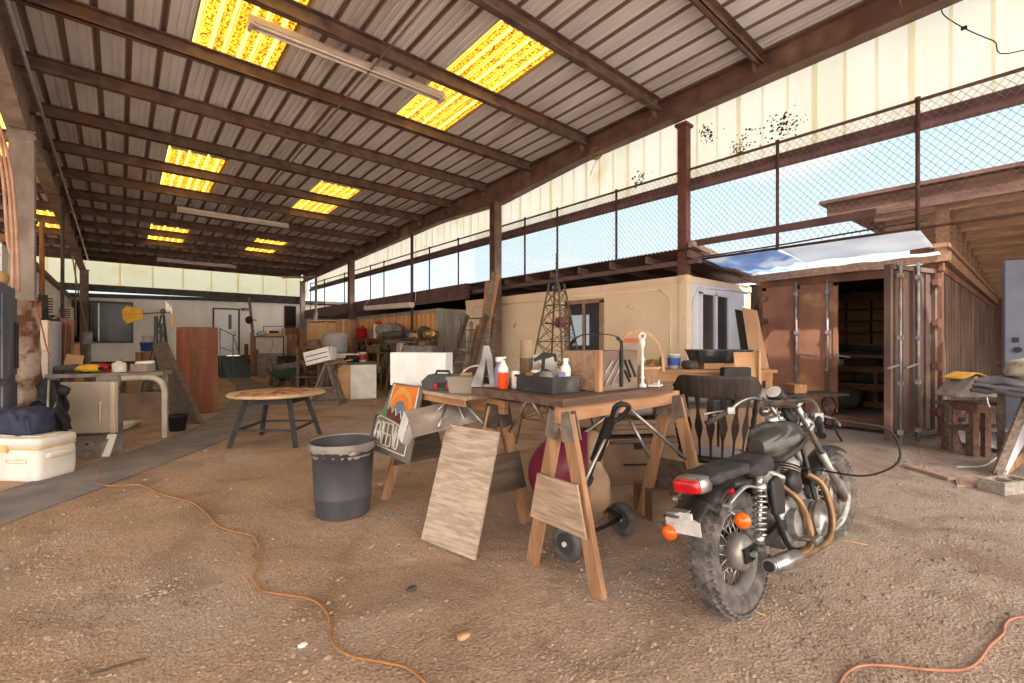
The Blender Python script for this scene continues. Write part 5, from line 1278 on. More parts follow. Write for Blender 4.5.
# dusty chests and pipes behind the table
boxy('wooden_chest','dusty brown chest behind the right legs of the near sawhorse','chest',(3.95,2.75,0),(.95,.45,.46),yawc(8),K['dusty'],K['dark_ply'],'chest')
boxy('carton','dusty sagging carton on the ground beside the motorcycle rear wheel','carton',(3.42,1.98,0),(.5,.32,.24),yawc(12),K['dusty'],K['card2'],'carton')
boxy('wooden_crate','low slatted crate at the left of the dusty chest','crate',(3.35,2.95,0),(.4,.3,.53),yawc(-5),K['dark_ply'],K['dusty'],'slat')
K['duct']=mat('grey_duct',(136,128,124),(106,100,98),scale=8,rough=.7)
PT=boxy('work_bench_box','long dark cabinet behind the wooden chair holding grey pipes','cabinet',(4.75,2.35,0),(1.3,.5,.78),yawc(6),K['dark_ply'],K['dusty'],'cab')
m=MB(); a,b=dep(655,412,4.5),dep(768,402,4.55); a.z=.86; b.z=.86; m.tube([a,b],.075,16); m.tube([b,b+(b-a)*.001],.06,16); m.ring(b,.06,.016,(b-a).normalized(),20,6); solo('duct_pipe',m,K['duct'],'thick grey pipe lying behind the wooden chair','pipe')
m=MB(); a,b=dep(592,418,4.58),dep(668,408,4.7); a.z=.71; b.z=.71; m.tube([a,b],.07,16); m.ring(a,.058,.014,(b-a).normalized(),20,6); solo('duct_pipe',m,K['duct'],'pale pipe under the right end of the worn table','pipe')
boxy('wooden_crate','shallow slatted crate on the dusty chest carrying the pale pipe','crate',(3.92,2.72,.49),(.5,.3,.14),yawc(8),K['dusty'],K['dark_ply'],'slat')
m=MB(); m.blob(Vector((3.62,2.82,.545)),(.09,.07,.06),8,.8,.6,5,seed=4); m.v=[v for v in m.v]; solo('straw_bundle',m,K['brass'],'yellow straw bundle on the dusty chest under the worn table','straw')
# basket with hoop handle at the right end of the table
BS=thing('basket','bentwood basket with a tall hoop handle behind the brown box','basket',(3.0,2.0,ZT))
K['basket']=wood('bentwood',(196,148,104),(164,118,80),'z')
m=MB(); m.lathe([(0,0),(.13,0),(.155,.12),(.165,.125),(.165,.14),(.15,.14),(.135,.02),(0,.015)],n=28); m.build('bowl',K['basket'],BS)
m=MB(); e=cdir(0); m.v=[]; P2=[e*(-.19*math.cos(math.pi*k/22))+Vector((0,0,.10+.31*math.sin(math.pi*k/22)**.85)) for k in range(23)]
for q in range(22): m.bar(P2[q].xyz if False else P2[q],P2[q+1],.022,.007,up=FW) 
m.build('hoop_handle',K['basket'],BS)
bs=WM(BS)
# (the hoop was laid out in world directions, so turn is zero here)
WC=thing('candle_stand','ornate white candlestick standing behind the brown box','candlestick',(2.85,1.87,ZT))
m=MB(); m.lathe([(0,0),(.05,0),(.045,.02),(.02,.03),(.018,.06),(.03,.075),(.018,.09),(.018,.2),(.03,.215),(.016,.235),(.014,.30),(.03,.32),(.035,.345),(.02,.375),(0,.38)],n=16); m.v=[Vector((v.x*.62,v.y*.62,v.z*.93)) for v in m.v]; m.build('stem',K['white_pl'],WC)
m=MB(); m.ring((0,0,.365),.022,.006,(.65,.76,0),16,6); m.build('finial_ring',K['white_pl'],WC)
m=MB(); m.box((0,0,.006),(.13,.08,.012)); m.box((.03,.0,.018),(.05,.04,.012)); m.prism([(0,0),(.015,.03),(.02,.015),(.03,.035),(.04,0)],(-.03,-.02,.012),(1,0,0),(0,0,1),.01); solo('paper_stack',m,K['white_pl'],'white papers at the right end of the worn table','paper',base=(2.99,1.85,ZT),rz=R(20))
# bench along the tan container with its clutter
WBn=thing('work_bench','pale wooden bench in front of the tan container corner','bench',(5.75,3.05,0),yawc(0))
m=MB(); m.box((0,0,1.02),(2.0,.6,.04)); m.build('bench_top',K['pine_h'],WBn,bev=.004)
m=MB(); m.box((0,-.26,.95),(1.9,.03,.1)); m.build('apron',K['pine_h'],WBn)
for x in (-.9,.9):
    for y in (-.24,.24):
        m=MB(); m.box((x,y,.5),(.08,.08,1.0)); m.build('leg',K['pine'],WBn)
m=MB(); m.box((0,0,.3),(1.8,.5,.03)); m.build('lower_shelf',K['old_wood'],WBn)
ZW=1.042
def onb(px,off=0): # a point on the bench top under a picture column
    B0=Vector((5.75,3.05,0)); t=(px-512)/FOC; 
    d0=B0.dot(FW)+off; return RT*(t*d0)+FW*d0+Vector((0,0,ZW))
def bucket(name,label,c,r,h,mt,band=None,cat='bucket',handle=True):
    T=thing(name,label,cat,c); m=MB(); m.lathe([(0,0),(r*.88,0),(r,h),(r*1.05,h),(r*1.05,h*.93),(r*1.01,h*.93)],n=24); m.lathe([(r*.97,h),(r*.85,.01),(0,.01)],n=24); m.build('body',mt,T)
    if band: m=MB(); m.lathe([(r*.91,h*.22),(r*.975,h*.75)],n=24); m.v=[Vector((v.x*1.015,v.y*1.015,v.z)) for v in m.v]; m.build('label_band',band,T)
    if handle: m=MB(); m.tube([Vector((r*1.05*math.cos(t),r*1.0*math.sin(t)*.5-.0,h*.9-r*.75*math.sin(t))) for t in [math.pi*k/12 for k in range(13)]],r*.03,5); m.build('bail',K['galv'],T)
    return T
K['blue_band']=mat('blue_label',(62,98,168),(46,76,140),scale=20)
bucket('paint_bucket','white bucket with a blue banded label on the pale bench',onb(674),.085,.19,K['white_pl'],K['blue_band'])
m=tub4(.62,.34,.72,.44,.17,.02)
K['tray_black']=mat('black_tray',(48,46,48),(34,32,34),scale=7,rough=.5,c3=(100,96,96),s3=7)
o=solo('mortar_tray',m,K['tray_black'],'black mortar tray in front of the white window end','tray',base=onb(718,.05)+Vector((0,0,.08)),rz=yawc(0))
boxy('carton','flattened carton under the black mortar tray','carton',onb(722,.05),(.6,.3,.075),yawc(0),K['card'],K['card2'],'carton')
GBx=thing('red_framed_box','grey box with a red-framed front on the pale bench behind the hoop','box',onb(628),yawc(-8))
m=MB(); m.box((0,0,.2),(.24,.16,.40)); m.build('body',K['bin_grey'],GBx,bev=.006)
m=MB(); m.box((0,-.082,.37),(.24,.012,.05)); m.box((-.1,-.082,.22),(.04,.012,.3)); m.box((.02,-.084,.17),(.13,.014,.16)); m.build('red_frame',mat('faded_red',(200,98,66),(170,78,54),scale=6),GBx)
bottle('bottle','brown figurine-like bottle right of the hoop on the bench',onb(662,-.1),.035,.2,'dark_ply','pine_h',.4)
m=MB(); m.blob((0,0,.05),(.12,.08,.06),8,.8,.6,5,seed=9); solo('scrap_heap',m,K['junk'],'small dark scrap heap on the bench beside the blue-labelled bucket','scrap',base=onb(690,-.12))
m=MB(); m.blob((0,0,.05),(.1,.07,.06),8,.8,.6,5,seed=12); solo('scrap_heap',m,K['brass'],'brown scrap heap left of the blue-labelled bucket','scrap',base=onb(652,.05))
CS=thing('case','black case with an orange label standing beside the leaning board','case',(5.63,2.40,.79),yawc(8))
m=MB(); m.box((0,0,.15),(.36,.1,.3)); m.build('body',K['black'],CS,bev=.02); m=MB(); m.box((.1,-.053,.09),(.1,.006,.09)); m.box((.1,-.057,.09),(.02,.004,.06)); m.build('label_patch',mat('orange_label',(232,142,40),(206,116,24),scale=14),CS)
m=MB(); m.box((0,0,.24),(.30,.012,.48),(R(-8),0,0)); m.box((.14,-.03,.25),(.03,.05,.5)); solo('carton_sheet',m,K['card'],'tan carton sheet propped behind the black case','cardboard',base=(5.87,2.37,.79),rz=yawc(4))
# leaning board right of the window end
m=MB(); a,b=dep(742,308,6.9),dep(757,311,6.75); c_,d_=g(793,445),g(765,440)
bl=dep(757,408,6.3); br=dep(777,408,6.2)
def extend(t,q): 
    k=(t.z)/(t.z-q.z); return t+(q-t)*k
m.quad(extend(a,bl),extend(b,br),b,a,.02); solo('leaning_board',m,wood('mdf_board',(196,146,106),(180,130,92),'z',scale=6,bump=.03),'tall tan board leaning beside the white window end','board')
m=MB(); 
def off(p): return p-RT*.06+FW*.1
m.quad(off(extend(a,bl)),off(extend(b,br)),off(b)-Vector((0,0,.02)),off(a)-Vector((0,0,.02)),.02); solo('leaning_board',m,K['black'],'dark board edge just behind the tall tan board','board')
# treadle table in front of the container doors
TR=thing('treadle_table','small dark table on curved iron legs before the rusty doors','table',(7.35,2.15,0),yawc(10))
m=MB(); m.box((0,0,.66),(.95,.42,.035)); m.build('tabletop',K['chairwood'],TR,bev=.004)
for x in (-.36,.36):
    m=MB()
    for s in (-1,1): m.tube(spl([Vector((x,.02*s,.64)),Vector((x,.12*s,.5)),Vector((x,.05*s,.32)),Vector((x,.12*s,.14)),Vector((x,.21*s,.02))],5),.014,6)
    m.tube([(x,-.1,.16),(x,.1,.16)],.01,6); m.tube([(x,-.06,.32),(x,.06,.32)],.01,6); m.build('iron_leg',K['black'],TR)
m=MB(); m.tube([(-.36,0,.2),(.36,0,.2)],.012,6); m.box((0,.0,.12),(.3,.22,.012)); m.build('treadle',K['black'],TR)
boxy('carton','small carton on the dark treadle table','carton',(7.2,2.25,.68),(.2,.2,.12),yawc(10),K['card2'],K['card'])
# derrick-like lattice tower with light string
TW=thing('lattice_tower','tapering lattice yard tower wound with a light string behind the table','tower ornament',(4.58,4.37,0),R(12))
Ht=2.5; bw=.40; tw=.03
def leg(sx,sy,z): k=1-z/Ht; return Vector((sx*(tw+(bw-tw)*k),sy*(tw+(bw-tw)*k),z))
K['iron']=mat('tower_iron',(92,80,66),(66,56,46),scale=9,rough=.7)
for sx in (-1,1):
    for sy in (-1,1):
        m=MB(); m.bar(leg(sx,sy,0),leg(sx,sy,2.2),.022,.022); m.build('tower_leg',K['iron'],TW)
zs=[.35,.75,1.1,1.4,1.65,1.9,2.1]
for z in zs:
    m=MB()
    for (a,b) in (((-1,-1),(1,-1)),((1,-1),(1,1)),((1,1),(-1,1)),((-1,1),(-1,-1))): m.tube([leg(*a,z),leg(*b,z)],.007,5)
    m.build('tower_ring',K['iron'],TW)
m=MB()
for z,z2 in zip(zs,zs[1:]):
    for (a,b) in (((-1,-1),(1,-1)),((1,-1),(1,1)),((1,1),(-1,1)),((-1,1),(-1,-1))): m.tube([leg(*a,z),leg(*b,z2)],.005,5); m.tube([leg(*b,z),leg(*a,z2)],.005,5)
m.build('cross_brace',K['iron'],TW)
m=MB(); m.can((0,0,2.12),.06,.03,n=12); m.tube([(0,0,2.1),(0,0,2.62)],[.02,.012],8); m.build('crown',K['junk'],TW)
pts=[]
for k in range(90): t=k/89; z=.5+1.75*t; a=t*30; r_=(tw+(bw-tw)*(1-z/Ht))*1.32; pts.append(Vector((r_*math.cos(a),r_*math.sin(a),z)))
m=MB(); m.tube(pts,.005,4); ls=m.build('light_string',mat('string_green',(52,84,66),(40,64,52)),TW)
bm_=[mat('bulb_'+n,c,tuple(int(x*.8) for x in c),rough=.2) for n,c in (('amber',(236,170,60)),('blue',(80,130,190)),('red',(180,60,60)),('green',(80,150,90)))]
for i in range(0,90,4):
    m=MB(); m.blob(pts[i]*1.0+Vector((0,0,-.012)),(.011,.011,.018),5); m.build('bulb',bm_[(i//4)%4],ls)
m=MB(); m.blob((-.05,-.1,1.66),(.1,.06,.07),8,.8,.5,4,seed=3); m.build('red_cloth',mat('dull_red_cloth',(128,72,66),(98,54,50),scale=9),TW)
# round table
RTb=thing('round_table','round-topped table on splayed black legs standing on the dirt','table',(1.68,7.0,0))
K['rt_wood']=wood('round_top_wood',(212,172,128),(186,146,104),'x',scale=12)
m=MB(); m.lathe([(0,.655),(.60,.655),(.62,.665),(.62,.685),(.605,.695),(0,.695)],n=48); m.build('tabletop',K['rt_wood'],RTb)
K['blk_leg']=mat('black_leg',(62,60,64),(48,46,50),scale=8,rough=.6)
fr=[(-1,-1),(1,-1),(1,1),(-1,1)]
cs,sn=math.cos(R(-38)),math.sin(R(-38))
def rot2(x,y): return (x*cs-y*sn,x*sn+y*cs)
for x,y in fr:
    a=rot2(x*.27,y*.27); b=rot2(x*.43,y*.43); m=MB(); m.bar((a[0],a[1],.65),(b[0],b[1],0),.055,.05); m.build('leg',K['blk_leg'],RTb,bev=.004)
for (p,q) in zip(fr,fr[1:]+fr[:1]):
    m=MB(); a=rot2(p[0]*.28,p[1]*.28); b=rot2(q[0]*.28,q[1]*.28); m.bar((*a,.60),(*b,.60),.03,.1); m.build('apron',K['blk_leg'],RTb)
    m=MB(); a=rot2(p[0]*.375,p[1]*.375); b=rot2(q[0]*.375,q[1]*.375); m.bar((*a,.22),(*b,.22),.028,.028); m.build('stretcher',K['blk_leg'],RTb)
K['copper']=mat('copper_bits',(186,120,92),(146,88,66),scale=7,rough=.6,c3=(222,182,150),s3=9)
for i,(x,y,a,l,w_) in enumerate([(1.25,6.75,20,.3,.07),(1.42,6.6,-15,.28,.06),(1.62,6.78,40,.34,.08),(1.75,6.58,-30,.26,.07),(1.9,6.85,10,.3,.06),(2.05,7.0,-20,.26,.08),(1.35,7.0,-40,.3,.07),(1.8,7.15,25,.28,.07)]):
    m=MB(); m.sheet(lambda u,v:((u-.5)*l,(v-.5)*w_*(1-.5*(2*u-1)**2),.006+.02*math.sin(u*3.1)+.006*math.sin(v*9+u*5)),10,4,.006)
    o=solo('copper_scrap',m,K['copper'],'curled copper-brown scrap piece lying on the round table','scrap metal',base=(x,y,.696),rz=R(a),group='copper scraps on the round table')
# trash can
TC=thing('trash_can','round grey plastic trash can with a clear liner over the rim','trash can',Vector((g(332,523).x,g(332,523).y,0))+FW*.235)
K['can_grey']=mat('can_grey',(88,87,92),(68,67,73),scale=4,st=(1,1,.5),rough=.55)
K['liner']=mat('clear_liner',(176,168,162),(150,142,138),scale=9,rough=.25,spec=.7,trans=.3,bump=.3,bscale=9)
m=MB(); m.lathe([(0,0),(.205,0),(.212,.01),(.2215,.146),(.2245,.15),(.2255,.165),(.2235,.17),(.242,.5),(.248,.5),(.248,.56),(.256,.565),(.256,.585),(.244,.585),(.236,.5),(.2,.02),(0,.02)],n=44); m.build('body',K['can_grey'],TC)
m=MB()
def ln(u,v):
    a=2*math.pi*u; r=.262+.006*mnoise.noise(Vector((a*3,v*4,1)))*(v>.1); z=.592-.055*v*(1+.25*mnoise.noise(Vector((math.cos(a)*2,math.sin(a)*2,0))))
    return (r*math.cos(a),r*math.sin(a),z)
m.sheet(ln,64,6,.0)
def ln2(u,v):
    a=2*math.pi*u; r=.262-.05*v-.012*abs(mnoise.noise(Vector((math.cos(a)*5,math.sin(a)*5,v*3)))); return (r*math.cos(a),r*math.sin(a),.592-.28*v)
m.sheet(ln2,64,6,.0); m.blob((-.02,-.26,.53),(.035,.02,.02),6,.8,.5,4); m.build('liner',K['liner'],TC)
m=MB(); m.can((0,0,.03),.2,.01,n=24); m.build('inside_base',K['black'],TC)
m=MB(); tc_=Vector(TC.location); m.tube([tc_+RT*.1+Vector((0,0,.1)),tc_+RT*.27+FW*.02+Vector((0,0,.80))],.011,7); solo('stick',m,K['dk_grey'],'dark stick standing in the grey trash can','stick')
# extension cords
def gcord(name,label,pts,r,mt,n=7):
    m=MB(); P=spl([g(x,y)+Vector((0,0,r+.004)) for x,y in pts],8); m.tube(P,r,n); return solo(name,m,mt,label,'cord')
K['cord_o']=mat('orange_cord',(176,126,80),(150,102,62),scale=9,rough=.5); K['cord_p']=mat('faded_cord',(188,128,104),(160,104,82),scale=9,rough=.5)
gcord('extension_cord','orange extension cord snaking over the runner and across the dirt',[(82,464),(93,468),(100,478),(95,484),(112,487),(140,486),(160,495),(190,503),(206,514),(218,527),(235,533),(252,537),(259,549),(252,558),(258,566),(254,580),(262,592),(280,596),(310,601),(325,612),(331,628),(333,645),(350,658),(380,664),(408,671),(430,690)],.006,K['cord_o'])
gcord('extension_cord','faded pinkish cord curving across the bottom right corner',[(838,690),(846,676),(862,668),(890,668),(930,672),(962,672),(978,664),(990,648),(1003,636),(1005,627),(1014,620),(1040,618)],.006,K['cord_p'])
gcord('wire_scrap','thin brown wire lying in the dirt at bottom left',[(90,676),(110,670),(130,664),(146,660)],.004,K['iron'])
# ================================================================ left side
K['cooler']=mat('cooler_white',(226,220,214),(208,200,194),scale=4,rough=.45); K['cooler_band']=mat('cooler_band',(214,186,136),(196,166,116),rough=.5)
IC=thing('ice_chest','large white ice chest with a tan band on the dirt at far left','ice chest',g(10,482)+FW*.2,yawc(-6))
w_,d_,h_=.66,.40,.40
m=MB(); m.blob((0,0,.17),(w_/2*1.01,d_/2*1.01,.19),12,.28,cut=-.17)
m.f=m.f
bdy=m.build('body',K['cooler'],IC)
m=MB(); m.blob((0,0,.385),(w_/2*1.03,d_/2*1.04,.055),10,.3); m.box((0,-.02,.44),(.5,.2,.012)); m.build('lid',K['cooler'],IC)
m=MB(); m.blob((0,0,.332),(w_/2*1.03,d_/2*1.04,.014),8,.28); m.build('band',K['cooler_band'],IC)
m=MB(); m.box((-.05,-d_/2-.012,.33),(.07,.016,.075)); m.box((.0,-d_/2-.014,.325),(.012,.02,.07)); m.box((-.1,-d_/2-.014,.325),(.012,.02,.07)); m.build('latch',K['cooler_band'],IC,bev=.003)
m=MB(); m.tube(spl([Vector(p) for p in [(.0,-d_/2-.002,.19),(.19,-d_/2-.002,.19),(.21,-d_/2-.002,.205),(.19,-d_/2-.002,.22),(.0,-d_/2-.002,.22),(-.02,-d_/2-.002,.205)]],3,True),.004,5,closed=True); m.build('name_plate_outline',K['cooler_band'],IC)
m=MB()
for k in range(4): m.box((-.05,-d_/2+.0,.05+.03*k),(.56,.012,.012))
m.build('ribs',K['cooler'],IC)
m=MB(); m.blob((w_/2,0,.25),(.03,.12,.035),8,.5); m.build('side_handle',K['cooler'],IC)
K['navy']=mat('navy_bag',(58,60,84),(40,42,62),scale=9,rough=.8,bump=.2,bscale=12)
NB=thing('duffel_bag','navy blue duffel bag sitting on the white ice chest','bag',g(10,482)+FW*.2-RT*.02+Vector((0,0,.44)),yawc(-10))
m=MB(); m.blob((-.06,0,.13),(.25,.15,.145),14,.5,.16,4,seed=5,cut=-.13); m.build('body',K['navy'],NB)
m=MB(); m.tube(spl([Vector((-.2,-.14,.16)),Vector((-.14,-.17,.25)),Vector((.02,-.17,.26)),Vector((.08,-.14,.16))],5),.011,6,flat=.5); m.tube(spl([Vector((.14,-.1,.2)),Vector((.2,-.14,.1)),Vector((.21,-.12,.02))],5),.012,6,flat=.4); m.build('strap',K['navy'],NB)
m=MB(); m.tube([(-.25,0,.265),(.13,0,.27)],.006,5); m.build('zip',K['black'],NB)
# folded camp chair in black cloth
K['blk_cloth']=mat('black_cloth',(44,42,46),(26,25,28),scale=8,rough=.7,bump=.25,bscale=9)
FC=thing('folding_chair','folded black camp chair with silver legs standing behind the ice chest','chair',g(28,470)+FW*.3,yawc(-10))
def cloth(c,sx,sz,seed,tilt=0):
    m=MB()
    def fn(u,v):
        p=Vector(((u-.5)*sx,.09*mnoise.noise(Vector((u*3+seed,v*3,seed)))+.03*math.sin(u*14+v*4),(v-.5)*sz+.06*mnoise.noise(Vector((u*4,v*2,seed*2)))))
        return Vector(c)+Euler((0,tilt,0)).to_matrix()@p
    m.sheet(fn,18,18,.006); return m
m=cloth((-.02,0,.62),.3,.34,1,.5); m.build('seat_cloth',K['blk_cloth'],FC)
m=cloth((.06,-.06,.55),.2,.5,5,-.3); m.build('back_cloth',K['blk_cloth'],FC)
m=cloth((-.16,-.02,.5),.22,.26,9,.9); m.build('arm_cloth',K['blk_cloth'],FC)
for a,b in [((.06,-.12,0),(.07,-.1,.82)),((-.1,-.1,.02),(.1,-.06,.6)),((.02,.1,0),(-.1,.06,.8)),((.14,.05,.0),(-.02,.0,.66))]:
    m=MB(); m.tube([a,b],.011,8); m.build('leg',K['steel_tube'],FC)
FC.scale=(1.25,1.25,1.18)
# dark blue cabinet at the left edge
K['blue_steel']=mat('blue_steel',(104,108,128),(82,86,106),scale=2,st=(1,1,.4),rough=.5,c3=(140,142,156),s3=2)
BC=thing('steel_cabinet','tall dusty blue steel cabinet cut off by the left edge','cabinet',(-1.35,7.7,0))
m=MB(); m.span((-1.75,7.2,0),(-.97,8.2,2.05)); m.build('body',K['blue_steel'],BC,world=True,bev=.02)
m=MB(); m.span((-.965,7.22,1.0),(-.945,8.12,1.92)); m.build('door',K['blue_steel'],BC,world=True,bev=.008)
m=MB(); m.span((-.965,7.22,.08),(-.945,8.12,.92)); m.build('door',K['blue_steel'],BC,world=True,bev=.008)
m=MB(); m.span((-.94,7.9,1.08),(-.925,8.06,1.62)); m.build('window_recess',K['black'],BC,world=True)
m=MB(); m.blob((-1.1,7.9,2.13),(.12,.14,.09),8,.7,.3,4); solo('foam_lump',m,K['card'],'tan foam lump on top of the blue steel cabinet','foam')
# pier of torn wrapping round the grey column
K['wrap']=mat('torn_wrap',(196,176,160),(120,84,68),scale=5,rough=.9,lo=.42,hi=.55,bump=.5,bscale=6,c3=(150,110,92),s3=2.5)
m=MB(); m.sheet(lambda u,v:(lambda a,z,r:(-1.0+r*math.cos(a),9.0+r*math.sin(a),z))(2*math.pi*u,1.95*v,.172+.03*mnoise.noise(Vector((math.cos(2*math.pi*u)*2,math.sin(2*math.pi*u)*2,v*6)))),32,34)
m.build('torn_wrap',K['wrap'],COLL,world=True)['label']='torn rust-stained wrapping on the column foot'
m=MB(); m.tube(spl([Vector((-.86,8.82,1.95)),Vector((-.8,8.8,1.6)),Vector((-.76,8.8,1.35)),Vector((-.72,8.78,1.2))],5),.008,5); solo('cord_loop',m,mat('red_cord',(196,90,66)),'thin red cord hanging beside the wide grey column','cord')
# hanging hoses and a lit bulb on the column
K['pink_hose']=mat('pink_hose',(206,164,140),(180,138,114),scale=5,rough=.6)
HZ=thing('hose_bundle','pale pink hoses hanging down the front of the wide grey column','hose',(-.98,8.78,1.9))
for k,(x0,x1) in enumerate(((-1.13,-1.06),(-1.1,-1.02),(-1.17,-1.10))):
    m=MB(); m.tube(spl([Vector((x0-.25,8.6,4.7)),Vector((x0-.08,8.66,4.2)),Vector((x1-.05,8.72,3.6)),Vector((x1,8.72,2.7)),Vector((x1+.02*k,8.72,1.55+.5*k))],6),.017,8); m.build('hose',K['pink_hose'],HZ,world=True)
LBb=thing('light_bulb','glowing bare bulb under the rafter at the far left edge','light bulb',dep(4,84,5.7))
m=MB(); m.blob((0,0,0),(.035,.035,.045),8); 
em=bpy.data.materials.new('bulb_glow'); em.use_nodes=True; em.node_tree.nodes['Principled BSDF'].inputs['Emission Color'].default_value=(1,.6,.25,1); em.node_tree.nodes['Principled BSDF'].inputs['Emission Strength'].default_value=6
m.build('glass_bulb',em,LBb); m=MB(); m.can((0,0,.04),.02,.06,n=10); m.tube([(0,0,.1),(0,0,.55)],.006,5); m.build('socket',K['black'],LBb)
# conduit and poles
m=MB(); m.tube([(-.9,3,rz(3)-.24),(-.9,23,rz(23)-.24)],.022,8); 
for y in range(4,23,3): m.box((-.93,y,rz(y)-.24),(.08,.03,.05))
solo('conduit',m,K['alu'],'thin metal conduit running along the left roof girder','conduit')
def pole(name,label,px,y0,y1,d,r,mt,sq=False):
    a,b=dep(px,y0,d),dep(px,y1,d); b.z=0 if y1>400 else b.z
    m=MB()
    if sq: m.bar(a,b,r*2,r*2,up=(1,0,0))
    else: m.tube([a,b],r,8)
    return solo(name,m,mt,label,'pole')
pole('wooden_pole','orange-brown wooden pole standing beside the white trailer',42,222,410,9.6,.042,wood('orange_pole',(176,116,66),(140,88,48),'z'))
pole('black_pole','black pipe standing in front of the white trailer',62.5,206,410,9.8,.032,K['dark_trim'])
m=MB(); a,b=dep(45,320,9.6),dep(63,320,9.8); m.tube([a,b],.03,8); m.tube([dep(43,295,9.5),dep(44,320,9.5)],.07,8); solo('pipe_rail',m,K['dark_trim'],'dark pipe rail joining the wooden pole and the black pipe','rail')
m=MB(); m.tube(spl([dep(72,255,13),dep(78,290,13),dep(84,318,13),dep(87,332,13)],5),.02,6); m.tube([dep(75.5,262,13),dep(76,335,13)],.018,6); solo('hanging_cable',m,K['tan_frame'],'cords hanging from the girder by the dark window','cable')
m=MB(); p=dep(88,338,13); m.box(p,(.2,.12,.35)); m.box(p-FW*.07,(.1,.03,.2)); m.tube([p+Vector((.02,0,-.17)),Vector((p.x,p.y,0))],.05,8); solo('junction_box',m,K['galv'],'grey junction box on a pipe before the dark window','junction box')
# white office trailer at left
TRr=thing('office_trailer','white office trailer with brown roof trim along the left side','trailer',(-3.0,16,0))
m=MB(); m.span((-4.4,10.9,.35),(-1.44,23.1,3.0)); m.build('body',K['door_white'],TRr,world=True)
m=MB(); m.span((-4.5,10.8,3.0),(-1.36,23.2,3.12)); m.build('roof_trim',mat('brown_trim',(156,112,84),(130,90,66)),TRr,world=True)
for y in (12,15.5,19,22):
    m=MB(); m.span((-4.2,y-.2,0),(-1.7,y+.2,.35)); m.build('support',K['galv'],TRr,world=True)
for y in (14.6,19.2):
    m=MB(); m.span((-1.46,y,2.0),(-1.1,y+.65,2.45)); ac=m.build('air_conditioner',K['fix_white'],TRr,world=True,bev=.02)
    m=MB(); 
    for k in range(6): m.span((-1.15,y-.008,2.05+.06*k),(-1.42,y+.003,2.08+.06*k))
    m.v=[WM(TRr).inverted()@v for v in m.v]; m.build('grille',K['junk'],ac)
    m=MB(); m.bar((-1.45,y+.1,1.98),(-1.12,y+.1,1.98),.03); m.bar((-1.45,y+.1,1.75),(-1.14,y+.1,1.98),.03); m.build('bracket',K['junk'],TRr,world=True)
m=MB(); m.span((-1.45,16.4,.6),(-1.42,17.3,2.5)); m.build('trailer_door',K['bin_grey'],TRr,world=True)
# beige refrigerator and red-brown plank door
FR=thing('refrigerator','beige refrigerator with white side beside the torn-wrapped column','refrigerator',Vector((dep(41,418,7.6).x,dep(41,418,7.6).y,0)),yawc(28))
K['beige']=mat('beige_enamel',(206,188,166),(192,172,150),scale=3,rough=.4); K['beige2']=mat('taupe_enamel',(178,164,150),(164,150,136),scale=3,rough=.4)
m=MB(); m.box((0,.02,.88),(.36,.5,1.72)); m.box((0,.02,.02),(.34,.48,.04)); m.build('body',K['white_paint'],FR,bev=.015)
m=MB(); m.box((0,-.26,1.5),(.36,.05,.5)); m.build('freezer_door',K['beige'],FR,bev=.012); m=MB(); m.box((0,-.26,.64),(.36,.05,1.2)); m.build('door',K['beige2'],FR,bev=.012)
m=MB(); m.bar((-.13,-.3,1.3),(-.13,-.3,1.5),.02); m.bar((-.13,-.3,.9),(-.13,-.3,1.2),.02); m.build('handle',K['junk'],FR)
m=MB(); a=dep(63,318,8.0); b=dep(75,320,7.9); c_=Vector((b.x,b.y,0))+RT*.03; d_=Vector((a.x,a.y,0))+RT*.03
m.quad(d_-FW*.1,c_-FW*.1,b,a,.04); m.bar((d_+c_)/2-FW*.15+Vector((0,0,.2)),(a+b)/2-FW*.04,.04,.02); solo('plank_door',m,wood('red_plank',(150,92,70),(118,68,50),'z'),'red-brown plank door leaning left of the workbench','door plank')
m=MB(); _a,_b=dep(76,398,8.3),dep(90,380,8.3); _a.z=0; _b.z=0; m.quad(_a,_b,dep(79,344,8.5),dep(75,344,8.5),.02); solo('pale_plank',m,K['card'],'pale offcut leaning beside the red-brown plank door','plank')
# bench with rounded leg and tools
WB2=thing('tool_bench','grey workbench with a rounded tube leg covered in tools, left side','bench',dep(118,437,7.2)*1,0)
WB2.location=Vector((WB2.location.x,WB2.location.y,0))
b0=g(165,437); zt=.90
e1=cdir(-24); bd_=Vector((-e1.y,e1.x,0))
def wb(x,y,z): return b0+e1*x+bd_*y+Vector((0,0,z))
K['bench_grey']=mat('bench_grey',(150,142,136),(118,110,104),scale=5,rough=.7,c3=(104,84,72),s3=3)
m=MB(); m.quad(wb(-1.35,.05,zt-.0),wb(-.04,.05,zt-.0),wb(-.04,.55,zt),wb(-1.35,.55,zt),.05); m.build('bench_top',K['bench_grey'],WB2,world=True)
K['putty']=mat('putty_tube',(186,174,160),(166,152,138),scale=6,rough=.5)
m=MB(); m.tube(spl([wb(-.62,0,zt-.03),wb(-.3,0,zt-.02),wb(-.14,0,zt-.03),wb(-.05,0,zt-.09),wb(-.01,0,zt-.2),wb(0,0,zt-.28)],6),.04,10); m.build('bent_tube',K['putty'],WB2,world=True)
m=MB(); m.bar(wb(0,0,0),wb(0,0,zt-.25),.085,.06,up=e1); m.build('leg',K['putty'],WB2,world=True)
for x,y in ((-1.28,.1),(-1.28,.5),(-.12,.5)):
    m=MB(); m.bar(wb(x,y,0),wb(x,y,zt),.07,.07,up=e1); m.build('leg',K['bench_grey'],WB2,world=True)
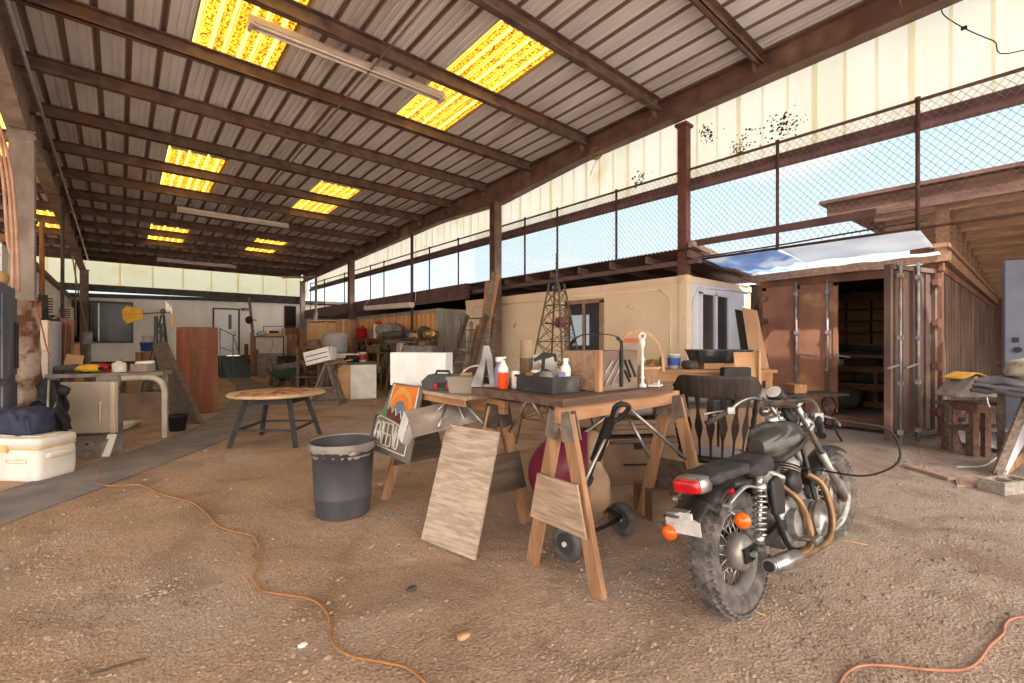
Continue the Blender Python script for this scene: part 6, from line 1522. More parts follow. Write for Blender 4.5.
m=MB(); m.bar(wb(-1.4,.7,.3),wb(-.1,.7,.3),.04,.4,up=bd_) if False else m.quad(wb(-1.28,.53,.2),wb(-.1,.53,.2),wb(-.1,.53,.62),wb(-1.28,.53,.62),.02); m.build('back_board',K['dusty'],WB2,world=True)
VS=thing('bench_vise','old grey vise column bolted at the front of the tool bench','vise',wb(-.66,.0,0))
m=MB(); m.bar(wb(-.62,-.04,0),wb(-.62,-.04,.62),.14,.12,up=e1); m.bar(wb(-.55,-.02,.0),wb(-.55,-.02,.6),.02,.14,up=e1); m.build('pedestal',K['duct'],VS,world=True,bev=.006)
m=MB(); m.blob(wb(-.64,-.02,.84),(.14,.1,.1),8,.6); m.tube([wb(-.75,-.06,.8),wb(-.5,-.06,.8)],.03,8); m.bar(wb(-.62,-.04,.62),wb(-.62,-.04,.75),.1,.1,up=e1); m.build('jaws',K['bench_grey'],VS,world=True)
ZB2=zt+.052
def onw(x,y): return wb(x,y,ZB2)
K['red_pl']=mat('red_plastic2',(186,36,40),(150,24,30),rough=.4,scale=9); K['yellow_pl']=mat('yellow_tool',(228,180,40),(204,152,26),rough=.45,scale=9)
def powertool(name,label,c,yaw,mt,mt2):
    T=thing(name,label,'power tool',c,yaw); m=MB(); m.tube([(-.15,0,.06),(-.05,0,.07),(.1,0,.075),(.17,0,.07)],[.04,.052,.055,.035],12); m.build('motor_body',mt,T)
    m=MB(); m.tube([(.17,0,.07),(.23,0,.07)],[.03,.018],10); m.box((-.1,0,.02),(.1,.09,.04)); m.build('chuck',mt2,T); m=MB(); m.tube(spl([Vector((-.12,0,.06)),Vector((-.16,.06,.05)),Vector((-.1,.1,.03)),Vector((-.02,.09,.035))],4),.018,8); m.build('grip',mt2,T); return T
powertool('power_tool','red power tool at the back of the tool bench',onw(-.90,.34),yawc(10),K['red_pl'],K['black'])
powertool('power_tool','yellow and black power tool at the front of the tool bench',onw(-.92,.12),yawc(0),K['yellow_pl'],K['black'])
powertool('power_tool','dark grey power tool left of the yellow one on the bench',onw(-1.16,.2),yawc(20),K['dk_grey'],K['black'])
bottle('plastic_jug','clear plastic jug lying upright amid tools on the bench',onw(-.62,.3),.085,.17,'cooler','red_pl',.4)
m=MB(); m.blob((0,0,.05),(.16,.09,.06),8,.7,.3,4); solo('orange_bag',m,K['orange'],'orange bag crumpled at the back of the tool bench','bag',base=onw(-.72,.44))
m=MB(); m.prism([(0,0),(.24,0),(.26,.02),(.24,.045),(.02,.03)],(0,.03,0),(1,0,0),(0,0,1),.06); solo('white_saw',m,K['white_pl'],'white handsaw-like tool pointing right on the tool bench','saw',base=onw(-.42,.3)+Vector((0,0,.12)),rz=yawc(0))
boxy('carton','small tan carton under the white handsaw on the tool bench','carton',onw(-.34,.3),(.24,.18,.115),yawc(0),K['bin_grey'],K['card'],'carton')
m=MB(); m.quad((0,0,0),(.28,0,0),(.26,.06,.24),(.02,.06,.27),.012); solo('card_flap',m,K['card'],'pale cardboard piece standing at the left end of the tool bench','cardboard',base=onw(-1.3,.4),rz=yawc(0))
# second bench behind with timber, buckets
TB3=thing('timber_trestle','rough timber trestle table behind the tool bench','table',Vector((g(136,405).x,g(136,405).y,0)),yawc(0))
m=MB(); m.box((0,0,.80),(1.2,.6,.05)); m.build('trestle_top',K['old_wood'],TB3); 
for x in (-.5,.5):
    for y in (-.25,.25): 
        m=MB(); m.box((x,y,.39),(.08,.08,.775)); m.build('leg',K['old_wood'],TB3)
tb=Vector(TB3.location)
def ont(px,o=0): t=(px-512)/FOC; d0=tb.dot(FW)+o; return RT*(t*d0)+FW*d0+Vector((0,0,.826))
bucket('plastic_bucket','blue plastic bucket on the timber blocks behind the tool bench',ont(148)+Vector((0,0,.36)),.14,.2,K['blue_band'],None)
bucket('plastic_bucket','white bucket nested in the blue bucket behind the tool bench',ont(148)+Vector((0,0,.565)),.11,.14,K['cooler'],None,handle=False)
for i,(px,h,lb) in enumerate([(142,.34,'left timber block under the blue bucket'),(150,.355,'right timber block under the blue bucket')]):
    m=MB(); m.box((0,0,h/2),(.13,.2,h)); m.box((0,0,h-.02),(.14,.21,.012)); solo('timber_block',m,K['pine'],lb,'timber block',base=ont(px),rz=yawc(0),bev=.005)
for i,(px,o,r,sd,mt,lb) in enumerate([(130,-.1,.1,3,'junk','dark grey clutter at the left end of the timber trestle'),(160,-.15,.13,6,'blk_cloth','black clutter at the right end of the timber trestle'),(157,.1,.1,7,'dusty','brown scrap wood behind the black clutter on the trestle')]):
    m=MB(); m.blob((0,0,r*.5),(r,r*.8,r*.6),8,.8,.7,5,seed=sd,cut=-r*.5); solo('scrap_heap',m,K[mt],lb,'scrap',base=ont(px,o))
m=MB(); 
for k in range(5): m.bar((-.3,.03*k,.02+.012*k),(.3,.02*k-.04,.02+.012*k),.07,.018)
solo('offcuts',m,K['pine_h'],'thin timber offcuts stacked at the front of the trestle','timber',base=ont(158,-.22),rz=yawc(0))
# beige panel, grey step, white plank, dark pot
pc=dep(85,433,5.85); pc.z=0
BP=thing('appliance_panel','large beige appliance door standing on edge before the tool bench','panel',pc,yawc(10))
m=MB(); m.box((0,0,.55),(.70,.06,.66)); m.build('panel',K['beige2'],BP,bev=.015); m=MB(); m.box((.33,-.0,.55),(.05,.075,.66)); m.build('edge_trim',K['beige'],BP,bev=.006)
m=MB(); m.tube(spl([Vector((.2,-.035,.62)),Vector((.2,-.05,.6)),Vector((.2,-.05,.36)),Vector((.2,-.035,.34))],3),.012,6); m.build('handle',K['beige'],BP)
m=MB(); m.box((-.1,.0,.205),(.55,.05,.03)); m.build('bottom_rail',K['dk_grey'],BP)
q=g(82,459)
boxy('step_box','grey two-step plastic box holding up the beige panel','step box',q+FW*.22,(.30,.34,.2),yawc(6),K['bench_grey'],K['duct'],'chest')
m=MB(); m.quad((0,-.06,0),(.10,-.04,.0),(.07,.1,.24),(-.02,.08,.24),.02); solo('foam_chunk',m,K['white_pl'],'white foam chunk leaning on the grey step box','foam',base=g(97,458)+FW*.1,rz=yawc(0))
m=MB(); m.quad(g(100,435)+Vector((0,0,.02)),g(128,430)+Vector((0,0,.02)),g(141,424)+Vector((0,0,.03)),g(104,424)+Vector((0,0,.03)),.03); m.quad(g(118,431)+Vector((0,0,.055)),g(135,427)+Vector((0,0,.055)),g(134,423)+Vector((0,0,.06)),g(115,425)+Vector((0,0,.06)),.02)
solo('foam_sheets',m,K['cooler'],'white foam sheets lying flat under the tool bench','foam')
m=MB(); m.lathe([(0,0),(.1,0),(.135,.22),(.15,.225),(.15,.25),(.13,.25),(.1,.05),(0,.05)],n=24); solo('plant_pot',m,K['blk_cloth'],'empty dark plant pot beside the rounded bench leg','pot',base=g(172,432)+FW*.12)
# leaning slab and red-brown cabinet
m=MB(); m.quad(g(176,421),g(205,424),dep(167,341,7.6),dep(157,344,7.8),.07)
solo('leaning_slab',m,K['dark_ply'],'dark brown slab leaning against the red-brown cabinet','slab')
cb=dep(188,326,8.6); cb.z=0; ux=cdir(-58); uy=Vector((-ux.y,ux.x,0))
CBn=thing('wooden_cabinet','tall red-brown plywood cabinet standing behind the leaning slab','cabinet',cb+ux*.22+uy*.28,math.atan2(ux.y,ux.x))
K['red_ply']=wood('red_brown_ply',(158,94,62),(124,68,44),'z',scale=6,c3=(118,66,48),s3=1.6)
m=MB(); m.box((.06,0,.84),(.5,.56,1.68)); m.build('body',K['red_ply'],CBn,bev=.004)
m=MB(); m.box((.06,-.285,.86),(.47,.014,1.6)); m.build('front_panel',K['red_ply'],CBn); m=MB(); m.can((.06,-.29,1.28),.012,.02,(0,-1,0),8); m.build('knob',K['black'],CBn)
m=MB(); m.box((-.195,.0,.84),(.012,.52,1.6)); m.build('side_panel',mat('red_ply_side',(140,84,62),(116,66,48),scale=4,st=(1,1,.2)),CBn)
# yard windmill with yellow tail
WM_=thing('yard_windmill','small yard windmill with a yellow tail vane and white propeller bird','windmill',Vector((dep(163,400,9.4).x,dep(163,400,9.4).y,0)),yawc(0))
hz=1.4+(341.5-313)/455*9.4
m=MB()
for x,y in ((-.26,-.2),(.26,-.2),(0,.25)): m.tube([(x*1.3,y*1.3,0),(x*.08,y*.08,hz-.04)],.018,6)
m.build('tower_legs',mat('green_iron',(70,80,64),(54,62,50)),WM_)
m=MB()
for z in (.4,.9,1.4): 
    k=1.3*(1-z/hz)+.05; P3=[(-.26*k,-.2*k,z),(.26*k,-.2*k,z),(0,.25*k,z)]; m.tube(P3,.01,5,closed=True)
    k2=1.3*(1-(z+.4)/hz)+.05
    m.tube([P3[0],(.26*k2,-.2*k2,z+.4)],.008,5); m.tube([P3[1],(-.26*k2,-.2*k2,z+.4)],.008,5)
m.build('bracing',_mc['green_iron'],WM_)
m=MB(); m.tube([(-.75,0,hz-.03),(.22,0,hz+.02)],.014,6); m.blob((-.0,0,hz+.03),(.05,.05,.06),8); m.build('boom',K['dark_trim'],WM_)
m=MB(); m.prism([(-.4,-.1),(-.42,.08),(-.74,.17),(-.84,.08),(-.82,-.1),(-.74,-.2)],(0,0,hz-.02),(1,0,0),(0,0,1),.012); m.build('tail_vane',K['yellow_pl'] if False else mat('ochre_vane',(206,160,60),(184,136,46),scale=7),WM_)
m=MB(); m.blob((.1,0,hz+.11),(.05,.035,.1),8,1,.2,3); m.blob((.08,-.01,hz+.22),(.03,.03,.035),8); m.prism([(0,0),(.06,-.12),(.1,-.1),(.06,.05)],(.12,0,hz+.1),(1,0,0),(0,0,1),.015); m.build('bird',K['fix_white'],WM_)
m=MB(); m.blob((.19,0,hz-.2),(.025,.012,.16),8); m.build('blade',_mc['ochre_vane'],WM_)
m=MB(); a=dep(156,316,9.0); m.tube([a,Vector((a.x,a.y,.826))],.035,8); m.tube([a+RT*.1-Vector((0,0,.15)),Vector((a.x,a.y,.83))+RT*.1],.025,8); solo('pipe_pair',m,K['dk_grey'],'pair of upright dark pipes left of the windmill tower','pipe')
# ================================================================ back of the shed
ZD=.802
def ond(px,d): p=dep(px,300,d); return Vector((p.x,p.y,ZD))
# chest freezer on deck
FZ=thing('chest_freezer','white chest freezer with a wire frame on the back deck','freezer',ond(274,19.0),yawc(0))
m=MB(); m.box((0,0,.38),(1.12,.65,.74)); m.build('body',K['cooler'],FZ,bev=.02); m=MB(); m.box((0,0,.79),(1.14,.67,.07)); m.build('lid',K['cooler'],FZ,bev=.02)
m=MB(); 
for x in (-.58,.58): m.tube([(x,-.36,0),(x,-.36,.8)],.02,6)
m.tube([(-.58,-.36,.08),(.58,-.36,.08)],.02,6); m.tube([(-.58,-.36,.8),(.58,-.36,.8)],.02,6); m.build('front_rail',K['dark_trim'],FZ)
m=MB(); m.tube(spl([Vector((.1,-.34,.74)),Vector((.12,-.35,.4)),Vector((.0,-.35,.15)),Vector((-.05,-.35,.05))],5),.008,5); m.build('power_lead',K['black'],FZ)
fz=Vector(FZ.location)
def onf(x,y): return fz+RT*x+FW*y+Vector((0,0,.826))
m=MB(); m.blob((0,0,.1),(.2,.15,.11),8,.7,.3,4,cut=-.1); solo('plastic_bag',m,mat('pale_bag',(176,190,200),(150,164,176)),'pale blue bag on the left of the white freezer','bag',base=onf(-.45,-.1))
boxy('carton','long flat tan carton lying on the white freezer','carton',onf(.05,-.1),(.65,.3,.12),yawc(0),K['card'],K['card2'])
boxy('black_box','black box on the flat carton above the freezer','box',onf(.05,-.1)+Vector((0,0,.125)),(.3,.2,.09),yawc(0),K['black'],K['dk_grey'],'chest')
m=MB(); m.tube([(-.75,0,0),(-.75,0,1.25),(.75,0,1.25),(.75,0,0)],.018,6); m.tube([(-.75,0,.6),(.75,0,.6)],.012,6)
solo('wire_screen',m,K['dark_trim'],'thin dark wire screen standing behind the white freezer','screen',base=ond(281,19.6),rz=yawc(0))
boxy('carton','brown carton stack right of the freezer on the deck','carton',ond(293,19.2),(.5,.5,.9),yawc(4),K['card2'],K['card'])
boxy('carton','orange-brown carton on the brown carton stack by the freezer','carton',ond(292,19.2)+Vector((0,0,.905)),(.4,.35,.28),yawc(-4),K['red_ply'],K['card2'])
boxy('beige_cabinet','beige cabinet between the deck cartons and the corner column','cabinet',Vector((6.0,22.6,.8)),(.7,.5,1.2),yawc(40),K['beige'],K['beige2'],'cab')
m=MB(); m.span((5.95,23.5,1.8),(6.45,23.59,3.1)); m.span((6.0,23.47,1.85),(6.4,23.51,3.05)); solo('dark_screen',m,K['near_black'],'dark screen on the back wall beside the corner column','screen')
m=MB(); m.quad(Vector((0,0,0)),RT*.75,RT*.75+Vector((0,0,.85)),Vector((0,0,.85)),.06); solo('grey_panel',m,K['bench_grey'],'grey panel leaning on the front of the back deck','panel',base=g(258,379))
for i,(px,py,h,lb) in enumerate([(246,376,1.3,'brown board standing right of the stairs'),(252,377,1.75,'tan board standing next to the stairs, taller one'),(256,378,1.1,'short brown board between stairs and grey panel')]):
    b=g(px,py); m=MB(); m.bar(b,b+Vector((.02,.05,h)),.2,.05,up=RT); m.bar(b+RT*.03-FW*.04,b+RT*.03+Vector((.0,.03,h*.9)),.04,.03); solo('standing_board',m,K['crate_wood'] if i!=1 else K['card2'],lb,'board')
m=MB(); a=dep(249,297,18.5); b=dep(257,372,18.3); m.bar(a,b,.12,.08); solo('leaning_post',m,K['old_wood'],'grey post leaning beside the stairs with its top at the eave','post')
m=MB(); c=dep(249,320,18.3); m.lathe([(0,-.05),(.12,-.04),(.16,0),(.1,.05),(0,.06)],c,-FW,18); m.tube([c,c+RT*.25+FW*.1],.02,6); solo('floodlight',m,K['black'],'round black lamp fixed on the leaning grey post','lamp')
m=MB(); c=Vector((4.22,YB-.12,2.85)); m.can(c,.06,.12,-FW,10); m.can(c+RT*.16,.06,.12,-FW,10); m.box(c+FW*.08+RT*.08,(.2,.06,.1)); solo('floodlight',m,K['tan_frame'],'twin flood lamps above the right of the white office door','lamp')
m=MB(); a=g(222,372); m.box(a+Vector((0,0,.4)),(.35,.35,.8)); m.box(a+Vector((0,0,.82)),(.38,.38,.05)); solo('wheelie_bin',m,K['black'],'black bin beside the foot of the office stairs','bin',bev=.02)
m=MB(); a=dep(220,372,17.5); a.z=0
for x in (0,.5): m.tube([a+RT*x,a+RT*x+Vector((0,0,1.9-.5*x))],.02,6)
m.tube([a+Vector((0,0,1.9)),a+RT*.5+Vector((0,0,1.65)),a+RT*.75+Vector((0,0,.9))],.02,6); m.tube([a+Vector((0,0,1.2)),a+RT*.5+Vector((0,0,1.0))],.015,6); solo('hand_rail',m,K['steel_tube'],'bent metal handrail left of the office stairs','handrail')
# garden cart
GC=thing('garden_cart','green four-wheeled garden cart heaped with pale cloth before the deck','cart',Vector((g(288,386).x,g(288,386).y,0)),yawc(6))
m=MB(); m.blob((0,0,.42),(.42,.26,.16),10,.35); m.build('tub',mat('cart_green',(62,84,66),(46,64,52),scale=8),GC)
for x in (-.32,.3):
    for y in (-.24,.24):
        m=MB(); m.ring((x,y,.16),.12,.045,(0,1,0),20,8); m.can((x,y-.02,.16),.07,.04,(0,1,0),12); m.build('wheel',K['tyre'],GC)
m=MB(); m.bar((-.35,0,.2),(.35,0,.2),.05); m.bar((-.32,-.24,.17),(-.32,.24,.17),.03); m.bar((.3,-.24,.17),(.3,.24,.17),.03); m.tube([(-.4,0,.25),(-.62,-.05,.6)],.015,6); m.build('chassis',K['black'],GC)
m=MB(); m.blob((0,0,.0),(.4,.25,.12),10,.8,.5,3,seed=4); solo('cloth_heap',m,K['rag'],'pale cloth heap in the green garden cart','cloth',base=Vector(GC.location)+Vector((0,0,.60)))
m=MB(); m.blob((0,0,.0),(.14,.12,.09),8,.8,.5,3,seed=14); solo('cloth_heap',m,mat('plum_cloth',(92,66,80),(70,50,62)),'dark plum cloth on the garden cart','cloth',base=Vector(GC.location)+Vector((0,0,.68))-RT*.12-FW*.12)
m=MB(); m.quad(g(254,381),g(282,381),g(281,377),g(250,377),.05); m.bar(g(256,379)+Vector((0,0,.06)),g(280,379)+Vector((0,0,.06)),.1,.02); solo('pale_plank',m,K['card'],'pale planks lying on the dirt in front of the deck','plank')
# white cabinet with counter, mitre stand
cx_=g(356,399.5); KC=thing('base_cabinet','white-fronted base cabinet with a dark counter top and wooden side','cabinet',Vector((cx_.x,cx_.y,0))+FW*.34-RT*.10,yawc(22))
m=MB(); m.box((.0,0,.42),(.88,.62,.84)); m.build('carcass',K['card'],KC,bev=.004); m=MB(); m.box((.14,-.32,.42),(.60,.02,.82)); m.build('front',K['cooler'],KC,bev=.004)
m=MB(); m.box((.02,-.0,.865),(.95,.68,.05)); m.build('counter_top',K['dk_grey'],KC,bev=.006)
kc=Vector(KC.location)
def onk(x,y): return kc+RT*x+FW*y+Vector((0,0,.892))
T=bucket('red_can','red-topped pale can on the dark counter top','' or onk(.15,0),.09,.24,K['fix_white'],K['red_pl'],'can',False)
m=MB(); m.blob((0,0,.07),(.18,.13,.1),8,.6,.4,4,cut=-.07); solo('tool_bag',m,K['blk_cloth'],'black tool bag on the dark counter top','bag',base=onk(-.12,.05))
m=MB(); m.tube([(-.35,0,.07),(.3,0,.07)],.07,14); m.ring((.3,0,.07),.05,.01,(1,0,0),16,6); solo('paper_roll',m,K['cooler'],'white roll lying at the back of the counter cabinet','roll',base=onk(-.35,.32)+Vector((0,0,.06)),rz=yawc(0)); 
m=MB(); m.box((0,0,.03),(.6,.3,.06)); m.box((0,-.12,.064),(.5,.02,.006)); solo('board',m,K['card2'],'flat brown board under the white roll','board',base=onk(-.35,.3),rz=yawc(0))
MS=thing('timber_stand','worn timber A-stand carrying a tilted slatted white box','stand',Vector((g(327,404).x,g(327,404).y,0)),yawc(0))
for s in (-1,1):
    m=MB(); m.bar((-.42,.18*s,.05),(.36,.18*s,.05),.1,.1); m.build('foot_beam',K['old_wood'],MS)
    m=MB(); m.bar((-.30,.15*s,.08),(.02,.1*s,.92),.09,.05); m.build('upright',K['old_wood'],MS); m=MB(); m.bar((.32,.15*s,.08),(.06,.1*s,.95),.1,.05); m.build('upright',K['old_wood'],MS)
m=MB(); m.bar((-.2,-.2,.38),(.22,-.2,.38),.08,.04); m.bar((-.2,.0,.2),(.2,0,.2),.1,.3); m.build('cross_bar',K['old_wood'],MS)
m=MB(); m.bar((.0,-.1,.88),(.62,-.14,1.0),.03,.03); m.bar((.1,0,.7),(.5,-.2,.95),.03,.03); m.build('lever',K['rust_pipe'],MS)
DBx=thing('drawer_box','tilted white slatted drawer box resting on the worn timber stand','box',Vector(MS.location)-RT*.12-FW*.0+Vector((0,0,.92)),0,rot=(0,R(-14),yawc(0)))
m=MB(); m.box((0,0,.16),(.56,.34,.30)); m.build('body',K['cooler'],DBx,bev=.01); m=MB()
for z in (.1,.2): m.box((0,-.175,z),(.5,.012,.018))
m.build('slots',K['black'],DBx)
m=MB(); m.quad((.28,-.15,.0),(.36,-.15,.28),(.36,.15,.28),(.28,.15,.0),.015); m.build('end_flap',K['cooler'],DBx)
# rack of rough timber left of stand
RK=thing('timber_rack','rough timber rack with junk between garden cart and white cabinet','rack',Vector((g(322,389).x,g(322,389).y,0)),yawc(0))
for x in (-.7,.0,.55):
    m=MB(); m.bar((x,0,0),(x,0,1.25),.09,.07,up=(1,0,0)); m.build('rack_post',K['old_wood'],RK); m=MB(); m.bar((x,.6,0),(x,.6,1.25),.09,.07,up=(1,0,0)); m.build('rack_post',K['old_wood'],RK)
for z in (.35,.8,1.22):
    m=MB(); m.box((-.08,.3,z),(1.45,.7,.05)); m.build('rack_shelf',K['old_wood'],RK)
rk=Vector(RK.location)
for i,(x,z,r,mt,lb) in enumerate([(-.45,1.24,.15,'dusty','brown scrap on top left of the rough timber rack'),(.1,1.24,.13,'brass','tan scrap on top of the rough timber rack'),(-.3,.83,.16,'junk','dark scrap on the middle shelf of the timber rack'),(-.4,.38,.15,'rust_dark','rusty scrap on the bottom shelf of the timber rack')]):
    m=MB(); m.blob((0,0,r*.6),(r*1.3,r,r*.7),8,.8,.7,5,seed=20+i,cut=-r*.55); solo('scrap_heap',m,K[mt],lb,'scrap',base=rk+RT*x+FW*.3+Vector((0,0,z)))
# drum and yellow-wood cabinet behind
DR=thing('plastic_drum','large grey plastic drum on a stand behind the counter cabinet','drum',Vector((dep(335,352,13.2).x,dep(335,352,13.2).y,0)))
m=MB(); m.lathe([(0,1.08),(.33,1.08),(.35,1.12),(.345,1.3),(.355,1.32),(.345,1.34),(.345,1.56),(.32,1.63),(.1,1.66),(0,1.66)],n=32); m.build('body',K['can_grey'] if False else mat('drum_grey',(158,152,150),(140,134,134),scale=3,rough=.6),DR)
m=MB(); m.box((0,0,1.04),(.8,.8,.08)); 
for x in (-.35,.35):
    for y in (-.35,.35): m.box((x,y,.5),(.08,.08,1.0))
m.build('drum_stand',K['old_wood'],DR)
YC=thing('open_cabinet','yellow-wood open cabinet with two bays behind the grey drum','cabinet',Vector((dep(330,352,15).x,dep(330,352,15).y,0)),yawc(-6))
K['yellow_wood']=wood('yellow_wood',(206,174,112),(184,150,90),'z')
m=MB()
for x in (-.62,-.02,.58): m.box((x,0,1.05),(.05,.5,2.1))
for z in (.05,.75,1.4,2.08): m.box((-.02,0,z),(1.24,.5,.05))
m.box((-.02,.24,1.05),(1.24,.02,2.1)); m.build('carcass',K['yellow_wood'],YC)
m=MB(); m.box((-.32,-.2,1.74),(.54,.02,.56)); m.build('bay_panel',K['card'],YC); m=MB(); m.box((.28,-.2,1.74),(.54,.02,.56)); m.build('bay_panel',K['card'],YC)
boxy('carton','tall brown carton beside the yellow-wood cabinet','carton',Vector((dep(347,352,14.6).x,dep(347,352,14.6).y,0)),(.5,.5,2.1),yawc(-6),K['card2'],K['card'])
m=MB(); m.span((-.5,-.02,0),(.5,.02,1.9)); m.span((-.46,-.05,.05),(.46,-.02,1.85)); solo('brown_panel',m,K['card2'],'brown panel standing behind the rough rack by the column','panel',base=Vector((dep(313,352,17.5).x,dep(313,352,17.5).y,0)),rz=yawc(0))
m=MB(); c=dep(316,300,17.5); m.tube([Vector((c.x,c.y,0)),Vector((c.x,c.y,3.9))],.045,8); m.tube([Vector((c.x,c.y,3.9)),Vector((c.x-1.2,c.y,3.75))],.035,8); m.blob(Vector((c.x,c.y,2.3)),(.1,.1,.25),8); solo('lamp_standard',m,K['steel_tube'],'thin pipe standard with an arm near the corner column','pole')
# shelf rack along container B
SH=thing('storage_rack','long timber and steel storage rack along the rust-streaked container','shelf',(6.2,14.0,0))
y0,y1=10.85,17.0; xs0,xs1=5.95,6.65
for z in (.42,1.08,1.5):
    m=MB(); m.span((xs0,y0,z-.04),(xs1,y1,z)); m.build('shelf_board',K['old_wood'],SH,world=True)
for y in (10.9,12.7,14.1,15.5,16.9):
    for x in (xs0+.04,xs1-.04):
        m=MB(); m.span((x-.035,y-.035,0),(x+.035,y+.035,1.5)); m.build('shelf_post',K['old_wood'],SH,world=True)
m=MB(); m.span((xs0-.05,10.8,1.36),(xs0+.02,12.6,1.42)); m.build('steel_rail',K['galv'],SH,world=True)
def ons(px,z,x=6.1): p=onx(px,340,x); return Vector((x,p.y,z))
E_=0
RB=thing('gas_can','red fuel container on the top shelf by the dark column','fuel can',ons(364,1.502)); m=MB(); m.prism([(-.3,0),(.3,0),(.3,.32),(.1,.38),(-.3,.3)],(0,.2,0),(.3,-.95,0),(0,0,1),.4); m.build('body',K['red_pl'],RB,bev=.03); m=MB(); m.ring((-.05,-.0,.3),.1,.025,(1,0,0),16,8); m.build('cap',K['maroon'],RB)
items=[('paint_can','cream box-like can right of the red fuel container on the top shelf',382,.16,.4,'fix_white','can'),
('paint_can','small dented can behind the stack on the top shelf, left of the black bag',389,.12,.2,'tin','can')]
bucket('plastic_pail','small grey-pink pail in front of the red fuel container',ons(372,1.502,6.02),.15,.2,mat('pinkish',(176,140,126),(150,116,104)),None)
bx_=boxy('carton','cream carton in the middle of the top shelf of the storage rack','carton',ons(381,1.502),(.34,.3,.42),R(-60),K['fix_white'],K['card'])
m=MB(); m.blob((0,0,.2),(.42,.3,.24),10,.7,.25,3,seed=3,cut=-.2); solo('canvas_bag',m,K['duct'],'big grey canvas bag on the top shelf right of the cream carton','bag',base=ons(390,1.502))
m=MB(); m.blob((0,0,.04),(.1,.1,.06),8,.8,.3,4); solo('baseball_hat',m,K['red_pl'],'red cap lying on the cream carton of the storage rack','cap',base=ons(379,1.926))
m=MB(); m.blob((0,0,.09),(.5,.22,.1),10,.8,.5,3,seed=8,cut=-.09); solo('netting',m,K['dark_trim'],'dark netting spread along the top shelf of the rack','netting',base=ons(401,1.502,6.05))
for i,(px,rx,h,sd,mt,lb) in enumerate([(410,.17,.2,3,'dk_grey','dark small machine on the top shelf left of the metal lamp'),(417,.2,.12,4,'card','tan folded cloth on the top shelf of the rack'),(424,.16,.28,5,'junk','grey machine with a round face near the right end of the top shelf'),(431,.2,.18,6,'brass','tan tangle at the right end of the top shelf')]):
    m=MB(); m.blob((0,0,h*.5),(rx,rx*.8,h*.55),10,.6,.35,3,seed=sd,cut=-h*.5); m.can((0,-rx*.4,h*.55),rx*.35,rx*.5,(-.6,-.8,0),12); solo('old_machine' if i in (0,2) else 'cloth_heap',m,K[mt],lb,'machine' if i in (0,2) else 'cloth',base=ons(px,1.502))
names=[('blue-grey','junk'),('rust-brown','rust_dark'),('tan','card'),('grey','duct'),('dark','dark_trim'),('brown','dusty'),('pale','fix_white'),('ochre','brass')]
k=0
pos_=['by the dark column','second from the dark column','third along','below the cream carton','below the grey bag','in the middle bay','right of the middle bay','under the dark netting','near the right end','at the right end']
for z,lv in ((1.082,'middle shelf'),(.422,'bottom shelf')):
    for j,px in enumerate((356,364,373,381,389,396,404,412,420,429)):
        nm,mt=names[(k*3+j)%8]; h=rng.uniform(.18,.36); w_=rng.uniform(.16,.26); lb='%s %s on the %s of the storage rack %s'
        b=ons(px,z,6.12); kind=(k+j)%3
        if kind==0: boxy('carton',lb%(nm,'box',lv,pos_[j]),'box',b,(w_*1.5,.35,h),R(-90+rng.uniform(-10,10)),K[mt],K['card2'],'open' if j%2 else 'carton')
        elif kind==1: m=MB(); m.blob((0,0,h*.5),(w_,w_,h*.5),8,.8,.6,4,seed=40+k*10+j,cut=-h*.5); solo('scrap_heap',m,K[mt],lb%(nm,'scrap heap',lv,pos_[j]),'scrap',base=b)
        else: bucket('paint_bucket',lb%(nm,'bucket',lv,pos_[j]),b,w_*.75,h,K[mt],None)
    k+=1
# short planks hung under the shelf
for j in range(6):
    m=MB(); b=ons(378+j*6,.0,5.9); m.bar(b+Vector((-.12,0,0)),b+Vector((.02,.05*(j%2),1.05-.08*j)),.1,.03,up=(1,0,0)); m.bar(b+Vector((-.11,.06,0)),b+Vector((.0,.06,.6)),.04,.03,up=(1,0,0)); solo('timber_offcut',m,K['old_wood'] if j%2 else K['pine'],'timber offcut leaning upright on the front of the storage rack','timber',group='offcuts leaning on the rack')
boxy('metal_drawer_unit','grey metal drawer unit at the right end of the storage rack','drawer unit',ons(424,0,5.6),(.9,.5,1.3),R(-70),K['duct'],K['bench_grey'],'cab')
# ladders and lumber at the column
def ladder(label,foot,top,wd,mt,n=8):
    T=thing('ladder',label,'ladder',Vector(foot)); f=Vector(foot); t=Vector(top); sd=cdir(30)
    for s in (-.5,.5):
        m=MB(); m.bar(f+sd*wd*s,t+sd*wd*s*.8,.11,.04,up=sd); m.build('rail',mt,T,world=True)
    for i in range(n):
        q=(i+.7)/n; m=MB(); c=f+(t-f)*q; m.bar(c-sd*wd*.48,c+sd*wd*.48,.06,.025); m.build('rung',mt,T,world=True)
    return T
K['ladder_wood']=wood('ladder_wood',(104,82,68),(76,60,50),'z')
f1=g(448,412); t1=dep(477,315,9.8)
ladder('dark wooden ladder leaning beside the brown column',Vector((f1.x,f1.y,0)),t1,.62,K['ladder_wood'])
ladder('second ladder, pale, leaning behind the dark wooden ladder',Vector((f1.x+.25,f1.y+.1,0)),dep(466,322,10.0),.34,K['bench_grey'],7)
lum=[(470,400,494,272,'old_wood'),(478,400,489,282,'lumber'),(474,398,498,275,'pine'),(466,402,484,318,'pine'),(484,398,491,300,'card2'),(462,404,480,326,'old_wood'),(488,398,496,310,'old_wood'),(458,406,476,330,'card'),(469,28+372,487,312,'lumber'),(477,402,483,322,'dusty')]
